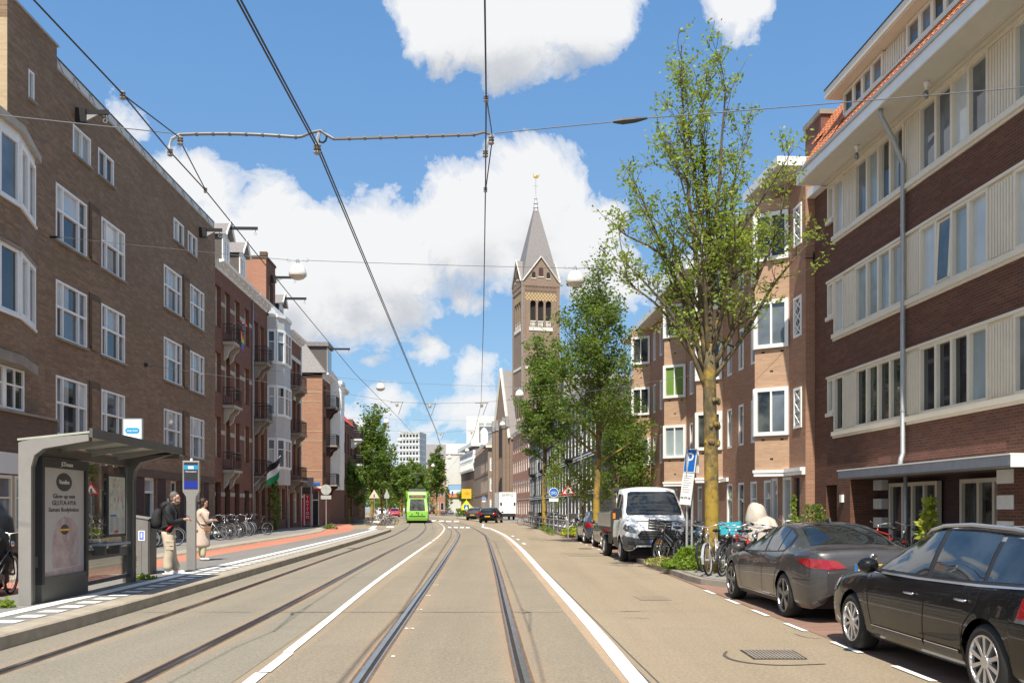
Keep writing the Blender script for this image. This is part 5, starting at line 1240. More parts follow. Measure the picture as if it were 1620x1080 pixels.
# white block with billboard
root = thing('white_building', 'plain white rendered building with colourful billboard on its end wall', 'building', ((704.5-CX)*285/F, 285, 0), radians(2))
mb = MB(); mb.box(0, 5.2, 0, 20, 0, 17.5, 'building_white'); mb.box(-3.5, 3.5, 12, 40, 0, 19.5, 'building_white'); mb.box(-.2, 5.4, -.15, 20, 17.5, 17.9, 'concrete'); mb.build('wall', root)
m = MB(); m.box(.8, 5.1, -.3, -.01, 4.6, 8.6, 'plastic_grey'); m.box(.95, 4.95, -.32, -.3, 6.2, 8.45, 'billboard_sky'); m.box(.95, 4.95, -.321, -.301, 4.75, 6.195, 'billboard_orange'); m.box(1.4, 4.4, -.34, -.322, 5.9, 6.9, 'sign_white'); m.box(1.9, 2.4, -.345, -.325, 5.2, 6.6, 'sign_blue'); m.build('billboard', root)
# red houses beside it
root = thing('terraced_house', 'red brick house behind the tram on its right', 'house', ((676-CX)*255/F, 255, 0), radians(4))
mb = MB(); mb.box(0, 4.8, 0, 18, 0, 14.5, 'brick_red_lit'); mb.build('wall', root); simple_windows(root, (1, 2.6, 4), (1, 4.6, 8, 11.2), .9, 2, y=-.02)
m = MB(); m.faces([(-.3, -.3, 14.5), (5, -.3, 14.5), (5, 5, 19), (-.3, 5, 19)], [(0, 1, 2, 3)], 'slate'); m.build('roof', root)
# distant white block with a dark window grid
root = thing('office_block', 'distant white office block with dark framed window grid at its right corner', 'building', ((738-CX)*460/F, 460, 0), 0)
mb = MB(); mb.box(0, 17.5, 0, 25, 0, 46, 'building_white'); mb.box(-12, 8, 4, 25, 0, 33, 'building_white'); mb.build('wall', root)
m = MB()
for i in range(4): m.box(6.2+i*3.6, 6.9+i*3.6, -.3, -.01, 24, 40, 'plastic_grey')
for j in range(6): m.box(6.2, 17.5, -.36, -.31, 24.4+j*2.9, 24.9+j*2.9, 'plastic_grey'); m.box(6.2, 17.5, -.008, -.002, 25+j*2.9, 26.6+j*2.9, 'glass_grey')
m.build('window_grid', root); m = MB(); m.box(6, 8.5, -.1, -.01, 41.8, 42.8, 'grey_paint'); m.box(9.5, 13, -.1, -.01, 41.8, 42.8, 'grey_paint'); m.build('lettering', root)
root = thing('apartment_tower', 'distant pale grey apartment tower with rows of small windows above the trees', 'building', ((631.5-CX)*520/F, 520, 0), radians(-8))
mb = MB(); mb.box(0, 11.4, 0, 16, 0, 42.5, 'building_grey'); mb.box(-.2, 11.6, -.2, 16.2, 42.5, 43.2, 'building_white')
for j in range(12): mb.box(-.1, 11.5, -.15, -.01, 4+j*3.2, 4.9+j*3.2, 'building_white'); mb.box(11.41, 11.55, -.1, 16, 4+j*3.2, 4.9+j*3.2, 'building_white')
mb.build('wall', root)
for j in range(12):
    for i in range(6):
        m = MB(); m.box(.5+i*1.8, 1.6+i*1.8, -.05, -.003, 5.1+j*3.2, 6.6+j*3.2, 'glass_dark'); m.build('window', root)
# ---- trees
def leaf_cluster(mb, c, n, s, spread, mats, rnd):
    for _ in range(n):
        p = c+Vector((rnd.gauss(0, spread), rnd.gauss(0, spread), rnd.gauss(0, spread*.8)))
        a = Vector((rnd.gauss(0, 1), rnd.gauss(0, 1), rnd.gauss(0, .6))).normalized(); b = a.cross(Vector((rnd.gauss(0, 1), rnd.gauss(0, 1), rnd.gauss(0, 1)))).normalized()
        k = s*rnd.uniform(.65, 1.25); m = mats[0] if rnd.random() < .7 else rnd.choice(mats)
        mb.face([p-a*k, p-b*k*.5-a*k*.1, p+a*k, p+b*k*.5-a*k*.1], m)
def limb_poly(rnd, p, d, ln, up, n=6, wob=.12):
    pts = [p.copy()]; d = d.normalized()
    for i in range(n):
        d = (d+Vector((rnd.gauss(0, wob), rnd.gauss(0, wob), rnd.gauss(0, wob*.6)+up))).normalized(); pts.append(pts[-1]+d*ln/n)
    return pts
def grow(rnd, limbs, trunk_pts, trunk_r, mats, leaf, per, spread, twigs=(5, 1.0), sub=(6, .42), upk=.16, wood='bark', thin=1.0, tip=.0, ltip=1):
    """limbs: list of (points, radius). returns wood and leaf builders"""
    wd, lf = MB(), MB()
    wd.tube(trunk_pts, trunk_r, wood, 10)
    def pt_at(pts, t):
        u = t*(len(pts)-1); i = min(int(u), len(pts)-2); return pts[i].lerp(pts[i+1], u-i), (pts[i+1]-pts[i]).normalized()
    for pts, r0 in limbs:
        n = len(pts); wd.tube(pts, [r0*(1-.88*i/(n-1)) for i in range(n)], wood, 6)
        L_ = sum((b-a).length for a, b in zip(pts, pts[1:]))
        k = max(3, int(L_*sub[0]/2))
        for j in range(k):
            t = rnd.uniform(.18, 1.0); p, d = pt_at(pts, t)
            side = Vector((rnd.gauss(0, 1), rnd.gauss(0, 1), rnd.gauss(.1, .5))).normalized()
            l2 = L_*sub[1]*(1.1-t*.75)*rnd.uniform(.5, 1.15)
            q = limb_poly(rnd, p, d*.8+side*.95, max(.35, l2), upk)
            r1 = r0*(1-.85*t)*.5; wd.tube(q, [max(.006, r1*(1-.85*i/(len(q)-1))) for i in range(len(q))], wood, 4)
            m2 = max(2, int(twigs[0]*max(.35, l2)))
            for h in range(m2):
                t2 = rnd.uniform(.15, 1); p2, d2 = pt_at(q, t2); s2 = Vector((rnd.gauss(0, 1), rnd.gauss(0, 1), rnd.gauss(0, .7))).normalized()
                tw = limb_poly(rnd, p2, d2*.7+s2, rnd.uniform(.2, .5)*twigs[1], upk, 3)
                wd.tube(tw, [.006, .005, .004, .003], wood, 3, False)
                for e in tw[1:]:
                    if rnd.random() < thin: leaf_cluster(lf, e, per, leaf, spread, mats, rnd)
            if rnd.random() < thin: leaf_cluster(lf, q[-1], per, leaf, spread, mats, rnd)
    return wd, lf
def finish_tree(name, label, loc, wd, lf, group=None):
    r = thing(name, label, 'tree', loc, 0, group); wd.build('trunk', r, smooth=True, recalc=False); lf.build('crown', r, recalc=False); return r
YT = 21.6; bx, by = (1128-CX)*YT/F, YT
rnd = random.Random(21)
def tp(px, py, dy=0): p = P(px, py, YT); return Vector((p.x-bx, dy, p.z-.12))
trunk = [tp(1128, 912), tp(1127, 860), tp(1126, 800), tp(1125, 720), tp(1123, 640), tp(1122, 590), tp(1122, 545)]
trunk[0].z = 0
tr = [.215, .175, .165, .155, .15, .15, .13]
LP = [([(1116, 612), (1092, 560), (1062, 505), (1018, 455), (972, 412)], .065, -.5), ([(1114, 585), (1092, 500), (1060, 410), (1030, 330), (1000, 255)], .07, .5), ([(1116, 575), (1106, 460), (1090, 340), (1080, 230), (1074, 78)], .08, -.3),
      ([(1122, 560), (1124, 440), (1120, 310), (1112, 205), (1122, 105)], .09, .2), ([(1126, 560), (1148, 450), (1162, 340), (1172, 260), (1200, 190)], .07, .6), ([(1128, 580), (1168, 505), (1200, 430), (1228, 350), (1240, 250)], .07, -.4),
      ([(1130, 595), (1178, 530), (1222, 455), (1262, 405), (1292, 372)], .06, .3), ([(1120, 570), (1110, 480), (1098, 400), (1070, 330), (1045, 250)], .06, -1.3), ([(1124, 570), (1140, 480), (1150, 400), (1185, 340), (1215, 290)], .06, -1.5),
      ([(1120, 560), (1100, 470), (1085, 390), (1060, 330), (1030, 300)], .06, 1.6), ([(1126, 565), (1150, 470), (1190, 400), (1220, 360), (1262, 320)], .06, 1.5), ([(1124, 450), (1112, 350), (1098, 250), (1092, 170), (1088, 120)], .05, .3),
      ([(1118, 600), (1085, 530), (1040, 470), (1000, 430), (985, 340)], .05, .9), ([(1112, 500), (1075, 430), (1030, 390), (990, 370), (965, 345)], .05, .1), ([(1124, 400), (1135, 310), (1138, 230), (1142, 150), (1130, 100)], .05, -.4)]
limbs = []
for pl, r0, dy in LP:
    q = [tp(a, b, dy*(i/4)**.8) for i, (a, b) in enumerate(pl)]; limbs.append(([Vector(v) for v in catmull([tuple(x) for x in q], 3)], r0))
wd, lf = grow(rnd, limbs, trunk, tr, ['leaf_lime', 'leaf_bright', 'leaf_hot'], .052, 5, .085, twigs=(5.0, 1.0), sub=(8.5, .29), upk=.13, thin=.70)
for i in range(26): a = rnd.uniform(0, 6.3); z = rnd.choice([2.9, 2.95, 3.3, 3.35, 3.9, 3.85]); wd.ellipsoid((trunk[3].x+.02+.15*cos(a), .15*sin(a), z), .05, .05, .07, 'bark', 6, 4)
finish_tree('street_tree', 'tall sparse leafed tree with yellow lichen trunk rising beside the nearest bicycles', (bx, by, .12), wd, lf)
def generic(seed, h, fork, rad, leaf, per, mats, nl=16, dens=1.0, tr0=.17, spread=.16, cone=.5, sub=(7, .5), twigs=(4, 1.2), lean=0):
    rn = random.Random(seed)
    tp_ = [Vector((lean*z/h+.06*sin(z*.8+seed), .05*sin(z*.6), z)) for z in [0, .5, 1.5, fork*.7, fork, fork+(h-fork)*.35, fork+(h-fork)*.7, h]]
    rr_ = [tr0*1.25, tr0, tr0*.92, tr0*.85, tr0*.8, tr0*.5, tr0*.28, .02]
    lb = []
    for i in range(nl):
        t = (i+rn.random())/nl; z = fork+(h-fork)*(.02+.8*t); a = i*2.4+rn.uniform(-.4, .4)
        prof = (1-t)**cone*(.55+.45*min(1, t*4+.35)); ln = rad*prof*rn.uniform(.8, 1.15)*1.25
        base = Vector((lean*z/h, 0, z)); lb.append((limb_poly(rn, base, Vector((cos(a), sin(a), .55+.8*t)), ln, .10, 6, .08), tr0*.42*(1-.6*t)))
    lb.append((tp_[4:], tr0*.4))
    return grow(rn, lb, tp_, rr_, mats, leaf, per, spread, twigs=twigs, sub=sub, thin=dens)
MM = ['leaf_mid', 'leaf_dark', 'leaf_bright']
wd, lf = generic(4, 11.4, 3.2, 3.1, .085, 6, ['leaf_mid', 'leaf_dark', 'leaf_bright', 'leaf_bright'], nl=26, dens=.74, sub=(8, .45), twigs=(4.5, 1.2), spread=.17, cone=.40); finish_tree('street_tree', 'dense green tree with dark trunk behind the parked silver truck', (3.75, 41.5, .12), wd, lf)
wd, lf = generic(9, 12.7, 4.0, 2.5, .115, 7, ['leaf_mid', 'leaf_bright', 'leaf_dark'], nl=24, dens=.9, sub=(7, .45), twigs=(4, 1.2), spread=.2, cone=.42); finish_tree('street_tree', 'dense green tree at the far end of the long bicycle rack', (2.3, 67, .12), wd, lf)
wd, lf = generic(14, 7.4, .8, 2.7, .10, 6, ['leaf_mid', 'leaf_bright'], nl=20, dens=.85, cone=.3, tr0=.1, spread=.2); finish_tree('garden_tree', 'bushy green tree between the orange block and the black terrace', (6.4, 56, .12), wd, lf)
wd, lf = generic(15, 3.1, .9, 1.3, .07, 5, ['leaf_bright', 'leaf_hot'], nl=10, dens=.9, cone=.3, tr0=.05); finish_tree('garden_tree', 'small bright green bush tree in front of the yellow lichen trunk by the blue car', (3.25, 43.5, .12), wd, lf)
wd, lf = generic(16, 4.6, 1.0, .75, .08, 4, ['leaf_hot', 'leaf_bright'], nl=10, dens=.8, cone=.3, tr0=.05); finish_tree('garden_tree', 'slender yellow green sapling right of the farther yellow trunk', (2.95, 66, .12), wd, lf)
# left side avenue
GA = 'trees along the left side of the avenue'
specs = [(588, 112, 12.3, 2.6, 31, 'broad dense tree in the avenue above the parked bicycles and triangle sign'), (570, 130, 12.6, 2.2, 32, 'dense tree just left of the broad avenue tree, nearest the red houses'), (604, 136, 12.4, 2.3, 33, 'dense tree just right of the broad avenue tree, left of the tram'),
         (551, 100, 6.0, 2.2, 34, 'low tree nearest the corner house behind the white van'), (636, 185, 9.0, 4.5, 35, 'distant rounded tree above the tram roof on the left'), (655, 210, 11.0, 4.6, 36, 'distant rounded tree directly above the tram'), (690, 200, 13.6, 2.6, 37, 'slim dark tree beside the white building with the billboard')]
for px, Y, h, r_, sd, lab in specs:
    wd, lf = generic(sd, h, h*.24, r_, .20 if Y < 140 else .28, 5, ['leaf_mid', 'leaf_dark', 'leaf_bright'], nl=18, dens=.95, sub=(5, .5), twigs=(2.6, 1.6), spread=.24, tr0=.2)
    finish_tree('avenue_tree', lab, ((px-CX)*Y/F, Y, 0), wd, lf, GA)
# far wood closing the street
m = MB(); rn = random.Random(77)
for i in range(38):
    Y = rn.uniform(225, 330); c = Vector(((rn.uniform(545, 703)-CX)*Y/F, Y, 0)); hh = rn.uniform(8, 12.5); 
    for k in range(260):
        a, t = rn.uniform(0, 6.28), rn.random(); rr_ = 4.2*sqrt(rn.random())*(1-.5*t); p = c+Vector((rr_*cos(a), rr_*sin(a), 2+hh*t)); leaf_cluster(m, p, 2, .5, .3, MM, rn)
    m.tube([c, c+Vector((0, 0, hh*.6))], .25, 'bark', 5)
tag(m.build('treeline', recalc=False), 'far mass of green trees closing the end of the avenue', 'trees', kind='stuff')
for i, px in enumerate((756, 764)):
    wd, lf = generic(60+i, 4.0, 2.6, 1.5, .22, 4, ['leaf_bright', 'leaf_mid'], nl=9, dens=.9, cone=.2, tr0=.09, sub=(5, .5), twigs=(3, 1.4)); finish_tree('clipped_tree', ('left' if i == 0 else 'right')+' of two small umbrella shaped trees before the white building' , ((px-26-CX)*205/F, 205, 0), wd, lf, 'umbrella trees')
# ================================================================== overhead wires, lamps, tram stop, signs
def sag(a, b, s, n=12):
    a, b = Vector(a), Vector(b); return [a.lerp(b, i/n)-Vector((0, 0, s*4*(i/n)*(1-i/n))) for i in range(n+1)]
YS = 10.5
def wire(name, label, pts, r, cat='cable', mat='black_metal', group=None, sagv=0, n=5):
    m = MB(); q = []
    for a, b in zip(pts, pts[1:]): q += sag(a, b, sagv, 8)[:-1]
    q.append(Vector(pts[-1])); m.tube(q, r, mat, n); return tag(m.build(name, smooth=True), label, cat, group)
zc = 5.45
A_ = [Vector((-3.35, -6, 5.4)), Vector((-3.6, 7.1, 5.40)), P(195, 150, 8.55), P(270, 241, 10.3), P(325, 301, 11.6), P(470, 481, 18.3), P(560, 589, 27.3), P(634, 664, 41), P(665, 699, 56), Vector((-8.6, 92, 5.6)), Vector((-12.5, 122, 5.6))]
wire('contact_wire', 'left contact wire over the tram track nearest the platform', A_, .008, 'overhead wire', group='tram contact wires')
C_ = [Vector((-.05, -6, 5.3)), Vector((-.2, 6.95, 5.3)), P(769, 155, 8.6), P(768, 291, 11.0), P(765, 500, 18.6), P(761, 640, 40), P(752, 678, 46), P(743, 702, 57), Vector((-6.2, 94, 5.5)), Vector((-9.5, 125, 5.5))]
wire('contact_wire', 'near vertical contact wire in the middle of the sky over the right tram track', C_, .008, 'overhead wire', group='tram contact wires')
B_ = [Vector((-1.7, -6, 5.5)), P(378, 0, 7.3), P(502, 231, 10.5), P(690, 681, 47), P(697, 705, 62), Vector((-8.0, 93, 5.8)), Vector((-11, 123, 5.8))]
m = MB()
for dx in (-.014, .014): m.tube([p+Vector((dx, 0, 0)) for p in B_], .009, 'black_metal', 5)
tag(m.build('feeder_cable', smooth=True), 'thick double feeder cable running between the two contact wires', 'cable')
# insulated cross tube with hangers at the nearest span
t = thing('cross_span', 'nearest cross span with grey tube, insulators and wire stays above the tracks', 'wire span', (0, 0, 0))
tl_, tm, trr = P(285, 213, YS), P(500, 217, YS), P(778, 213, YS)
m = MB(); m.tube(sag(tl_, P(468, 217, YS), -.02, 8)+[P(478, 216, YS)], .017, 'steel_dark', 7); m.tube([P(478, 216, YS), P(492, 210, YS), P(507, 207, YS), P(516, 213, YS), P(528, 220, YS)], .016, 'steel_dark', 7); m.tube([P(528, 220, YS)]+sag(P(528, 220, YS), P(750, 213, YS), 0, 6)+[P(765, 209, YS), trr], .017, 'steel_dark', 7)
for a, b, n in ((tl_, P(468, 217, YS), 7), (P(528, 220, YS), P(750, 213, YS), 9)):
    q = sag(a, b, -.02 if n == 7 else 0, n)
    for p in q[1:]: m.tube([p-Vector((.012, 0, 0)), p+Vector((.012, 0, 0))], .023, 'plastic_grey', 7)
m.build('tube', t, smooth=False)
m = MB(); m.tube([tl_, P(272, 220, YS), P(268, 232, YS), P(268, 240, 10.3)], .018, 'zinc', 6); m.tube([trr, P(772, 225, YS), P(768, 240, YS), P(768, 243, YS)], .018, 'zinc', 6); m.tube([P(505, 210, YS), P(502, 222, YS), P(502, 231, YS)], .02, 'zinc', 6)
c = [P(510+7*cos(a*.7), 217+9*sin(a*.7), YS) for a in range(10)]; m.tube(c, .012, 'black_metal', 5); m.build('drop_arm', t)
for (px, py, r, Y) in ((269, 241, .04, 10.3), (502, 236, .055, YS), (768, 243, .04, YS), (285, 223, .045, YS), (777, 222, .045, YS), (194, 151, .035, 8.55), (325, 301, .03, 11.6), (769, 156, .03, 8.6), (768, 300, .03, 11.2)):
    m = MB(); p = P(px, py, Y)
    for i in range(3): m.ellipsoid(p+Vector((0, 0, (1-i)*r*.7)), r*.8, r*.8, r*.45, 'concrete_dark' if i != 1 else 'plastic_grey', 8, 5)
    m.build('insulator', t, smooth=True)
m = MB(); m.tube([P(196, 151, 8.55), P(283, 217, YS)],   .007, 'black_metal', 5); m.tube([P(286, 225, YS), P(325, 300, 11.6)], .007, 'black_metal', 5); m.tube([P(770, 157, 8.6), P(778, 210, YS)], .007, 'black_metal', 5); m.tube([P(778, 226, YS), P(768.5, 299, 11.2)], .007, 'black_metal', 5)
m.tube(sag(P(-1330, 20, YS), P(283, 212, YS), .05), .006, 'steel_dark', 5); m.tube(sag(P(783, 211, YS), P(970, 193, YS), 0), .006, 'steel_dark', 5); m.tube(sag(P(1024, 187, YS), P(2385, 66, YS), .03), .006, 'steel_dark', 5); m.build('span_wire', t)
m = MB(); m.tube([P(970, 193, YS), P(985, 192, YS), P(1005, 190, YS), P(1024, 187, YS)], [.014, .035, .03, .012], 'plastic_black', 7); m.tube([P(985, 190, YS), P(1000, 189, YS)], .02, 'zinc', 6); m.build('tensioner', t)
# further spans
def span(label, pts, Y, nodes, r=.007):
    t = thing('cross_span', label, 'wire span', (0, 0, 0), 0, 'wire spans across the street'); m = MB()
    for a, b in zip(pts, pts[1:]): m.tube(sag(P(*a, Y), P(*b, Y), .0, 4), r, 'plastic_grey', 5)
    m.build('span_wire', t)
    for a, b in nodes:
        m = MB(); p = P(a, b, Y); m.tube([p+Vector((-.28, 0, 0)), p+Vector((.28, 0, 0))], .02, 'steel_dark', 5); m.tube([p+Vector((.24, 0, 0)), p+Vector((.05, .1, -.5))], .010, 'steel_dark', 4); m.ellipsoid(p-Vector((0, 0, .1)), .07, .07, .1, 'concrete', 6, 4); m.build('hanger', t)
span('second cross span anchored on the brown facade, holding three short dark hangers', [(228, 577), (540, 621), (625, 636), (690, 638), (765, 636), (900, 624), (1150, 585)], 39.5, [(628, 636), (680, 638), (762, 637)])
span('third cross span low above the tram, behind the second hangers', [(545, 672), (640, 683), (700, 684), (830, 672)], 66, [(640, 683), (697, 684), (746, 682)])
def lamp_geo(parent):
    m = MB(); pr = [(.05, .34), (.10, .34), (.16, .30), (.24, .20), (.285, .06), (.29, -.02), (.27, -.06)]; m.lathe(pr, 'lamp_white', 20); m.build('lamp_shade', parent, smooth=True)
    m = MB(); m.lathe([(.27, -.055), (.2, -.13), (.1, -.17), (.001, -.18)], 'lamp_glass', 16); m.build('diffuser', parent, smooth=True)
    m = MB(); m.lathe([(.04, .34), (.06, .38), (.05, .46), (.02, .5), (.001, .5)], 'steel', 8)
    for sg in (-1, 1): m.tube([(sg*.02, 0, .42), (sg*.2, 0, .46), (sg*.3, 0, .40), (sg*.36, 0, .46), (sg*.32, 0, .52)], .012, 'zinc', 5)
    m.build('hanger', parent)
L1 = thing('street_lamp', 'big white dome lamp hanging on a wire over the bay window house', 'street lamp', P(471, 434, 30.8), 0, 'hanging street lamps'); lamp_geo(L1)
for px, py, Y, lab in ((910, 445, 30.8, 'white dome lamp hanging right beside the church tower against green leaves'), (602, 614, 61, 'white dome lamp hanging high between the left contact wire and the avenue trees'), (822, 625, 61, 'white dome lamp hanging in front of the narrow tree below the tower'),
                       (611, 668, 91, 'white dome lamp hanging in front of the broad avenue tree crown'), (795, 672, 91, 'white dome lamp hanging before the church gable'), (632, 697, 121, 'white dome lamp hanging in front of the distant grey apartment tower'), (739, 713, 121, 'white dome lamp hanging above the billboard of the white building')):
    place(copy_tree(L1), P(px, py, Y), 0, 1, lab)
for px, py, Y in ((621, 713, 150), (711, 724, 150), (685, 737, 185), (645, 752, 185), (658, 749, 215), (635, 757, 215), (626.5, 760.5, 245), (620, 764, 280), (614, 767.5, 310), (610, 769.5, 340)):
    place(copy_tree(L1), P(px, py, Y), 0, 1.25, 'small white dome lamp in the far string of lamps above the tram')
def lampwire(label, pts, Y):
    t = thing('span_wire', label, 'cable', (0, 0, 0), 0, 'lamp wires across the street'); m = MB()
    for a, b in zip(pts, pts[1:]): m.tube(sag(P(*a, Y), P(*b, Y), .02, 5), .008, 'steel_dark', 4)
    m.build('wire', t)
lampwire('thin wire carrying the two biggest white dome lamps', [(75, 373), (455, 411), (487, 412), (896, 424), (925, 424), (1290, 401)], 30.8)
lampwire('thin wire carrying the second pair of white dome lamps', [(340, 575), (594, 603), (610, 604), (814, 612), (830, 612), (1010, 596)], 61)
lampwire('thin wire carrying the third pair of white dome lamps', [(470, 655), (605, 663), (617, 663), (790, 666), (850, 660)], 91)
# ---- tram shelter
S = thing('tram_shelter', 'grey tram shelter with curved canopy, poster panel and glass walls on the platform', 'tram shelter', (-7.06, 13.75, ZP), atan2(4.5, -.28)); S.scale = (1, .8, .955)
# local: x along platform away from camera, -y towards the track
Ln = 4.5
def arm_profile():
    return [(.10, 0), (.10, 2.30), (.04, 2.52), (-.12, 2.60), (-.9, 2.66), (-.9, 2.58), (-.25, 2.47), (-.13, 2.40), (-.10, 2.25), (-.10, 0)]
m = MB(); m.prism([(y, z) for y, z in [(.12, 0), (.12, 2.47), (-.14, 2.53), (-1.12, 2.60), (-1.12, 2.50), (-.32, 2.38), (-.16, 2.28), (-.10, 2.1), (-.10, 0)]], 0, .05, 'shelter_light', 'x'); m.build('end_frame', S)
m = MB(); m.prism([(.10, 0), (.10, 2.42), (-.14, 2.5), (-1.1, 2.57), (-1.1, 2.5), (-.3, 2.38), (-.14, 2.26), (-.08, 2.1), (-.08, 0)], .0505, .18, 'shelter_grey', 'x'); m.build('post', S)
m = MB(); m.prism([(.10, 0), (.10, 2.42), (-.14, 2.5), (-1.05, 2.55), (-.3, 2.38), (-.16, 2.22), (-.13, 2.0), (-.13, 0)], Ln-.2, Ln, 'shelter_grey', 'x'); m.build('post', S)
m = MB(); m.box(.3, Ln-.2, -.02, .1, 2.3, 2.45, 'shelter_grey'); m.box(.3, Ln-.2, -.06, .06, .55, .72, 'shelter_grey'); m.box(2.15, Ln-.2, -.04, .04, .10, .17, 'shelter_grey'); m.build('beam', S)
m = MB()
m.faces([(.0, .14, 2.5), (Ln+.02, .14, 2.5), (Ln+.02, -1.14, 2.62), (0, -1.14, 2.62), (0, .14, 2.53), (Ln+.02, .14, 2.53), (Ln+.02, -1.14, 2.65), (0, -1.14, 2.65)], [(3, 2, 1, 0), (4, 5, 6, 7), (0, 1, 5, 4), (2, 3, 7, 6), (1, 2, 6, 5), (3, 0, 4, 7)], 'shelter_roof')
m.box(-.02, Ln+.06, -1.2, -1.141, 2.55, 2.69, 'shelter_grey'); m.box(Ln+.02, Ln+.06, -1.14, .16, 2.47, 2.6, 'shelter_grey')
for i in (1, 2, 3): x = Ln*i/3.6; m.prism([(.1, 2.38), (.1, 2.5), (-1.13, 2.61), (-1.13, 2.57)], x-.03, x+.03, 'shelter_light', 'x')
m.build('canopy', S)
m = MB(); m.box(2.15, 2.95, -.006, .006, .75, 2.29, 'clear_glass'); m.box(3.0, Ln-.22, -.006, .006, .75, 2.29, 'clear_glass'); m.box(2.15, Ln-.22, -.006, .006, .18, .54, 'clear_glass'); m.build('glass_wall', S, recalc=False)
m = MB(); m.box(.31, 2.1, -.13, .09, 0, .28, 'shelter_grey'); m.box(.31, .40, -.14, .09, .28, 2.28, 'plastic_black'); m.box(2.0, 2.1, -.14, .09, .28, 2.28, 'plastic_black'); m.box(.40, 2.0, -.14, .09, 2.12, 2.28, 'plastic_black'); m.box(.40, 2.0, -.14, .09, .28, .38, 'shelter_grey'); ap = m.build('poster_case', S)
m = MB(); m.box(.40, 2.0, -.09, -.06, .38, 2.12, 'poster_paper'); po = m.build('poster', ap)
m = MB(); T0 = Matrix(((1, 0, 0, 0), (0, 0, -1, -.092), (0, 1, 0, 0), (0, 0, 0, 1)))
m.prism([(1.2+.30*cos(2*pi*i/28), 1.90+.15*sin(2*pi*i/28)) for i in range(28)], -.094, -.091, 'poster_ink', 'y')
m2 = lambda t, s_, x, z, c, xs=1: text_mesh(m, t, s_, c, Matrix.Translation((x, -.004, z)) @ T0, xs=xs)
m2('Vaseline', .10, 1.2, 1.90, 'sign_white', 1.2); m2('Glow up met', .10, 1.2, 1.665, 'poster_ink', 1.6); m2('GLUTA-HYA', .105, 1.2, 1.555, 'poster_ink', 1.6); m2('Serum Bodylotion', .10, 1.2, 1.445, 'poster_ink', 1.6)
m.prism([(.78, .50), (1.72, .50), (1.78, .9), (1.72, 1.14), (1.5, 1.30), (1.2, 1.34), (.95, 1.26), (.8, 1.05), (.74, .8)], -.0925, -.0905, 'poster_pink', 'y')
m.prism([(1.22+.16*cos(2*pi*i/24), 1.12+.085*sin(2*pi*i/24)) for i in range(24)], -.095, -.0925, 'poster_ink', 'y'); m.box(1.02, 1.42, -.096, -.0945, 1.10, 1.135, 'gold')
m.prism([(.42, .39), (1.98, .39), (1.98, .49), (.42, .46)], -.0925, -.0905, 'poster_pink', 'y')
m.build('lettering', po)
m = MB(); text_mesh(m, 'JCDecaux', .10, 'sign_white', Matrix.Translation((1.22, -.143, 2.19)) @ Matrix(((1, 0, 0, 0), (0, 0, -1, 0), (0, 1, 0, 0), (0, 0, 0, 1))), xs=1.1); m.build('lettering', ap)
m = MB(); m.box(3.18, 4.12, -.05, -.02, .93, 2.12, 'plastic_black'); m.box(3.24, 4.06, -.056, -.05, .98, 2.07, 'map_paper'); rn = random.Random(5)
for i in range(60):
    x, z = rn.uniform(3.27, 4.0), rn.uniform(1.4, 2.03); l = rn.uniform(.03, .16); a = rn.uniform(0, 3.1); m.tube([(x, -.058, z), (min(4.03, max(3.27, x+l*cos(a))), -.058, min(2.04, max(1.36, z+l*sin(a))))], .004, rn.choice(['sign_back', 'sign_cyan', 'zinc', 'tattoo_red', 'leaf_mid']), 3)
for i in range(5): m.box(3.3+.15*i, 3.42+.15*i, -.059, -.057, 1.02, 1.3, 'sign_back' if i % 2 else 'zinc')
m.box(3.3, 3.6, -.06, -.057, 1.31, 1.35, 'sign_blue'); m.box(3.5, 3.7, -.06, -.057, 1.0, 1.05, 'tattoo_red'); m.build('map_case', S)
m = MB(); m.box(2.3, 3.5, -.42, -.10, .80, .84, 'bench_blue'); m.box(2.5, 2.56, -.3, -.06, .62, .8, 'shelter_grey'); m.box(3.2, 3.26, -.3, -.06, .62, .8, 'shelter_grey'); m.build('bench', S)
# sign board above the shelter
sp_ = Vector(((210.5-CX)*18.2/F, 18.2, 0)); sb = thing('stop_sign_board', 'white board with blue pill logo rising above the shelter canopy', 'sign', (sp_.x, sp_.y, ZP), 0)
z1 = EYE-(662-HZ)*18.2/F-ZP; m = MB(); m.box(-.165, .165, -.03, .03, 2.55, z1-.015, 'sign_white'); m.box(-.185, -.166, -.035, .035, 2.55, z1, 'zinc'); m.box(.166, .185, -.035, .035, 2.55, z1, 'zinc'); m.box(-.165, .165, -.035, .035, z1-.014, z1, 'zinc'); bd = m.build('board', sb)
m = MB(); pz = EYE-(681-HZ)*18.2/F-ZP; m.prism([(.14*s_*1+ .0 if False else x, pz+z) for x, z in [(-.085+.055*cos(a), .055*sin(a)) for a in [pi/2+pi*i/10 for i in range(11)]]+[(.085+.055*cos(a), .055*sin(a)) for a in [-pi/2+pi*i/10 for i in range(11)]]], -.036, -.031, 'sign_cyan', 'y'); lg = m.build('logo', bd)
m = MB(); text_mesh(m, 'stop tram', .052, 'sign_white', facing((0, -.037, pz), 0, -1)); m.build('lettering', lg); m = MB(); m.box(-.05, .05, -.02, .02, 0, 2.55, 'shelter_grey'); m.build('pole', sb)
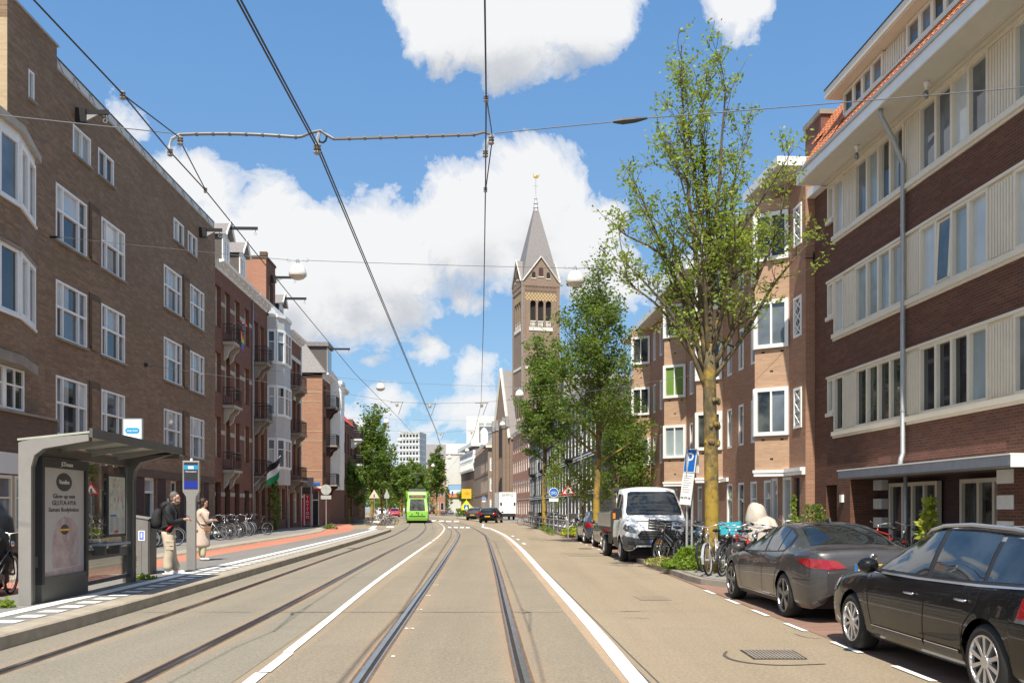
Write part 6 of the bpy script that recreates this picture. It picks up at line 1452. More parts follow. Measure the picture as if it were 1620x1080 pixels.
# digital departure pillar
pp = G(303, 901, ZP); D = thing('departure_display', 'slim grey departure pillar with blue screen between the waiting man and woman', 'information display', pp, radians(8))
w = .185; m = MB(); m.prism([(-.10, 0), (.10, 0), (.10, 1.55), (.11, 1.66), (w, 1.78), (w, 2.48), (-w, 2.48), (-w, 1.78), (-.11, 1.66), (-.10, 1.55)], -.07, .07, 'shelter_light', 'y'); b = m.build('pillar', D, bevel=.012)
m = MB(); m.box(-.15, .15, -.078, -.072, 1.84, 2.44, 'ink'); m.box(-.15, .15, -.081, -.0785, 2.28, 2.38, 'sign_cyan'); m.box(-.06, .06, -.084, -.0815, 2.295, 2.355, 'sign_white'); m.box(-.15, .15, -.081, -.0785, 1.85, 2.02, 'screen_blue'); sc_ = m.build('screen', b)
m = MB(); text_mesh(m, 'Olympiaplein', .047, 'sign_white', facing((0, -.08, 2.235), 0, -1)); text_mesh(m, '24', .04, 'sign_cyan', facing((0, -.085, 2.325), 0, -1)); m.build('lettering', sc_); m = MB(); m.lathe([(.03, 2.48), (.03, 2.53), (.001, 2.54)], 'sign_white', 8); m.build('sensor', b)
# waste bin cabinet behind the man
bp = G(219, 908.5, ZP); Bn = thing('waste_bin', 'grey metal waste bin cabinet with blue sticker beside the shelter post', 'waste bin', bp, radians(6))
m = MB(); m.prism([(-.21, 0), (.20, 0), (.20, 1.16), (-.21, 1.23)], -.0, .55, 'bin_grey', 'y'); m.prism([(.202, 0), (.245, 0), (.245, 1.1), (.202, 1.14)], .0, .5, 'dark_grey_metal', 'y'); b = m.build('cabinet', Bn, bevel=.015)
m = MB(); m.prism([(-.23, 1.233), (.22, 1.163), (.22, 1.19), (-.23, 1.26)], -.02, .57, 'shelter_light', 'y'); m.build('lid', b)
m = MB(); m.box(.0, .13, -.006, -.001, .72, .93, 'sign_white'); m.box(.02, .11, -.008, -.0062, .74, .91, 'sticker_blue'); m.box(.05, .08, -.010, -.0082, .78, .88, 'sign_white'); m.prism([(-.12+.05*cos(i*.5), 1.02+.05*sin(i*.5)) for i in range(12)], -.005, -.001, 'sign_yellow', 'y'); m.box(.06, .065, -.004, -.001, 0, .7, 'dark_grey_metal'); m.build('sticker', b)
# ---- parking sign
ps = P(1083, 790, 22.9); ps = Vector((ps.x, ps.y, .12)); K = thing('parking_sign', 'blue parking sign over a white notice plate, tilted on a pole by the lichen trunk', 'traffic sign', ps, radians(0))
m = MB(); m.tube([(.05, 0, 0), (.07, 0, 2.95)], .03, 'galvanised', 8); m.tube([(.18, .05, 0), (.2, .05, 2.9)], .028, 'galvanised', 8); m.build('pole', K)
T_ = Matrix.Translation((-.09, -.06, 0)) @ Matrix.Translation((-.1, 0, 0)) @ Matrix.Rotation(radians(7), 4, 'Y') @ Matrix.Rotation(radians(-60), 4, 'Z')
m = MB(); m.T = T_; m.box(-.2, .2, -.01, .01, 2.33, 2.9, 'sign_white'); m.box(-.185, .185, -.014, -.0102, 2.35, 2.88, 'sign_blue'); a = m.build('plate', K); m = MB(); text_mesh(m, 'P', .5, 'sign_white', T_ @ facing((0, -.016, 2.615), 0, -1)); m.build('lettering', a)
m = MB(); m.T = T_; m.box(-.2, .2, -.01, .01, 1.55, 2.31, 'sign_white'); a = m.build('notice_plate', K); m = MB(); m.T = T_
for i in range(8): m.box(-.15, .15-.05*(i % 3), -.013, -.0102, 2.24-i*.055, 2.255-i*.055, 'sign_back')
m.T = None; text_mesh(m, 'ma t/m za', .09, 'ink', T_ @ facing((0, -.014, 1.72), 0, -1)); m.build('lettering', a)
m = MB(); m.T = Matrix.Translation((.22, .05, 0)) @ Matrix.Rotation(radians(-62), 4, 'Z'); m.box(-.2, .2, -.01, .01, 2.3, 2.85, 'sign_white'); m.box(-.18, .18, .0102, .014, 2.32, 2.83, 'sign_back'); m.build('second_plate', K)
def pole_sign(name, label, px, py0, Y, draw, group=None, r=.03, zb=.0, cat='traffic sign', rz=0):
    t = thing(name, label, cat, ((px-CX)*Y/F, Y, zb), rz, group); m = MB(); top = EYE-(py0-HZ)*Y/F-zb; m.tube([(0, 0, 0), (0, 0, top)], r, 'galvanised', 7); m.build('pole', t); draw(t, top); return t
def tri(t, z, s_=.45, red='sign_red', back=False, c=None):
    m = MB(); m.prism([(-s_, z-s_*1.6), (s_, z-s_*1.6), (0, z)], -.05, -.035, 'sign_back' if back else red, 'y'); 
    if not back: k = .66; m.prism([(-s_*k, z-s_*1.42), (s_*k, z-s_*1.42), (0, z-s_*.4)], -.056, -.0505, c or 'sign_white', 'y')
    a = m.build('plate', t)
    if not back: m = MB(); m.box(-.05, .05, -.06, -.0565, z-s_*1.35, z-s_*.85, 'ink'); m.box(-.12, .12, -.06, -.0565, z-s_*1.38, z-s_*1.28, 'ink'); m.build('pictogram', a)
def disc(t, z, r, col, back=False):
    m = MB(); m.lathe([(.001, -.055), (r, -.055), (r, -.035), (.001, -.035)], 'sign_back' if back else 'sign_white', 24, 'y', (0, 0, z-r))
    if not back: m.lathe([(.001, -.058), (r*.9, -.058), (r*.9, -.0552)], col, 24, 'y', (0, 0, z-r))
    else: m.box(-.02, .02, -.075, -.056, z-2*r+.02, z-.02, 'galvanised')
    a = m.build('plate', t); return a
def bike_disc(t, z):
    a = disc(t, z, .3, 'sign_blue'); m = MB()
    for x in (-.1, .1): m.tube([(x+.08*cos(i*.7), -.062, z-.34+.08*sin(i*.7)) for i in range(10)], .013, 'sign_white', 4)
    m.tube([(-.1, -.062, z-.34), (0, -.062, z-.2), (.1, -.062, z-.34), (-.02, -.062, z-.34)], .013, 'sign_white', 4); m.build('pictogram', a); m = MB(); m.box(-.28, .28, -.055, -.035, z-.85, z-.65, 'sign_white'); m.build('notice_plate', t)
pole_sign('cycle_sign', 'round blue cycle sign above a white plate beside the bicycle racks', 876, 771, 58, bike_disc)
pole_sign('warning_sign', 'red triangular warning sign on a grey pole in front of the racks', 899, 763, 50, lambda t, z: tri(t, z, .40))
m = MB(); t = bpy.data.objects['warning_sign']; m.box(.12, .5, .0, .02, 3.0-.2, 3.0+.25, 'sign_back'); m.build('back_plate', t)
def d516(t, z):
    disc(t, z, .36, '', True); m = MB(); m.box(-.36, .36, -.055, -.035, z-1.02, z-.76, 'sign_back'); m.build('notice_plate', t)
pole_sign('no_entry_sign', 'back of a round sign with small plate on a pole before the sunlit corner house', 516, 766, 66, d516, zb=.1)
pole_sign('lamp_post', 'slim white post beside the red tattoo sign at the corner house', 492.5, 770, 74, lambda t, z: None, zb=.1, r=.06, cat='post')
def dtri(t, z): tri(t, z, .55, back=False, c='billboard_pale', red='billboard_pale')
pole_sign('give_way_sign', 'pale triangle sign back above the bicycles in front of the avenue tree', 592, 774, 98, dtri)
def dkite(t, z):
    m = MB(); m.prism([(0, z), (.28, z-.75), (.24, z-1.0), (-.24, z-1.0), (-.28, z-.75)], -.05, -.03, 'sign_back', 'y'); m.build('plate', t)
pole_sign('sign_back', 'narrow pointed grey sign back left of the tram', 612, 773, 100, dkite)
def dyel(t, z):
    m = MB(); m.box(-.62, .62, -.06, -.03, z-1.25, z, 'sign_yellow'); m.prism([(-.3, z-.6), (.1, z-.3), (.1, z-.45), (.4, z-.45), (.4, z-.75), (.1, z-.75), (.1, z-.9)], -.065, -.0605, 'sign_orange', 'y'); m.build('detour_plate', t)
    m = MB(); m.prism([(-.65, z-2.7), (.65, z-2.7), (.65, z-2.2), (0, z-1.4), (-.65, z-2.2)], -.06, -.03, 'sign_fluor', 'y'); a = m.build('crossing_plate', t); m = MB(); m.box(-.33, .33, -.066, -.061, z-2.6, z-2.05, 'sign_blue'); m.prism([(-.2, z-2.55), (.2, z-2.55), (0, z-2.15)], -.07, -.0665, 'sign_white', 'y'); m.build('pictogram', a)
pole_sign('crossing_sign', 'yellow detour sign above a fluorescent pedestrian crossing sign', 738, 773, 122, dyel, r=.05)
def dkeep(t, z): disc(t, z, .62, 'sign_cyan')
pole_sign('keep_right_sign', 'low round blue sign on the traffic island behind the yellow bollard', 744.5, 800.5, 128, dkeep)
pole_sign('cycle_sign', 'blue round sign with white plate before the brown corner building', 765.5, 785, 150, bike_disc)
t = thing('bollard', 'leaning yellow traffic bollard on the island left of the dark hatchback', 'bollard', G(747, 822.5), 0); m = MB(); m.faces([(-.22, -.12, 0), (.22, -.12, 0), (.10, -.12, 1.2), (-.3, -.12, 1.2), (-.22, .12, 0), (.22, .12, 0), (.10, .12, 1.2), (-.3, .12, 1.2)], [(0, 1, 2, 3), (7, 6, 5, 4), (0, 4, 5, 1), (1, 5, 6, 2), (2, 6, 7, 3), (3, 7, 4, 0)], 'sign_yellow'); m.build('body', t); m = MB(); m.box(-.3, .28, -.16, .16, -.02, .06, 'plastic_black'); m.build('base', t)
mb = MB(); a, b = G(722, 820), G(762, 824); mb.prism([(a.x, a.y), (b.x, b.y-6), (b.x+.8, b.y), (a.x+.5, a.y+14)], 0, .12, 'kerb_stone'); struct('traffic_island', mb)
# bicycle rack rail
t = thing('bicycle_rack', 'long galvanised bicycle rack along the kerb full of bicycles', 'bicycle rack', (0, 0, 0)); m = MB()
for z, r in ((.75, .025), (.35, .02)): m.tube([(3.05, 52.5, .124+z), (2.5, 62, .124+z), (1.75, 74, .124+z), (1.35, 82, .124+z)], r, 'galvanised', 6)
for i in range(13): k = i/12; y = lerp(52.5, 82, k); x = interp([(52.5, 3.05), (62, 2.5), (74, 1.75), (82, 1.35)], y); m.tube([(x, y, .1), (x, y, .9)], .03, 'galvanised', 6); m.tube([(x, y, .47), (x+.9, y, .47)], .02, 'galvanised', 5)
m.build('rail', t)
# ================================================================== vehicles
SIDE = [(0, .90), (.10, .965), (.40, 1.0), (.62, .998), (.82, .982), (.94, .962), (1, .935)]
class Car:
    """lofted body: x runs from the nose (0) to the tail (L) while modelling, local +x is forwards"""
    def __init__(s, sp): s.sp = sp; s.mid = sp['L']/2
    def X(s, x): return s.mid-x
    def section(s, x):
        sp = s.sp; zb, zs, zr = sinterp(sp['zb'], x), sinterp(sp['zs'], x), sinterp(sp['zr'], x); hw = sp['W']*sinterp(sp['pw'], x); wr = min(sinterp(sp['wr'], x), hw*.93); ed = sinterp(sp['ed'], x)
        zr = max(zr, zs+.012); zl = zb
        for xw in sp['wheels']:
            d = abs(x-xw)
            if d < sp['R']: zl = max(zl, sp['r']+sqrt(sp['R']**2-d*d)) if True else zl
        zl = min(zl, zs-.03); pts = []
        for k in range(10):
            z = lerp(zl, zs, k/9); u = max(0, (z-zb)/(zs-zb)); pts.append((hw*interp(SIDE, u), z))
        ys, ze = pts[-1][0], max(zs+.004, zr-ed)
        for k in range(1, 6): t = k/5; pts.append((lerp(ys, wr, t)+.018*sin(pi*t)*min(1, (ze-zs)/.3), lerp(zs, ze, t)))
        for k in range(1, 7): y = wr*(1-k/6); u = 1-k/6; pts.append((y, zr-(zr-ze)*u**2.6))
        return pts
    def body(s, root, mat, name='body'):
        sp = s.sp; xs_ = [i*sp['L']/170 for i in range(171)]
        ends = [0, .006, .015]; xs_ = sorted(set(xs_+ends+[sp['L']-e for e in ends]))
        for xw in sp['wheels']:
            for k in range(13): xs_.append(xw-sp['R']*cos(pi*k/12))
        xs_ = sorted(set(round(x, 4) for x in xs_ if 0 <= x <= sp['L']))
        m = MB(); secs = [s.section(x) for x in xs_]; n = len(secs[0]); V = []
        for x, sec in zip(xs_, secs): V += [(s.X(x), y, z) for y, z in sec]+[(s.X(x), -y, z) for y, z in sec[-2::-1]]
        N = 2*n-1; idx = []
        for i in range(len(xs_)-1):
            for k in range(N-1): idx.append((i*N+k, i*N+k+1, (i+1)*N+k+1, (i+1)*N+k))
        idx.append(list(range(N))[::-1]); idx.append([(len(xs_)-1)*N+k for k in range(N)])
        m.faces(V, idx, mat); ob = m.build(name, root, smooth=True)
        s.bvh = BVHTree.FromPolygons([Vector(v) for v in V], idx); s.ob = ob
        u = MB(); u.box(s.X(sp['L']-.25), s.X(.25), -sp['W']*.80, sp['W']*.80, .2, .42, 'interior_dark')
        for xw in sp['wheels']: u.box(s.X(xw+sp['R']), s.X(xw-sp['R']), -sp['W']*.80, sp['W']*.80, .42, sp['r']+sp['R']*.98, 'interior_dark')
        u.build('underbody', root); return ob
    def decal(s, poly, view, mat, parent, name, off=.005, step=.07, mirror=False, both=False, mb=None, label=None):
        """poly: outline in (x, z) for view 'L'/'R', (y, z) for 'F'/'B', (x, y) for 'T'"""
        sp = s.sp
        if both: s.decal(poly, 'L', mat, parent, name, off, step); return s.decal(poly, 'R', mat, parent, name, off, step)
        pl = []
        for (a, b), (c, d) in zip(poly, poly[1:]+poly[:1]):
            k = max(1, int(hypot(c-a, d-b)/step)); pl += [(lerp(a, c, i/k), lerp(b, d, i/k)) for i in range(k)]
        xs_, zs_ = [p[0] for p in pl], [p[1] for p in pl]; pts = [Vector(p) for p in pl]; nb = len(pts)
        def inside(x, z):
            c = False
            for (a, b), (e, f) in zip(pl, pl[1:]+pl[:1]):
                if (b > z) != (f > z) and x < (e-a)*(z-b)/(f-b)+a: c = not c
            return c
        gx = min(xs_)+step/2
        while gx < max(xs_):
            gz = min(zs_)+step/2
            while gz < max(zs_):
                if inside(gx, gz) and min((gx-p[0])**2+(gz-p[1])**2 for p in pl) > (step*.35)**2: pts.append(Vector((gx, gz)))
                gz += step
            gx += step
        r = delaunay_2d_cdt(pts, [(i, (i+1) % nb) for i in range(nb)], [], 1, 1e-5); vs, fs = r[0], r[2]
        out = []
        for v in vs:
            a, b = v
            if view in 'LR': sg = 1 if view == 'L' else -1; o, d = Vector((s.X(a), sg*3, b)), Vector((0, -sg, 0))
            elif view == 'F': o, d = Vector((s.mid+3, a, b)), Vector((-1, 0, 0))
            elif view == 'B': o, d = Vector((-s.mid-3, a, b)), Vector((1, 0, 0))
            else: o, d = Vector((s.X(a), b, 4)), Vector((0, 0, -1))
            h = s.bvh.ray_cast(o, d); 
            if h[0] is None: out.append(None); continue
            nn = h[1] if h[1].dot(d) < 0 else -h[1]; out.append(h[0]+nn*off)
        m = mb or MB(); keep = [f for f in fs if all(out[i] is not None for i in f) and inside(sum(vs[i][0] for i in f)/3, sum(vs[i][1] for i in f)/3)]
        base = [o if o is not None else Vector((0, 0, 0)) for o in out]; used = sorted({i for f in keep for i in f}); mp = {u: k for k, u in enumerate(used)}
        m.faces([base[i] for i in used], [[mp[i] for i in f] for f in keep], mat)
        if mb: return None
        ob = m.build(name, parent, smooth=True, recalc=False); 
        if label: ob['label'] = label
        return ob
    def line(s, pts, view, w, mat, mb, off=.003):
        for (a, b), (c, d) in zip(pts, pts[1:]):
            l = hypot(c-a, d-b); nx, nz = -(d-b)/l*w/2, (c-a)/l*w/2
            s.decal([(a+nx, b+nz), (c+nx, d+nz), (c-nx, d-nz), (a-nx, b-nz)], view, mat, None, '', off, .06, mb=mb)
    def wheel(s, root, xw, side, spokes, rim_mat, tw=.22, style=0, rr_=None):
        r = s.sp['r']; yo = side*(s.sp['W']-.015); rim = rr_ or r*.70; w = thing('wheel', None, None, (s.X(xw), yo, r)); w.parent = root
        m = MB(); sg = -side
        m.lathe([(rim*.96, 0+sg*.015), (rim*1.03, -sg*.004), (r*.86, -sg*.006), (r*.97, sg*.02), (r, sg*.05), (r, sg*(tw-.05)), (r*.97, sg*(tw-.01)), (rim, sg*tw), (.02, sg*tw)], 'rubber', 36, 'y'); t = m.build('tyre', w, smooth=True)
        m = MB(); m.lathe([(rim*.90, sg*.03), (rim*.88, sg*.09), (.02, sg*.10)], 'plastic_black', 36, 'y')
        m.lathe([(rim*1.01, sg*.006), (rim*1.0, -sg*.006), (rim*.93, -sg*.004), (rim*.90, sg*.03)], rim_mat, 36, 'y'); m.lathe([(.001, -sg*.002), (.055, sg*.0), (.07, sg*.03)], rim_mat, 16, 'y')
        for k in range(spokes):
            a = 2*pi*k/spokes+.3
            offs = ((-.10, .10) if style == 1 else (0,))
            for o in offs:
                c, s_ = cos(a+o), sin(a+o); c0, s0 = cos(a+o*.35), sin(a+o*.35); w0, w1 = ((.013, .021) if style == 0 else (.017, .025)) if style != 2 else (.035, .05)
                p0, p1 = Vector((c0*.045, 0, s0*.045)), Vector((c*rim*.93, 0, s_*rim*.93)); t_ = Vector((-s_, 0, c)); y0, y1 = sg*.004, sg*.0; yb = sg*.05
                m.faces([p0-t_*w0+Vector((0, y0, 0)), p0+t_*w0+Vector((0, y0, 0)), p1+t_*w1+Vector((0, y1, 0)), p1-t_*w1+Vector((0, y1, 0)), p0-t_*w0*1.2+Vector((0, yb, 0)), p0+t_*w0*1.2+Vector((0, yb, 0)), p1+t_*w1*1.2+Vector((0, yb, 0)), p1-t_*w1*1.2+Vector((0, yb, 0))], [(0, 1, 2, 3), (0, 4, 5, 1), (3, 2, 6, 7), (0, 3, 7, 4), (1, 5, 6, 2)], rim_mat)
        m.build('rim', w, smooth=False); return w
    def mirror(s, root, x, z, mat, dy=.14, size=(.10, .11, .085)):
        for sg in (1, -1):
            y = s.section(x)[9][0]; m = MB(); m.ellipsoid((s.X(x), sg*(y+dy), z), *size, mat, 14, 10); m.tube([(s.X(x), sg*(y-.02), z-.07), (s.X(x), sg*(y+dy-.05), z-.04)], .022, 'plastic_black', 6); m.build('mirror', root, smooth=True)
    def handle(s, root, x, z, mat='chrome'):
        for sg in (1, -1):
            h = s.bvh.ray_cast(Vector((s.X(x), sg*3, z)), Vector((0, -sg, 0)))
            if h[0] is None: continue
            y = h[0].y; m = MB(); m.tube([(s.X(x-.09), y, z), (s.X(x-.08), y+sg*.03, z), (s.X(x), y+sg*.038, z+.002), (s.X(x+.08), y+sg*.03, z), (s.X(x+.09), y, z)], .012, mat, 6); m.build('door_handle', root, smooth=True)
def plate(c, root, view, x, z, txt, w=.26, h=.055, eu=True, mat='plate_yellow', tilt=0):
    d = 1 if view == 'F' else -1; hit = c.bvh.ray_cast(Vector((d*4, x, z)), Vector((-d, 0, 0)))
    px_ = (hit[0].x if hit[0] else d*c.mid)+d*.012; m = MB(); m.box(px_-.006, px_+.006, x-w, x+w, z-h, z+h, mat); p = m.build('number_plate', root)
    m = MB(); text_mesh(m, txt, .09, 'ink', facing((px_+d*.008, x, z), d, 0)); m.build('lettering', p)
    m = MB(); e = px_+d*.007; yb = x+(w if d < 0 else -w); m.box(e-.002, e+.002, min(yb, yb-.045*(1 if d < 0 else -1)), max(yb, yb-.045*(1 if d < 0 else -1)), z-h, z+h, 'sign_blue'); m.build('country_band', p); return p
WAGON = dict(L=4.82, W=.93, r=.33, R=.375, wheels=(.94, 3.755),
    zb=[(0, .36), (.05, .24), (.2, .2), (4.6, .21), (4.76, .27), (4.82, .40)], zs=[(0, .60), (.06, .69), (.4, .82), (1.2, .93), (2, .955), (3.2, .975), (4.3, 1.0), (4.66, 1.0), (4.78, .93), (4.82, .80)],
    zr=[(0, .62), (.06, .74), (.4, .88), (1.0, .985), (1.32, 1.03), (1.75, 1.24), (2.1, 1.405), (2.45, 1.475), (3.0, 1.49), (3.8, 1.455), (4.28, 1.40), (4.48, 1.30), (4.66, 1.08), (4.78, .96), (4.82, .84)],
    wr=[(0, .5), (.1, .66), (.6, .74), (1.3, .80), (1.75, .70), (2.15, .62), (2.8, .645), (3.8, .63), (4.3, .60), (4.55, .66), (4.82, .62)], ed=[(0, .03), (1.2, .05), (1.8, .06), (2.3, .055), (4.2, .055), (4.5, .06), (4.82, .04)],
    pw=[(0, .60), (.03, .72), (.1, .84), (.3, .935), (.7, .985), (1.2, 1), (3.8, 1), (4.35, .975), (4.62, .92), (4.76, .84), (4.82, .70)])
def build_wagon(loc, rz):
    t = thing('parked_car', 'black estate car with silver roof rails, nearest the camera at the kerb', 'car', loc, rz); t.scale = (1, 1, .95); c = Car(WAGON); b = c.body(t, 'paint_black')
    ring = [(1.50, .965), (1.86, 1.215), (2.16, 1.385), (2.55, 1.445), (3.1, 1.445), (3.8, 1.41), (4.22, 1.36), (4.40, 1.24), (4.46, 1.09), (4.40, 1.02), (3.6, .985), (2.5, .965)]
    cen = (3.0, 1.17); o2 = [(cen[0]+(a-cen[0])*1.022, cen[1]+(b_-cen[1])*1.12) for a, b_ in ring]
    for v in 'LR':
        c.decal(o2, v, 'alloy', t, 'window_trim', .006); c.decal(ring, v, 'plastic_black', t, 'pillar_trim', .009)
        c.decal([(1.60, .985), (1.9, 1.205), (2.19, 1.365), (2.50, 1.42), (2.60, 1.425), (2.66, .99)], v, 'glass_car_side', t, 'side_window', .012)
        c.decal([(2.76, .99), (2.71, 1.43), (3.1, 1.428), (3.58, 1.408), (3.66, 1.01)], v, 'glass_car_side', t, 'side_window', .012)
        c.decal([(3.73, 1.015), (3.65, 1.40), (3.8, 1.392), (4.2, 1.343), (4.365, 1.235), (4.42, 1.09), (4.38, 1.04)], v, 'glass_car_side', t, 'side_window', .012)
        m = MB()
        for q in ([(1.42, .92), (1.38, .75), (1.46, .46), (1.5, .27)], [(2.70, .96), (2.68, .5), (2.66, .28)], [(3.68, .98), (3.62, .80), (3.44, .62), (3.38, .45), (3.36, .28)]): c.line(q, v, .011, 'seam_dark', m)
        c.line([(4.36, 1.0), (4.3, .82), (4.22, .74), (4.38, .68), (4.8, .62)], v, .009, 'seam_dark', m); m.build('door_gap', t, recalc=False)
        m = MB(); c.line([(1.5, .345), (2.66, .345)], v, .035, 'plastic_grey', m, .010); c.line([(2.70, .345), (3.34, .345)], v, .035, 'plastic_grey', m, .010); c.line([(1.5, .366), (2.66, .366)], v, .008, 'chrome', m, .014); c.line([(2.70, .366), (3.34, .366)], v, .008, 'chrome', m, .014); m.build('side_moulding', t, recalc=False)
        c.decal([(4.22, .76), (4.27, .92), (4.40, 1.03), (4.60, 1.06), (4.80, .98), (4.815, .76)], v, 'red_lamp', t, 'tail_light', .008); c.decal([(4.20, .725), (4.22, .76), (4.815, .76), (4.815, .725)], v, 'lamp_clear', t, 'reflector', .008)
        c.decal([(.08, .60), (.16, .73), (.55, .82), (.42, .66)], v, 'lamp_clear', t, 'headlight', .008)
    c.decal([(1.38, -.70), (1.38, .70), (2.02, .56), (2.06, 0), (2.02, -.56)], 'T', 'glass_car', t, 'windscreen', .006); c.decal([(4.28, -.55), (4.28, .55), (4.62, .62), (4.62, -.62)], 'T', 'glass_car', t, 'rear_window', .006)
    for x, sp_ in ((.94, 10), (3.755, 10)):
        for sd in (1, -1): c.wheel(t, x, sd, 10, 'alloy')
    c.mirror(t, 1.63, 1.03, 'paint_black'); c.handle(t, 2.42, .80); c.handle(t, 3.40, .83)
    for sg in (1, -1):
        m = MB(); m.tube([(c.X(x), sg*y, z) for x, y, z in ((2.08, .585, 1.375), (2.22, .60, 1.43), (2.5, .615, 1.475), (3.0, .62, 1.495), (3.7, .61, 1.47), (4.15, .585, 1.425), (4.35, .57, 1.36))], [.014, .022, .022, .022, .022, .022, .016], 'alloy', 8); m.build('roof_rail', t, smooth=True)
    m = MB(); m.prism([(-1.28, 1.48), (-1.10, 1.48), (-1.24, 1.55), (-1.27, 1.55)], -.02, .02, 'paint_silver', 'y'); m.build('antenna', t)
    plate(c, t, 'B', 0, .80, '62-XGZ-7'); return t
SEDAN = dict(L=4.64, W=.93, r=.335, R=.37, wheels=(.84, 3.66),
    zb=[(0, .34), (.05, .22), (.2, .17), (4.4, .20), (4.58, .28), (4.64, .42)], zs=[(0, .55), (.06, .64), (.4, .75), (1.2, .87), (2, .905), (3.2, .95), (3.8, 1.0), (4.3, 1.02), (4.52, 1.01), (4.6, .93), (4.64, .80)],
    zr=[(0, .56), (.06, .67), (.4, .80), (1.0, .92), (1.35, .975), (1.75, 1.19), (2.1, 1.345), (2.45, 1.415), (2.85, 1.43), (3.2, 1.395), (3.55, 1.29), (3.95, 1.115), (4.1, 1.075), (4.45, 1.065), (4.55, 1.055), (4.60, .98), (4.64, .82)],
    wr=[(0, .5), (.1, .66), (.6, .72), (1.35, .79), (1.75, .68), (2.15, .58), (2.8, .60), (3.3, .585), (3.7, .62), (4.0, .70), (4.5, .70), (4.64, .62)], ed=[(0, .03), (1.2, .05), (1.8, .07), (2.3, .065), (3.2, .065), (3.9, .05), (4.2, .035), (4.64, .03)],
    pw=[(0, .58), (.03, .70), (.1, .83), (.3, .93), (.7, .985), (1.1, 1), (1.9, .985), (2.6, .985), (3.6, 1.0), (4.1, .975), (4.42, .915), (4.57, .82), (4.64, .68)])
def build_sedan(loc, rz, simple_=False, label='dark grey saloon car with red rear lights parked ahead of the black estate', paint='paint_gunmetal', group=None, sp=None, plates=True):
    t = thing('parked_car', label, 'car', loc, rz, group); t.scale = (1, 1, .955); c = Car(sp or SEDAN); b = c.body(t, paint)
    for v in 'LR':
        c.decal([(1.50, .90), (1.85, 1.15), (2.15, 1.295), (2.5, 1.36), (2.85, 1.37), (3.2, 1.33), (3.48, 1.235), (3.62, 1.08), (3.55, .985), (2.5, .935)], v, 'plastic_black', t, 'pillar_trim', .004)
        c.decal([(1.58, .92), (1.88, 1.13), (2.17, 1.272), (2.48, 1.335), (2.58, .95)], v, 'glass_car_side', t, 'side_window', .007)
        c.decal([(2.66, .955), (2.57, 1.345), (2.85, 1.35), (3.13, 1.318), (3.22, .98)], v, 'glass_car_side', t, 'side_window', .007); c.decal([(3.27, .985), (3.18, 1.305), (3.44, 1.22), (3.56, 1.08), (3.52, 1.0)], v, 'glass_car_side', t, 'side_window', .007)
        m = MB()
        for q in ([(1.42, .86), (1.36, .7), (1.40, .42), (1.46, .25)], [(2.62, .93), (2.60, .5), (2.58, .25)], [(3.55, .98), (3.45, .80), (3.30, .62), (3.22, .42), (3.20, .25)], [(4.05, .62), (4.5, .62)]): c.line(q, v, .010, 'seam_dark', m)
        m.build('door_gap', t, recalc=False)
        m = MB(); c.line([(1.4, .225), (3.2, .225)], v, .05, 'plastic_black', m, .006); c.line([(1.4, .265), (3.2, .265)], v, .012, 'alloy', m, .008); m.build('side_skirt', t, recalc=False)
        c.decal([(4.14, .90), (4.42, .925), (4.60, .92), (4.60, .78), (4.45, .80), (4.3, .85)], v, 'red_lamp', t, 'tail_light', .007); c.decal([(.08, .56), (.2, .66), (.6, .73), (.45, .6)], v, 'lamp_clear', t, 'headlight', .008)
    c.decal([(1.38, -.68), (1.38, .68), (2.02, .53), (2.08, 0), (2.02, -.53)], 'T', 'glass_car', t, 'windscreen', .006); c.decal([(3.22, -.50), (3.22, .50), (3.62, .56), (3.93, .60), (3.96, 0), (3.93, -.60), (3.62, -.56)], 'T', 'glass_car', t, 'rear_window', .006)
    for sg in (1, -1):
        c.decal([(sg*.36, .80), (sg*.50, .90), (sg*.80, .925), (sg*.80, .80), (sg*.62, .77)], 'B', 'red_lamp', t, 'tail_light', .007)
        m = MB(); m.box(c.X(3.0)-.02, c.X(3.0), 0, 0, 0, 0, 'leather_brown') if False else None
    c.decal([(-.62, .24), (-.74, .34), (-.5, .44), (.5, .44), (.74, .34), (.62, .24)], 'B', 'plastic_black', t, 'diffuser', .006); m = MB(); c.line([(4.38, -.66), (4.44, -.35), (4.46, 0), (4.44, .35), (4.38, .66)], 'T', .035, 'plastic_black', m, .012); m.build('spoiler', t, recalc=False)
    m = MB(); m.lathe([(.001, -2.34), (.045, -2.338), (.05, -2.32)], 'chrome', 20, 'x', (0, 0, .96)); m.lathe([(.001, -2.3415), (.033, -2.341)], 'poster_ink', 20, 'x', (0, 0, .96)); m.build('badge', t, smooth=True)
    for x in c.sp['wheels']:
        for sd in (1, -1): c.wheel(t, x, sd, 5, 'alloy_dark', style=1, rr_=.255)
    c.mirror(t, 1.62, .97, paint); c.handle(t, 2.35, .76, paint); c.handle(t, 3.25, .80, paint)
    m = MB(); m.prism([(-.75, 1.425), (-.55, 1.43), (-.72, 1.49)], -.015, .015, 'plastic_black', 'y'); m.build('antenna', t)
    m = MB(); m.ellipsoid((c.X(3.42), .32, 1.19), .06, .12, .09, 'leather_brown', 10, 8) if False else None
    if plates: plate(c, t, 'B', 0, .80, 'J-794-TF')
    return t
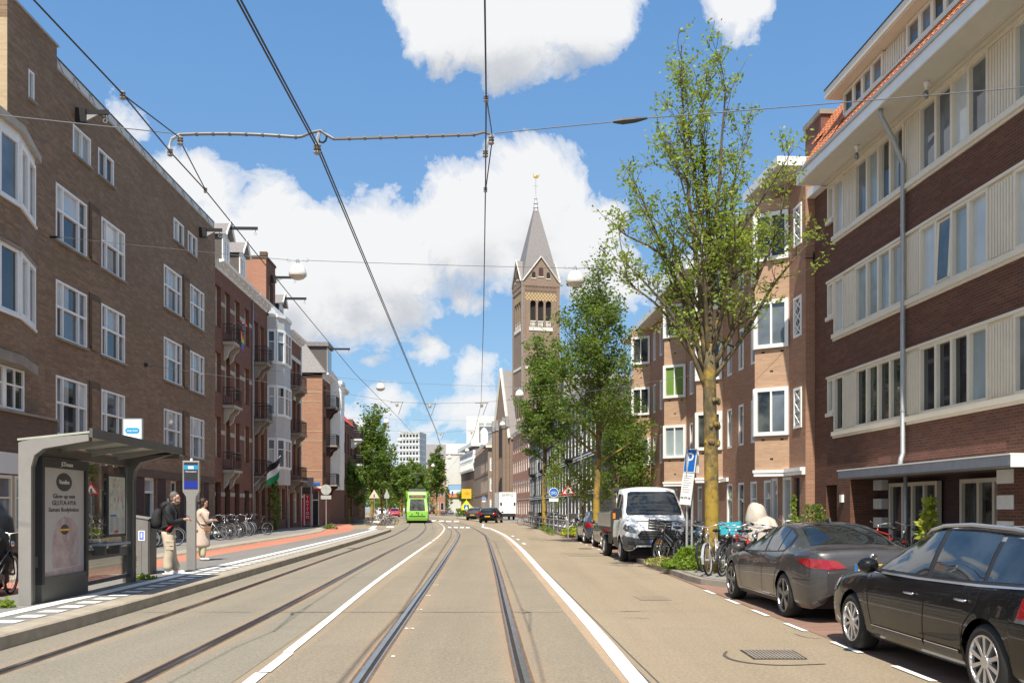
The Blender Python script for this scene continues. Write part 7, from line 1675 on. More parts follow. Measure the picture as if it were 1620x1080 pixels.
HATCH = dict(SEDAN, L=4.05, wheels=(.80, 3.35), r=.31, R=.345, W=.88,
    zb=[(0, .34), (.05, .24), (.2, .2), (3.85, .22), (4.0, .3), (4.05, .42)], zs=[(0, .58), (.06, .68), (.4, .82), (1.1, .92), (2, .95), (3.5, 1.0), (3.9, 1.0), (4.0, .92), (4.05, .8)],
    zr=[(0, .60), (.06, .72), (.4, .87), (.9, .98), (1.15, 1.02), (1.55, 1.25), (1.85, 1.40), (2.2, 1.475), (2.7, 1.48), (3.3, 1.42), (3.6, 1.34), (3.8, 1.16), (3.95, .99), (4.05, .84)],
    wr=[(0, .5), (.1, .64), (.6, .70), (1.15, .76), (1.55, .66), (1.9, .58), (2.7, .60), (3.4, .57), (3.75, .62), (4.05, .6)], ed=[(0, .03), (1.2, .05), (1.8, .06), (3.4, .06), (4.05, .04)],
    pw=[(0, .60), (.03, .72), (.1, .84), (.3, .935), (.7, .985), (1.2, 1), (3.2, 1), (3.7, .96), (3.93, .88), (4.05, .72)])
def build_hatch(label, loc, rz, paint, group=None, sc=1.0, txt='14-PRX-8'):
    t = thing('parked_car', label, 'car', loc, rz, group); c = Car(HATCH); c.body(t, paint); t.scale = (sc, sc, sc)
    for v in 'LR':
        c.decal([(1.35, .94), (1.65, 1.20), (1.95, 1.36), (2.3, 1.42), (2.8, 1.42), (3.3, 1.36), (3.5, 1.22), (3.45, 1.02), (2.4, .97)], v, 'glass_car_side', t, 'side_window', .005)
        m = MB(); c.line([(2.32, .97), (2.30, 1.42)], v, .07, 'plastic_black', m, .008); m.build('pillar_trim', t, recalc=False)
        for q in ([(1.25, .9), (1.2, .5), (1.25, .26)], [(2.35, .95), (2.33, .26)], [(3.3, .98), (3.1, .6), (3.0, .28)]): m = MB(); c.line(q, v, .01, 'seam_dark', m); m.build('door_gap', t, recalc=False)
        c.decal([(3.62, .72), (3.68, .98), (3.98, .95), (4.04, .72)], v, 'red_lamp', t, 'tail_light', .006); c.decal([(.06, .6), (.15, .75), (.5, .84), (.4, .68)], v, 'lamp_clear', t, 'headlight', .006)
    c.decal([(1.2, -.64), (1.2, .64), (1.8, .52), (1.85, 0), (1.8, -.52)], 'T', 'glass_car', t, 'windscreen', .006); c.decal([(3.42, -.50), (3.42, .50), (3.80, .56), (3.80, -.56)], 'T', 'glass_car', t, 'rear_window', .006)
    for sg in (1, -1): c.decal([(sg*.50, .72), (sg*.54, .97), (sg*.76, .97), (sg*.76, .72)], 'B', 'red_lamp', t, 'tail_light', .006); c.decal([(sg*.36, .60), (sg*.5, .72), (sg*.72, .74), (sg*.68, .62)], 'F', 'lamp_clear', t, 'headlight', .006)
    c.decal([(-.45, .36), (-.5, .5), (.5, .5), (.45, .36)], 'F', 'plastic_black', t, 'grille', .006)
    for x in c.sp['wheels']:
        for sd in (1, -1): c.wheel(t, x, sd, 7, 'alloy')
    c.mirror(t, 1.42, 1.02, paint); plate(c, t, 'B', 0, .62, txt); return t
def heading(dx, dy): return atan2(dy, dx)
hd = heading(-.042, 1)
# estate: front wheel at photo column 1336, rear wheel at 1525
f_, r_ = Vector((3.78, 10.55)), Vector((3.87, 7.74))
def park(b, front_axle, rear_axle, sp, side_y):
    """front/rear = ground points below the left wheels; returns root location and rotation"""
    d = (front_axle-rear_axle).normalized(); right = Vector((d.y, -d.x)); mid = sp['L']/2
    c = front_axle-d*(mid-sp['wheels'][0])*1+right*(sp['W']-.02); return (c.x, c.y, .006), atan2(d.y, d.x)
loc, rz = park(None, Vector((3.79, 10.58)), Vector((3.87, 7.76)), WAGON, 0); build_wagon(loc, rz)
loc, rz = park(None, Vector((3.83, 16.55)), Vector((3.93, 13.73)), SEDAN, 0); build_sedan(loc, rz)
build_hatch('dark blue hatchback with red rear lights parked beyond the silver truck', (4.0, 43.6, .006), heading(-.05, 1), 'paint_blue')
build_hatch('dark grey car half hidden behind the bed of the silver truck', (4.22, 37.6, .006), heading(-.045, 1), 'paint_gunmetal', txt='58-KTB-2')
build_hatch('dark sport utility car turning at the end of the white line', (-2.2, 101, .0), heading(.17, 1), 'paint_black', sc=1.12, txt='XF-771-K')
build_hatch('dark car with red rear lights waiting left of the turning dark car', (-4.4, 122, .0), heading(.3, 1), 'paint_gunmetal', sc=1.12, txt='GL-204-P')
build_hatch('red hatchback between the parked bicycles and the tram', ((624-CX)*165/F, 165, 0), heading(.16, -1), 'paint_red', sc=1.05)
build_hatch('small white car in the shade left of the avenue trees', ((544-CX)*132/F, 132, 0), heading(.1, -1), 'paint_white', sc=1.08)
build_hatch('silver hatchback seen over the bicycles beyond the white car', ((604-CX)*178/F, 178, 0), heading(.16, -1), 'paint_silver', sc=1.05)
# ---- silver chassis truck facing us
TRUCK = dict(L=2.35, W=1.0, r=.35, R=.43, wheels=(1.02,),
    zb=[(0, .46), (.06, .36), (.3, .33), (2.35, .38)], zs=[(0, .86), (.06, .97), (.3, 1.10), (.8, 1.22), (1.2, 1.25), (2.35, 1.26)], zr=[(0, .90), (.05, 1.02), (.25, 1.17), (.5, 1.27), (.72, 1.345), (1.1, 1.78), (1.38, 2.08), (1.55, 2.17), (1.9, 2.215), (2.35, 2.21)],
    wr=[(0, .62), (.1, .74), (.5, .80), (.75, .86), (1.1, .83), (1.4, .76), (1.7, .77), (2.35, .79)], ed=[(0, .03), (.4, .06), (.8, .05), (1.4, .07), (2.35, .07)], pw=[(0, .70), (.03, .80), (.1, .89), (.25, .955), (.5, .985), (.9, 1), (2.2, 1), (2.35, .99)])
tx, ty = 4.22, 27.1; d = Vector((.045, -1)).normalized(); ctr = Vector((tx, ty))-d*1.175
T = thing('parked_truck', 'silver drop side truck facing us with dark grille between the parked cars', 'truck', (ctr.x, ctr.y, .006), atan2(d.y, d.x)); c = Car(TRUCK); c.body(T, 'paint_silver', 'cab')
c.decal([(-.80, 1.36), (-.83, 1.45), (-.70, 2.02), (-.6, 2.06), (.6, 2.06), (.70, 2.02), (.83, 1.45), (.80, 1.36)], 'F', 'glass_car', T, 'windscreen', .008)
c.decal([(-.99, .2), (-.99, .74), (-.6, .70), (-.5, .66), (.5, .66), (.6, .70), (.99, .74), (.99, .2)], 'F', 'plastic_grey', T, 'bumper', .010)
c.decal([(-.52, .92), (-.64, .80), (-.56, .66), (.56, .66), (.64, .80), (.52, .92)], 'F', 'plastic_black', T, 'grille', .016); m = MB()
for z in (.72, .79, .86): c.line([(-.54, z), (.54, z)], 'F', .016, 'plastic_grey', m, .024)
m.build('grille_bar', T, recalc=False)
c.decal([(-.40, .42), (-.44, .52), (.44, .52), (.40, .42)], 'F', 'ink', T, 'air_intake', .016); m = MB(); c.line([(-.6, 1.16+.02), (-.25, 1.185)], 'F', .022, 'plastic_black', m, .008); c.line([(.25, 1.185), (.6, 1.18)], 'F', .022, 'plastic_black', m, .008); m.build('bonnet_gap', T, recalc=False)
for sg in (1, -1): c.decal([(sg*.66, .86), (sg*.72, .98), (sg*.92, 1.10), (sg*.97, .98), (sg*.93, .90), (sg*.8, .86)], 'F', 'lamp_clear', T, 'headlight', .012); c.decal([(sg*.70, .50), (sg*.72, .62), (sg*.88, .62), (sg*.88, .52)], 'F', 'ink', T, 'fog_light', .018)
for v in 'LR':
    c.decal([(.95, 1.30), (1.42, 1.86), (1.50, 1.95), (1.62, 1.98), (1.62, 1.28)], v, 'glass_car_side', T, 'side_window', .006); c.decal([(1.72, 1.28), (1.72, 1.99), (2.18, 2.0), (2.2, 1.28)], v, 'glass_car_side', T, 'side_window', .006)
    c.decal([(1.46, .36), (1.44, .72), (2.34, .66), (2.34, .38)], v, 'plastic_grey', T, 'side_moulding', .008); c.decal([(.02, .42), (.02, .74), (.45, .80), (.56, .60), (.58, .40), (.3, .36)], v, 'plastic_grey', T, 'bumper', .009)
    for q in ([(.88, 1.2), (1.2, .9), (1.46, .7), (1.48, .4)], [(1.68, 1.98), (1.68, 1.25), (1.66, .4)], [(2.26, 1.99), (2.28, .4)]): m = MB(); c.line(q, v, .012, 'seam_dark', m); m.build('door_gap', T, recalc=False)
    sg = 1 if v == 'L' else -1; y = c.section(1.05)[9][0]; m = MB(); m.prism([(c.X(1.12), 1.22), (c.X(.98), 1.24), (c.X(.96), 1.58), (c.X(1.14), 1.6)], sg*(y+.05), sg*(y+.24), 'plastic_black', 'y'); m.tube([(c.X(1.06), sg*(y-.05), 1.3), (c.X(1.06), sg*(y+.1), 1.3)], .03, 'plastic_black', 6); mr = m.build('mirror', T, bevel=.02); m = MB(); m.box(c.X(.975), c.X(.945), min(sg*(y+.19), sg*(y+.26)), max(sg*(y+.19), sg*(y+.26)), 1.26, 1.42, 'orange_lamp'); m.build('indicator', mr)
plate(c, T, 'F', 0, .60, 'VR-541-X', mat='plate_orange')
for sd in (1, -1):
    c.wheel(T, 1.02, sd, 6, 'galvanised', tw=.22, style=2, rr_=.21); w = c.wheel(T, 4.3, sd, 6, 'galvanised', tw=.24, style=2, rr_=.21)
m = MB(); m.tube([(c.X(1.75), .1, 2.2), (c.X(1.75), .1, 2.5)], .008, 'plastic_black', 5); m.build('antenna', T)
m = MB(); xr0, xr1 = c.X(2.45), c.X(5.55)
m.box(xr1, c.X(2.42), -.98, .98, .88, .98, 'dark_grey_metal'); m.box(xr1, c.X(2.5), -.45, -.3, .5, .88, 'plastic_black'); m.box(xr1, c.X(2.5), .3, .45, .5, .88, 'plastic_black'); ch = m.build('chassis', T)
m = MB(); m.box(c.X(2.50), c.X(2.44), -1.0, 1.0, .60, .98, 'dark_grey_metal'); m.box(c.X(2.50), c.X(2.44), -1.0, -.93, .981, 2.2, 'dark_grey_metal'); m.box(c.X(2.50), c.X(2.44), .93, 1.0, .981, 2.2, 'dark_grey_metal'); m.box(c.X(2.5), c.X(2.44), -.93, .93, 2.1, 2.2, 'dark_grey_metal'); m.box(c.X(2.5), c.X(2.44), -.93, .93, .981, 1.45, 'dark_grey_metal')
for i in range(7): m.box(c.X(2.49), c.X(2.45), -.75+i*.25-.015, -.75+i*.25+.015, 1.451, 2.099, 'dark_grey_metal')
m.build('headboard', T)
for sg in (1, -1):
    m = MB(); y0, y1 = sorted((sg*.98, sg*1.02))
    for i in range(4): m.box(xr1, xr0-.1, y0, y1, .985+i*.11, .985+i*.11+.095, 'alloy')
    m.box(xr1, xr0-.1, y0+.008, y1-.008, .98, 1.42, 'alloy'); m.box(xr0-.1, xr0-.04, y0-.01, y1+.01, .88, 1.46, 'dark_grey_metal'); m.build('drop_side', T)
    m = MB(); m.box(c.X(4.8), c.X(3.8), sg*.70-.27, sg*.70+.27, .74, .78, 'plastic_black'); m.box(c.X(3.6), c.X(2.75), sg*.8-.15, sg*.8+.15, .45, .8, 'plastic_black'); m.build('mudguard', T)
m = MB(); m.box(xr1-.04, xr1, -1.0, 1.0, .9, 1.42, 'alloy'); m.build('tailgate', T)
# ---- white box van beyond
t = thing('delivery_truck', 'white box truck with lettered rear parked before the orange house', 'truck', ((802-CX)*126/F, 126, 0), heading(-.12, 1)); Ht = 3.65
m = MB(); m.box(-1, 5, -1.12, 1.12, .85, Ht, 'sign_white'); b = m.build('box_body', t); m = MB(); m.box(5.1, 6.9, -1.05, 1.05, .5, 2.5, 'paint_white'); m.build('cab', t, bevel=.1); m = MB(); m.box(-1.05, 5, -1.0, 1.0, .45, .84, 'plastic_black'); m.build('chassis', t)
m = MB(); text_mesh(m, 'EMPIG', .5, 'plastic_grey', facing((-1.01, 0, 3.25), -1, 0), xs=1.1); m.build('lettering', b); m = MB()
for y in (-.9, .9): m.box(-1.04, -1.003, y-.12, y+.12, 1.9, 2.3, 'plastic_black'); m.build('door_hinge', b); m = MB()
m.box(-1.02, -1.002, -.02, .02, .9, 3.1, 'zinc'); m.build('door_gap', b)
for x in (.6, 5.9):
    for sg in (-1, 1): m = MB(); m.lathe([(.001, 0), (.25, 0), (.45, .03), (.45, .25), (.001, .25)] if sg < 0 else [(.001, 0), (.25, 0), (.45, -.03), (.45, -.25), (.001, -.25)], 'rubber', 20, 'y', (x, sg*1.1, .45)); m.build('wheel', t, smooth=True)
# ---- tram
tc = Vector((-9.85, 98)); hd_ = Vector((xat(TL, 98)-xat(TL, 112), -14)).normalized()
t = thing('tram', 'lime green tram with dark windscreen coming round the bend', 'tram', (xat(TL, 98), 98, 0), atan2(hd_.y, hd_.x))
prof = [(0, .35), (.05, .9), (-.05, 1.25), (-.55, 2.75), (-.8, 3.15), (-1.1, 3.3)]
m = MB(); V = []; hw = 1.2
def ring(x, y, z0, z1): return [(x, -y, z0), (x, y, z0), (x, y, z1), (x, -y, z1)]
nose = [(0, .28, .95, .0), (.08, .55, 1.05, 0), (.06, 1.2, 1.08, 0), (-.16, 1.75, 1.06, 0), (-.45, 2.5, .98, 0), (-.6, 2.95, .95, 0), (-.75, 3.2, .9, 0), (-.95, 3.32, .85, 0)]
L_ = 24
for (x0, z0, y0, _), (x1, z1, y1, _) in zip(nose, nose[1:]):
    mat = 'tram_green' if z1 <= 1.25 or z0 >= 2.9 else 'tram_green'
    m.face([(x0, -y0, z0), (x0, y0, z0), (x1, y1, z1), (x1, -y1, z1)], mat)
    for sg in (-1, 1): m.face([(x0, sg*y0, z0), (x1, sg*y1, z1), (-1.2, sg*hw, z1), (-1.2, sg*hw, z0)], mat)
m.box(-L_, -1.2, -hw, hw, .28, 3.3, 'tram_green'); m.face([(-.95, -.85, 3.32), (-.95, .85, 3.32), (-1.2, hw, 3.3), (-1.2, -hw, 3.3)], 'plastic_grey'); m.build('body', t, recalc=True)
m = MB()
def onnose(z): 
    for (x0, z0, y0, _), (x1, z1, y1, _) in zip(nose, nose[1:]):
        if z0 <= z <= z1: k = (z-z0)/(z1-z0); return lerp(x0, x1, k)
for z0, z1, y0, y1, mat in ((1.28, 1.74, .80, .78, 'glass_room'), (1.74, 2.5, .78, .72, 'glass_room'), (2.62, 2.93, .86, .84, 'tram_display')):
    m.face([(onnose(z0)+.03, -y0, z0), (onnose(z0)+.03, y0, z0), (onnose(z1)+.03, y1, z1), (onnose(z1)+.03, -y1, z1)], mat)
m.build('windscreen', t, recalc=False)
m = MB(); text_mesh(m, '24 Centraal', .26, 'orange_glow', Matrix.Translation((onnose(2.78)+.05, 0, 2.78)) @ facing((0, 0, 0), 1, 0), xs=.95); m.build('lettering', t)
m = MB()
for y, z in ((-.08, 1.1), (.1, 1.1), (.1, .9), (-.55, .9), (.5, .9)): m.lathe([(.001, .11), (.06, .1), (.07, .06)], 'plastic_black', 10, 'x', (0, y, z))
m.box(.06, .10, -.85, .85, .66, .76, 'plastic_black'); m.build('headlight', t)
m = MB()
for sg in (-1, 1):
    m.face([(-.35, sg*1.085, 1.3), (-1.15, sg*1.205, 1.3), (-1.15, sg*1.205, 2.5), (-.55, sg*1.06, 2.5)], 'tram_dark')
    for i in range(9): x = -1.6-i*2.5; m.box(x-2.2, x, sg*1.215-.01, sg*1.215+.01, 1.25 if i % 3 else .45, 2.6, 'tram_dark')
    m.box(-L_, -1.2, sg*1.21-.01, sg*1.21+.01, .28, .42, 'plastic_grey')
m.build('side_window', t)
m = MB(); m.box(-6, -1.6, -.9, .9, 3.31, 3.6, 'plastic_grey'); m.box(-14, -8, -.9, .9, 3.31, 3.65, 'galvanised'); m.box(-L_, -.9, -.95, .95, 3.305, 3.33, 'plastic_grey'); m.tube([(-9, 0, 3.65), (-7.6, 0, 4.5), (-8.6, 0, 5.4)], .05, 'plastic_black', 5); m.tube([(-8.6, -.8, 5.42), (-8.6, .8, 5.42)], .05, 'plastic_black', 5); m.build('roof_equipment', t)
m = MB(); m.box(-L_+.2, -.4, -.9, .9, .08, .28, 'interior_dark'); m.build('underbody', t)
# ================================================================== bicycles, plants, people
def make_bike(label, group, col='bike_black', basket=None, seat='plastic_black', step=True, spokes=12, fender='plastic_black'):
    t = thing('bicycle', label, 'bicycle', (0, 0, 0), 0, group); r = .34; fx, rx = .56, -.54
    bb, st, ht, hb = (-.08, 0, .29), (-.24, 0, .80), (.36, 0, .93), (.41, 0, .70)
    m = MB(); T = lambda a, b, q=.015: m.tube([a, b], q, col, 6)
    T(bb, st, .016); T(hb, bb, .018); T(ht, hb, .02)
    if step: T((.40, 0, .78), (-.14, 0, .47), .015)
    else: T((.37, 0, .88), (-.23, 0, .78), .015)
    for s in (-1, 1):
        T((rx, s*.05, r), (-.08, s*.03, .29), .010); T((rx, s*.05, r), (-.22, s*.03, .76), .009); m.tube([(hb[0], s*.03, .70), (.46, s*.045, .6), (fx, s*.05, r)], .012, col, 6)
    m.tube([(-.08, -.07, .29), (-.0, -.09, .14)], .012, 'alloy', 5); m.tube([(-.08, .07, .29), (-.16, .09, .44)], .012, 'alloy', 5); m.box(-.05, .05, -.17, -.08, .12, .15, 'plastic_black'); m.box(-.21, -.11, .08, .17, .43, .46, 'plastic_black')
    m.prism([(-.56, .27), (.04, .23), (.06, .32), (-.0, .38), (-.54, .40)], -.065, -.045, fender, 'y')
    m.tube([(rx+.02, .06, .30), (-.45, .18, .03)], .009, 'alloy', 4)
    f = m.build('frame', t, smooth=True)
    for x, a0, a1 in ((fx, -.2, 2.3), (rx, .6, 3.6)):
        w = MB(); n = 26
        w.lathe([(r, -.012), (r-.006, -.021), (r-.028, -.019), (r-.036, 0), (r-.028, .019), (r-.006, .021), (r, .012), (r, -.012)], 'rubber', n, 'y', (x, 0, r)); wh = w.build('wheel', t, smooth=True)
        w = MB(); w.lathe([(r-.03, -.012), (r-.05, -.012), (r-.05, .012), (r-.03, .012)], 'alloy', n, 'y', (x, 0, r)); w.lathe([(.001, -.05), (.022, -.045), (.022, .045), (.001, .05)], 'alloy', 8, 'y', (x, 0, r))
        for k in range(spokes): a = 2*pi*k/spokes; w.tube([(x, .02*(-1)**k, r), (x+(r-.045)*cos(a), 0, r+(r-.045)*sin(a))], .0022, 'alloy', 3, False)
        w.build('rim', wh)
        w = MB(); R_ = r+.03; q = [(x+R_*cos(lerp(a0, a1, i/10)), r+R_*sin(lerp(a0, a1, i/10))) for i in range(11)]
        for (p, z), (p2, z2) in zip(q, q[1:]): w.face([(p, -.026, z), (p2, -.026, z2), (p2, .026, z2), (p, .026, z)], fender)
        w.build('mudguard', t, recalc=False)
    m = MB(); m.tube([ht, (.34, 0, 1.02)], .014, 'alloy', 6); m.tube([(.16, -.29, 1.07), (.28, -.27, 1.10), (.37, -.13, 1.06), (.35, 0, 1.03), (.37, .13, 1.06), (.28, .27, 1.10), (.16, .29, 1.07)], .011, 'alloy', 6)
    for s in (-1, 1): m.tube([(.10, s*.295, 1.06), (.2, s*.285, 1.085)], .017, 'plastic_black', 6)
    m.ellipsoid((.46, 0, .86), .06, .05, .05, 'chrome', 8, 6); m.build('handlebar', t, smooth=True)
    m = MB(); m.tube([st, (-.27, 0, .93)], .013, 'alloy', 6); m.ellipsoid((-.34, 0, .955), .10, .095, .038, seat, 10, 6); m.ellipsoid((-.22, 0, .962), .13, .045, .03, seat, 10, 6); m.build('saddle', t, smooth=True)
    m = MB()
    for s in (-1, 1): m.tube([(rx, s*.06, r), (rx-.05, s*.07, .72)], .007, 'bike_black', 4); m.tube([(-.28, s*.07, .72), (-.82, s*.07, .72)], .008, 'bike_black', 4)
    for i in range(4): x = -.36-i*.14; m.tube([(x, -.07, .72), (x, .07, .72)], .007, 'bike_black', 4)
    m.box(-.86, -.83, -.03, .03, .62, .68, 'red_lamp'); m.build('carrier', t)
    if basket:
        m = MB(); x0, x1, y0, y1, z0, z1 = (.44, .84, -.24, .24, .86, 1.14); c = basket
        for i in range(4):
            z = z0+i*(z1-z0)/4
            m.box(x0, x1, y0, y0+.012, z+.008, z+.06, c); m.box(x0, x1, y1-.012, y1, z+.008, z+.06, c); m.box(x0, x0+.012, y0+.012, y1-.012, z+.008, z+.06, c); m.box(x1-.012, x1, y0+.012, y1-.012, z+.008, z+.06, c)
        for x in (x0, x1-.02):
            for y in (y0-.004, y1-.016): m.box(x, x+.02, y, y+.02, z0, z1+.005, c)
        m.box(x0+.012, x1-.012, y0+.012, y1-.012, z0, z0+.012, c); m.tube([(.5, -.1, .86), (.5, -.12, .6)], .008, 'bike_black', 4); m.tube([(.5, .1, .86), (.5, .12, .6)], .008, 'bike_black', 4); m.build('crate', t)
    return t
def lean(o, roll): o.rotation_euler = (roll, 0, o.rotation_euler[2]); return o
rb = random.Random(12)
protos = [make_bike('black city bicycle in the tight row of the long kerbside rack', 'bicycles in the long rack'), make_bike('', '', 'bike_silver', fender='bike_silver'), make_bike('', '', 'bike_black', seat='leather_brown', step=False, fender='bike_black'), make_bike('', '', 'bike_blue', fender='plastic_black'), make_bike('', '', 'bike_red', step=False), make_bike('', '', 'bike_white', seat='bike_white', fender='bike_white'), make_bike('', '', 'bike_black', basket='wood_crate')]
used = [False]*len(protos)
def bike(k, x, y, z, rz, roll, label, group):
    if not used[k]: o = protos[k]; used[k] = True
    else: o = copy_tree(protos[k])
    o.location = (x, y, z); o.rotation_euler = (roll, 0, rz); o['label'] = label
    if group: o['group'] = group
    elif 'group' in o: del o['group']
    return o
# near cluster by the lichen tree
NB = [(6, 4.05, 24.6, 1.9, .10, 'black bicycle with black crate standing in front of the silver truck', .127), (5, 4.35, 25.3, 2.0, -.1, 'bicycle with white saddle leaning just behind the black crate', .127), (3, 4.85, 23.6, 2.3, .12, 'turquoise framed bicycle just left of the yellow lichen trunk', .127),
      (0, 4.62, 24.4, 1.7, -.08, 'black bicycle between the crate and the turquoise frame', .127), (2, 5.05, 24.6, 2.5, .1, 'dark bicycle with brown saddle half hidden behind the lichen trunk', .127),
      (1, 4.46, 20.75, -2.05, .08, 'silver bicycle with wheel nearest the sunny paving left of the saloon', .127), (0, 4.76, 20.6, -2.15, -.10, 'black bicycle in the middle of the three by the saloon bonnet', .127), (4, 5.08, 20.45, -2.2, .12, 'dark red bicycle nearest the grey saloon bonnet', .127)]
for k, x, y, rz, roll, lab, z in NB: bike(k, x, y, z, rz, roll, lab, 'bicycles by the lichen tree')
q = make_bike('black bicycle with turquoise plastic crate in front of the lichen trunk', 'bicycles by the lichen tree', 'bike_black', basket='crate_turquoise'); q.location = (5.05, 21.9, .127); q.rotation_euler = (.05, 0, -1.75)
for i, (x, y, rz) in enumerate(((5.3, 22.6, -1.9), (5.5, 21.2, -2.2), (5.9, 22.4, 2.4))): bike([2, 0, 1][i], x, y, .12, rz, .1*(-1)**i, ['tangled dark bicycle behind the turquoise crate', 'black bicycle in front of the beige covered bundle', 'silver bicycle farthest from the kerb near the planter'][i], 'bicycles by the lichen tree')
for i, (k, x, y, rz, lab) in enumerate(((2, 4.62, 22.0, -2.1, 'dark bicycle with brown saddle right behind the silver bicycle'), (0, 5.35, 20.3, -2.3, 'black bicycle partly hidden by the bonnet of the grey saloon'), (5, 4.75, 23.1, 1.9, 'white bicycle left of the lichen trunk above the green weeds'), (0, 5.25, 23.4, -1.5, 'black bicycle right of the lichen trunk behind the others'), (2, 4.45, 25.9, 2.2, 'dark bicycle farthest left behind the white saddle one'))): bike(k, x, y, .125, rz, .09*(-1)**i, lab, 'bicycles by the lichen tree')
# long rack
n = 26
for i in range(n):
    y = lerp(52.8, 83, i/(n-1)); x = interp([(52.5, 3.05), (62, 2.5), (74, 1.75), (82, 1.35)], y)+.95; k = rb.choice([0, 0, 0, 1, 2, 5, 1, 6]); bike(k, x, y+rb.uniform(-.2, .2), .127, pi+.25+rb.uniform(-.15, .15) if rb.random() < .8 else .2, rb.uniform(-.12, .12), 'city bicycle packed in the long kerbside rack before the black terrace', 'bicycles in the long rack')
for i in range(8): bike(rb.choice([0, 1, 2]), 4.4+rb.uniform(-.3, .6), 49.8+i*1.1, .12, pi/2+rb.uniform(-.5, .5), rb.uniform(-.1, .1), 'dark bicycle standing behind the triangular warning sign', 'bicycles behind the warning sign')
bike(2, 1.35, 85.5, .01, pi+.1, .12, 'lone bicycle with thin wheels at the far end of the rack', None)
# against the shop front on the right
for x, y, rz, k, lab in ((9.35, 23.9, 1.75, 4, 'red framed bicycle against the cream shop window beside the vine'), (9.55, 22.9, 1.5, 0, 'black bicycle right of the red framed one at the shop window'), (9.2, 19.6, 1.5, 4, 'red bicycle seen just over the black estate roof'), (9.5, 17.9, 1.6, 5, 'white handled bicycle at the banded stone pier')): bike(k, x, y, .12, rz, .08, lab, None)
for i, (x, y) in enumerate(((9.0, 28.6), (8.7, 30.2))): bike(0, x, y, .12, 1.6, .08, 'dark bicycle leaning below the ground floor windows near the planter', 'bicycles near the planter')
# left pavement
for i in range(10): Y = 41.5+i*.95; bike(rb.choice([0, 0, 2, 1, 0]), -13.6-.03*(Y-40)+rb.uniform(-.4, .5), Y, .16, rb.uniform(-.5, .4)+(pi if i % 3 == 0 else 0), rb.uniform(-.1, .1), 'dark bicycle parked on the shaded pavement before the red balcony houses', 'bicycles on the shaded pavement')
for i in range(7): Y = 28.5+i*1.15; bike(rb.choice([0, 1, 2, 5]), -13.2-.03*i+rb.uniform(-.3, .3), Y, .16, rb.uniform(-.4, .4)+(pi if i % 2 else 0), rb.uniform(-.1, .1), 'bicycle seen through the shelter glass on the pavement', 'bicycles behind the shelter')
bk = bike(0, -8.45, 15.6, .115, radians(100), .06, 'black bicycle with red rear light beside the light grey shelter frame', None)
tp = thing('covered_load', 'black tarpaulin bundle heaped beside the shelter at the left edge', 'tarpaulin', (-8.95, 16.0, .115), .2)
m = MB(); rn = random.Random(8)
for i in range(13):
    for j in range(20): pass
def lump(m, c, rx, ry, rz, mat, amp, seed, n=22, k=14, zmin=0):
    vs, idx = [], []
    for i in range(k+1):
        tt = pi*i/k
        for j in range(n):
            a = 2*pi*j/n; d = Vector((sin(tt)*cos(a), sin(tt)*sin(a), cos(tt))); f = 1+amp*noise.fractal(d*1.6+Vector((seed, 0, 0)), 1, 2, 4); p = Vector((d.x*rx*f, d.y*ry*f, d.z*rz*f))+Vector(c); p.z = max(zmin, p.z); vs.append(p)
    for i in range(k):
        for j in range(n): idx.append((i*n+j, i*n+(j+1) % n, (i+1)*n+(j+1) % n, (i+1)*n+j))
    m.faces(vs, idx, mat)
lump(m, (0, 0, .75), .5, .8, .75, 'tarp_black', .35, 3); m.build('cover', tp, smooth=True)
tp = thing('covered_scooter', 'beige cloth covered bundle standing behind the bicycles near the saloon', 'covered load', (6.15, 23.4, .12), .3); m = MB(); lump(m, (0, 0, .55), .44, .60, .75, 'tarp_beige', .16, 5, 28, 18); lump(m, (-.08, .1, 1.18), .26, .28, .42, 'tarp_beige', .14, 9, 24, 14); m.build('cover', tp, smooth=True)
# island bicycles near the far avenue
for i in range(9): px = 590+i*3.2; Y = 86+rb.uniform(-2, 3); bike(rb.choice([0, 1, 2, 5]), (px-CX)*Y/F, Y, .0, rb.uniform(-.6, .6), rb.uniform(-.1, .1), 'bicycle clustered on the corner island left of the tram', 'bicycles on the corner island')
for i in range(8): px = 706+i*2.6; Y = 190+rb.uniform(-6, 6); bike(rb.choice([0, 1]), (px-26+18-CX)*Y/F, Y, 0, 1.3, 0, 'bicycle on the far pavement right of the tram', 'bicycles right of the tram')
for i, k in enumerate(used):
    if not k:
        for ch in list(protos[i].children_recursive): bpy.data.objects.remove(ch)
        bpy.data.objects.remove(protos[i])
# ---- plants
def plant(name, label, cat, loc, n, rx, ry, h, s, mats, seed, shape='mound', stems=10):
    rn = random.Random(seed); t = thing(name, label, cat, loc, 0); m = MB()
    for _ in range(n):
        a, q = rn.uniform(0, 6.28), sqrt(rn.random()); x, y = q*cos(a), q*sin(a); top = h*(1-q*q*.75)*(.75+.5*noise.noise(Vector((x*2.2+seed, y*2.2, 0))))
        z = top*rn.random()**.45 if shape == 'mound' else h*rn.random(); k = 1 if shape == 'mound' else .5+.5*sin(pi*min(1, z/h*1.1))
        leaf_cluster(m, Vector((x*rx*k, y*ry*k, max(.02, z))), 1, s, .02, mats, rn)
    st = MB()
    for _ in range(stems): a, q = rn.uniform(0, 6.28), sqrt(rn.random())*.7; st.tube([(q*cos(a)*rx*.5, q*sin(a)*ry*.5, 0), (q*cos(a)*rx, q*sin(a)*ry, h*.7*(1-q*.5))], .008, 'bark', 4)
    st.build('stem', t); m.build('foliage', t, recalc=False); return t
plant('shrub', 'bright green leafy weeds on the verge below the bicycle with black crate', 'shrub', (4.38, 22.75, .12), 2600, .78, .62, .66, .055, ['leaf_hot', 'leaf_bright', 'leaf_hot'], 3)
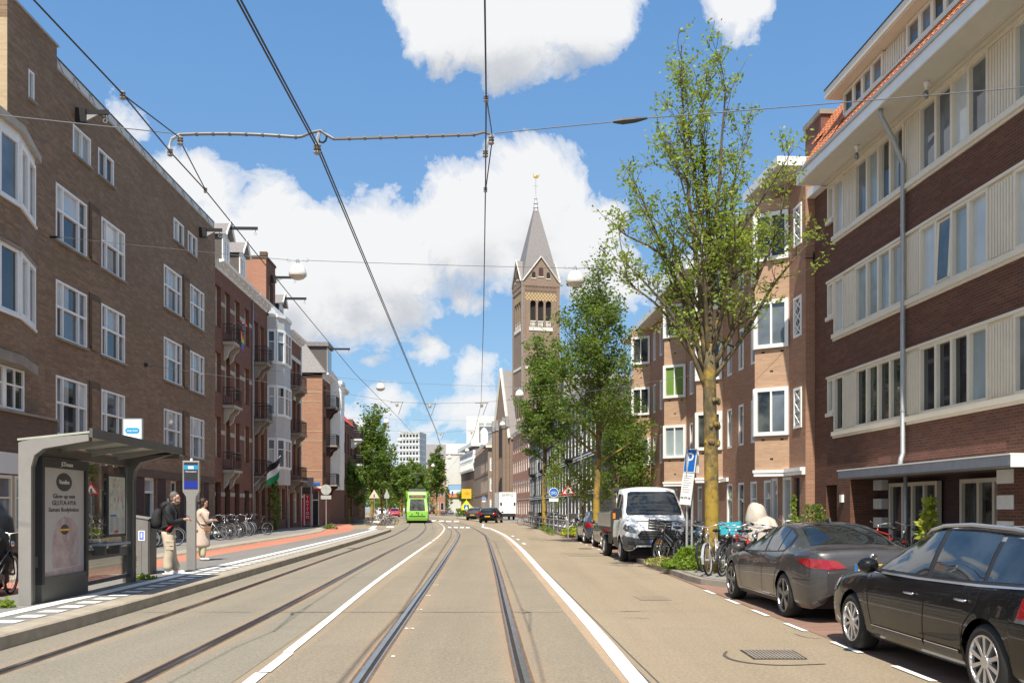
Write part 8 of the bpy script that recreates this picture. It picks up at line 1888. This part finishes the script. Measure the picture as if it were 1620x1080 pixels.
plant('shrub', 'low dry grass tuft on the verge by the truck front', 'shrub', (4.02, 24.8, .12), 900, .5, 1.6, .22, .05, ['leaf_dry', 'leaf_yellow', 'leaf_bright'], 4)
plant('shrub', 'yellow green bush at the kerb beside the dark blue hatchback', 'shrub', (3.15, 50.6, .12), 700, .55, .6, .55, .09, ['leaf_yellow', 'leaf_hot'], 5)
plant('shrub', 'low weeds along the bicycle rack', 'shrub', (2.35, 66, .12), 1600, .35, 12, .30, .10, ['leaf_mid', 'leaf_dry', 'leaf_bright'], 6)
plant('shrub', 'round clipped green bush beside the dark arched alley', 'shrub', (9.0, 28.3, .12), 1500, .55, .5, 1.55, .05, ['leaf_mid', 'leaf_bright', 'leaf_dry'], 7, 'col')
plant('vine', 'slender climbing vine on the corner of the orange block', 'vine', (9.25, 31.2, .12), 260, .16, .12, 1.9, .07, ['leaf_hot', 'leaf_yellow'], 8, 'col', 3)
plant('vine', 'yellow green vine climbing by the cream shop window', 'vine', (9.85, 22.4, .12), 380, .30, .15, 1.7, .09, ['leaf_yellow', 'leaf_hot'], 9, 'col', 4)
plant('shrub', 'tall dark hedge wall beside the far left red house', 'shrub', (-20.2, 104, .05), 2500, 1.5, 6, 5.5, .22, ['leaf_dark', 'leaf_mid'], 10, 'col', 4)
plant('weed', 'tall weed sprouting between the shelter post and the waste bin', 'weed', (-7.62, 18.9, .17), 190, .14, .14, .75, .045, ['leaf_dry', 'leaf_mid'], 11, 'col', 8)
plant('weed', 'low green tuft at the foot of the grey waste bin', 'weed', (-7.28, 18.75, .17), 160, .26, .12, .12, .04, ['leaf_hot', 'leaf_dry'], 12)
plant('weed', 'small green tuft at the base of the light grey shelter frame', 'weed', (-7.18, 13.45, .17), 150, .12, .1, .16, .035, ['leaf_hot', 'leaf_bright'], 13)
plant('weed', 'weed tuft around the pole of the round sign', 'weed', ((522-CX)*66/F, 66, .1), 200, .5, .4, .5, .09, ['leaf_mid', 'leaf_dry'], 14)
plant('shrub', 'climbing green plant between the narrow red house and the white bay', 'shrub', (-15.1, 60.3, .15), 500, .4, .5, 3.2, .12, ['leaf_mid', 'leaf_dark'], 15, 'col', 4)
# low hedge far right
m = MB(); rn = random.Random(2)
for i in range(900): a = rn.random(); p = Vector((lerp((722-CX)*180/F, (752-CX)*180/F, a), 180+rn.uniform(-1, 1), rn.uniform(0, 1.5))); leaf_cluster(m, p, 1, .2, .1, ['leaf_mid', 'leaf_dark', 'leaf_bright'], rn)
tag(m.build('hedge', recalc=False), 'low hedge between the umbrella trees and the dark car', 'hedge')
# ---- people
def skin(name, chains, mat, parent, sub=2, roots=None):
    """chains: lists of (x,y,z,r) joined where they share a point"""
    key, vs, rs, es = {}, [], [], []
    for ch in chains:
        prev = None
        for x, y, z, r in ch:
            k = (round(x, 4), round(y, 4), round(z, 4))
            if k not in key: key[k] = len(vs); vs.append((x, y, z)); rs.append(r if isinstance(r, tuple) else (r, r))
            if prev is not None and prev != key[k]: es.append((prev, key[k]))
            prev = key[k]
    me = bpy.data.meshes.new(name); me.from_pydata(vs, es, []); ob = bpy.data.objects.new(name, me); COL.objects.link(ob)
    md = ob.modifiers.new('skin', 'SKIN'); md.use_smooth_shade = True; sv = me.skin_vertices[0].data if me.skin_vertices else None
    if sv is None:
        bm = bmesh.new(); bm.from_mesh(me); bm.verts.layers.skin.verify(); bm.to_mesh(me); bm.free(); sv = me.skin_vertices[0].data
    for i, r in enumerate(rs): sv[i].radius = r; sv[i].use_root = (i == 0)
    s2 = ob.modifiers.new('sub', 'SUBSURF'); s2.levels = s2.render_levels = sub
    dg = bpy.context.evaluated_depsgraph_get(); dg.update(); nm = bpy.data.meshes.new_from_object(ob.evaluated_get(dg)); bpy.data.objects.remove(ob); bpy.data.meshes.remove(me)
    nm.materials.clear(); nm.materials.append(MATS[mat]); nm.name = name
    nm.polygons.foreach_set('use_smooth', [True]*len(nm.polygons)); o = bpy.data.objects.new(name, nm); COL.objects.link(o); o.parent = parent; return o
def hand(wrist, d, up, side, curl=.5):
    """chains for a palm, four bent fingers and a thumb"""
    w, d, up = Vector(wrist), Vector(d).normalized(), Vector(up).normalized(); sd = d.cross(up).normalized()*side; out = []
    palm = w+d*.05; k = w+d*.09
    out.append([(*w, .024), (*palm, (.034, .020)), (*k, (.032, .018))])
    for i, l in enumerate((.068, .078, .072, .056)):
        o = sd*(-.030+.020*i); b = k+o; p1 = b+d*l*.5-up*l*.12*curl; p2 = p1+d*l*.3-up*l*.45*curl; p3 = p2+d*l*.15-up*l*.4*curl; out.append([(*k, (.032, .018)), (*b, .0095), (*p1, .009), (*p2, .0085), (*p3, .007)])
    b = palm-sd*.034; out.append([(*palm, (.034, .020)), (*b, .011), (*(b+d*.03-sd*.012-up*.01), .0095), (*(b+d*.055-up*.02*curl), .008)]); return out
# man: local +x = the way he faces; z up
mn = thing('person', 'man in black hooded jacket and khaki cargo trousers looking at his phone', 'person', (-7.36, 20.3, ZP), radians(14))
neck, head_c = (.10, 0, 1.47, .062), None
sh = 1.40; HX = .155
body_ch = [[(0, 0, .92, (.11, .08)), (-.01, 0, 1.08, (.11, .08)), (.0, 0, 1.25, (.12, .08)), (.03, 0, 1.39, (.09, .065)), (.08, 0, 1.46, .056), (.115, 0, 1.51, .055), (HX-.01, 0, 1.57, (.082, .088)), (HX-.015, 0, 1.645, (.086, .098)), (HX-.02, 0, 1.715, (.070, .075))],
           [(HX-.01, 0, 1.57, (.082, .088)), (HX+.055, 0, 1.545, .048), (HX+.085, 0, 1.525, .026)], [(HX-.015, 0, 1.645, (.086, .098)), (HX+.095, 0, 1.60, .017)]]
for s in (1, -1):
    kx = .03 if s < 0 else .05; fx_ = -.02 if s < 0 else .13
    body_ch.append([(0, 0, .92, (.11, .08)), (0, s*.095, .86, .08), (kx, s*.10, .49, .062), (fx_, s*.105, .10, .042), (fx_+.04, s*.11, .045, .04), (fx_+.17, s*.12, .03, .032)])
    el = (.09, s*.235, 1.11); wr_ = (.335, s*.10, 1.10+(.06 if s > 0 else .07))
    body_ch.append([(.03, 0, 1.39, (.09, .065)), (.02, s*.17, 1.365, .034), (el[0]-.02, el[1], el[2]+.12, .032), (*el, .032), (.22, s*.165, 1.12, .033), (*wr_, .024)])
    body_ch += hand(wr_, (.9, -s*.45, .12), (.1, 0, 1), s, .8)
bo = skin('body', body_ch, 'skin', mn)
def inflate(chs, k): return [[(x, y, z, (r[0]+k, r[1]+k) if isinstance(r, tuple) else r+k) for x, y, z, r in c] for c in chs]
jk = [[(0, 0, .74, (.185, .15)), (-.005, 0, .84, (.185, .15)), (-.01, 0, 1.05, (.185, .145)), (.0, 0, 1.25, (.195, .145)), (.03, 0, 1.39, (.15, .12)), (.07, 0, 1.46, .09)]]
for s in (1, -1):
    el = (.09, s*.235, 1.11); wr_ = (.30, s*.118, 1.15)
    jk.append([(.03, 0, 1.39, (.15, .12)), (.015, s*.165, 1.375, .10), (el[0]-.025, el[1], el[2]+.13, .082), (*el, .074), (.22, s*.165, 1.125, .058), (*wr_, .046)])
jkt = skin('jacket', jk, 'cloth_black', mn)
for s in (1, -1):
    m = MB(); m.tube([Vector(q) for q in catmull([(.03, s*.10, 1.405), (.005, s*.19, 1.36), (.03, s*.225, 1.23), (.085, s*.232, 1.11), (.2, s*.175, 1.12), (.305, s*.115, 1.152)], 4)], [lerp(.088, .05, i/20) for i in range(21)], 'cloth_black', 12); m.build('sleeve', jkt, smooth=True)
m = MB(); m.lathe([(.10, 1.40), (.088, 1.46), (.080, 1.52), (.072, 1.525), (.07, 1.45)], 'cloth_black', 16, 'z', (.075, 0, 0)); m.build('collar', jkt, smooth=True)
m = MB(); lump(m, (-.045, 0, 1.46), .115, .125, .085, 'cloth_black', .12, 4, 18, 12); m.build('hood', mn, smooth=True)
tr_ = [[(0, 0, 1.04, (.16, .125)), (0, 0, .95, (.16, .125)), (0, 0, .86, (.16, .125))]]
for s in (1, -1):
    kx = .03 if s < 0 else .05; fx_ = -.02 if s < 0 else .13
    tr_.append([(0, 0, .86, (.16, .125)), (0.005, s*.10, .80, .13), (kx*.7, s*.105, .62, .118), (kx+.01, s*.108, .47, .108), (lerp(kx, fx_, .5)-.015, s*.11, .28, .105), (lerp(kx, fx_, .8)+.02, s*.112, .16, .112), (fx_+.005, s*.112, .075, .10)])
    
tz = skin('trousers', tr_, 'cloth_khaki', mn)
m = MB(); m.box(-.02, .13, -.215, -.19, .52, .70, 'cloth_khaki'); m.box(-.025, .135, -.222, -.19, .68, .72, 'cloth_khaki'); m.box(.05, .12, -.226, -.2155, .60, .605, 'cloth_black'); m.build('cargo_pocket', tz, bevel=.01)
for s in (1, -1):
    fx_ = -.02 if s < 0 else .13
    skin('shoe', [[(fx_-.045, s*.11, .055, (.047, .045)), (fx_+.05, s*.115, .055, (.05, .045)), (fx_+.14, s*.12, .04, (.048, .034)), (fx_+.20, s*.122, .034, (.035, .024))]], 'cloth_white', mn); m = MB(); m.prism([(fx_-.09, s*.11-.045), (fx_+.08, s*.115-.052), (fx_+.235, s*.122-.03), (fx_+.235, s*.122+.03), (fx_+.08, s*.115+.052), (fx_-.09, s*.11+.045)], 0, .022, 'sign_white'); m.build('sole', mn, bevel=.006)
m = MB(); m.ellipsoid((HX-.040, 0, 1.672), .090, .083, .095, 'hair_grey', 18, 12); m.ellipsoid((HX-.062, 0, 1.60), .055, .072, .07, 'hair_grey', 14, 10); m.build('hair', mn, smooth=True)
def face_parts(root, ear, eye, mouth):
    for s in (1, -1):
        m = MB(); m.ellipsoid((ear[0], s*ear[1], ear[2]), .022, .012, .034, 'skin', 8, 6); m.build('ear', root, smooth=True); m = MB(); m.ellipsoid((eye[0], s*eye[1], eye[2]), .010, .012, .008, 'ink', 8, 6); m.build('eye', root, smooth=True)
    m = MB(); m.ellipsoid(mouth, .012, .024, .007, 'cloth_red', 8, 5); m.build('mouth', root, smooth=True)
face_parts(mn, (HX-.02, .088, 1.615), (HX+.064, .034, 1.635), (HX+.075, 0, 1.548))
m = MB(); m.ellipsoid((HX+.03, 0, 1.545), .06, .066, .035, 'hair_grey', 12, 8); m.build('beard', mn, smooth=True)
bpk = thing('backpack', 'black backpack with red strap worn by the waiting man', 'backpack', (-7.36, 20.3, ZP), radians(14))
skin('bag', [[(-.22, 0, .95, (.15, .13)), (-.245, 0, 1.12, (.165, .14)), (-.22, 0, 1.30, (.13, .11)), (-.17, 0, 1.40, (.09, .07))]], 'cloth_black', bpk)
m = MB()
for s in (1, -1): m.tube([(-.13, s*.12, 1.38), (-.03, s*.135, 1.50), (.10, s*.14, 1.43), (.18, s*.15, 1.30), (.17, s*.18, 1.12), (.0, s*.215, 1.02), (-.13, s*.15, .98)], .022, 'cloth_black', 6)
m.tube([(.175, -.19, 1.16), (.12, -.213, 1.07), (.04, -.222, .98), (-.02, -.216, .93)], [.012, .024, .024, .014], 'cloth_red', 6); m.build('strap', bpk, smooth=True)
ph = thing('phone', 'dark phone held in front of the waiting man', 'phone', Matrix.Translation((-7.36, 20.3, ZP)) @ Matrix.Rotation(radians(14), 4, 'Z') @ Vector((.43, 0, 1.205)), radians(14)); m = MB(); m.T = Matrix.Rotation(radians(-50), 4, 'Y'); m.box(-.004, .004, -.036, .036, -.02, .125, 'ink'); m.build('case', ph); m = MB(); m.T = Matrix.Rotation(radians(-50), 4, 'Y'); m.box(-.0055, -.0045, -.032, .032, -.012, .118, 'glass_blind'); m.build('screen', ph)
# woman seen from behind, turned to the right
wm = thing('person', 'woman in long beige coat with dark hair bun standing behind the departure pillar', 'person', (-8.30, 25.4, ZP), radians(42))
ch = [[(0, 0, .90, (.10, .08)), (0, 0, 1.06, (.10, .08)), (0, 0, 1.20, (.11, .08)), (.01, 0, 1.31, (.085, .06)), (.025, 0, 1.38, .050), (.04, 0, 1.43, .048), (.06, 0, 1.49, (.074, .082)), (.055, 0, 1.56, (.080, .092)), (.045, 0, 1.62, (.064, .07))], [(.06, 0, 1.49, (.074, .082)), (.115, 0, 1.465, .042), (.135, 0, 1.45, .022)], [(.055, 0, 1.56, (.080, .092)), (.155, 0, 1.525, .015)]]
for s in (1, -1):
    fx_ = .02*s; ch.append([(0, 0, .90, (.10, .08)), (0, s*.085, .83, .08), (.01, s*.085, .47, .058), (fx_, s*.085, .10, .038), (fx_+.04, s*.09, .045, .036), (fx_+.15, s*.10, .03, .028)])
    el, wr_ = (.04, s*.22, 1.05), (.27, s*.11, 1.08); ch.append([(.01, 0, 1.31, (.085, .06)), (.0, s*.15, 1.29, .034), (.01, s*.205, 1.17, .030), (*el, .030), (.16, s*.165, 1.06, .034), (*wr_, .022)]); ch += hand(wr_, (.9, -s*.5, .1), (.1, 0, 1), s, .8)
skin('body', ch, 'skin', wm)
co_ = [[(0, 0, .34, (.225, .21)), (0, 0, .44, (.222, .205)), (0, 0, .62, (.205, .185)), (0, 0, .84, (.185, .16)), (0, 0, 1.02, (.165, .135)), (0, 0, 1.20, (.175, .135)), (.01, 0, 1.31, (.145, .115)), (.02, 0, 1.39, .085)]]
for s in (1, -1): co_.append([(.01, 0, 1.31, (.145, .115)), (.0, s*.15, 1.295, .092), (.008, s*.205, 1.17, .075), (.04, s*.22, 1.05, .062), (.15, s*.17, 1.06, .058), (.24, s*.125, 1.08, .048)])
cc = skin('coat', co_, 'cloth_beige', wm)
m = MB(); m.tube([(.13*cos(a), .14*sin(a), .99+.01*cos(a*2)) for a in [2*pi*i/20 for i in range(21)]], .02, 'cloth_beige', 6); m.box(-.19, -.17, -.10, -.02, .80, .86, 'cloth_beige'); m.build('belt', cc, smooth=True)
for s in (1, -1): skin('trouser_leg', [[(.0, s*.085, .60, .085), (.01, s*.085, .42, .082), (.02*s, s*.085, .09, .072)]], 'cloth_green', wm); fx_ = .02*s; skin('shoe', [[(fx_-.04, s*.09, .05, (.042, .042)), (fx_+.06, s*.092, .05, (.045, .04)), (fx_+.18, s*.10, .034, (.034, .026))]], 'cloth_white', wm)
m = MB(); lump(m, (.022, 0, 1.585), .095, .088, .098, 'hair_dark', .08, 6, 20, 14); m.ellipsoid((-.005, 0, 1.52), .07, .078, .085, 'hair_dark', 16, 10); lump(m, (-.095, 0, 1.575), .062, .066, .058, 'hair_dark', .25, 2, 18, 12); m.build('hair', wm, smooth=True)
face_parts(wm, (.05, .083, 1.525), (.128, .031, 1.545), (.132, 0, 1.468))
sb_ = thing('shoulder_bag', 'thin dark crossbody strap and small bag worn over the beige coat', 'bag', (-8.30, 25.4, ZP), radians(42)); m = MB(); m.tube([(-.10, .13, 1.385), (-.16, .05, 1.25), (-.185, -.06, 1.1), (-.13, -.16, .97), (.02, -.20, .90)], .010, 'ink', 6); m.tube([(-.10, .13, 1.385), (.02, .13, 1.40), (.14, .06, 1.28), (.16, -.08, 1.1), (.08, -.19, .95)], .010, 'ink', 6); m.build('strap', sb_, smooth=True); m = MB(); m.box(-.04, .14, -.255, -.195, .78, .92, 'leather_brown'); m.build('pouch', sb_, bevel=.015)
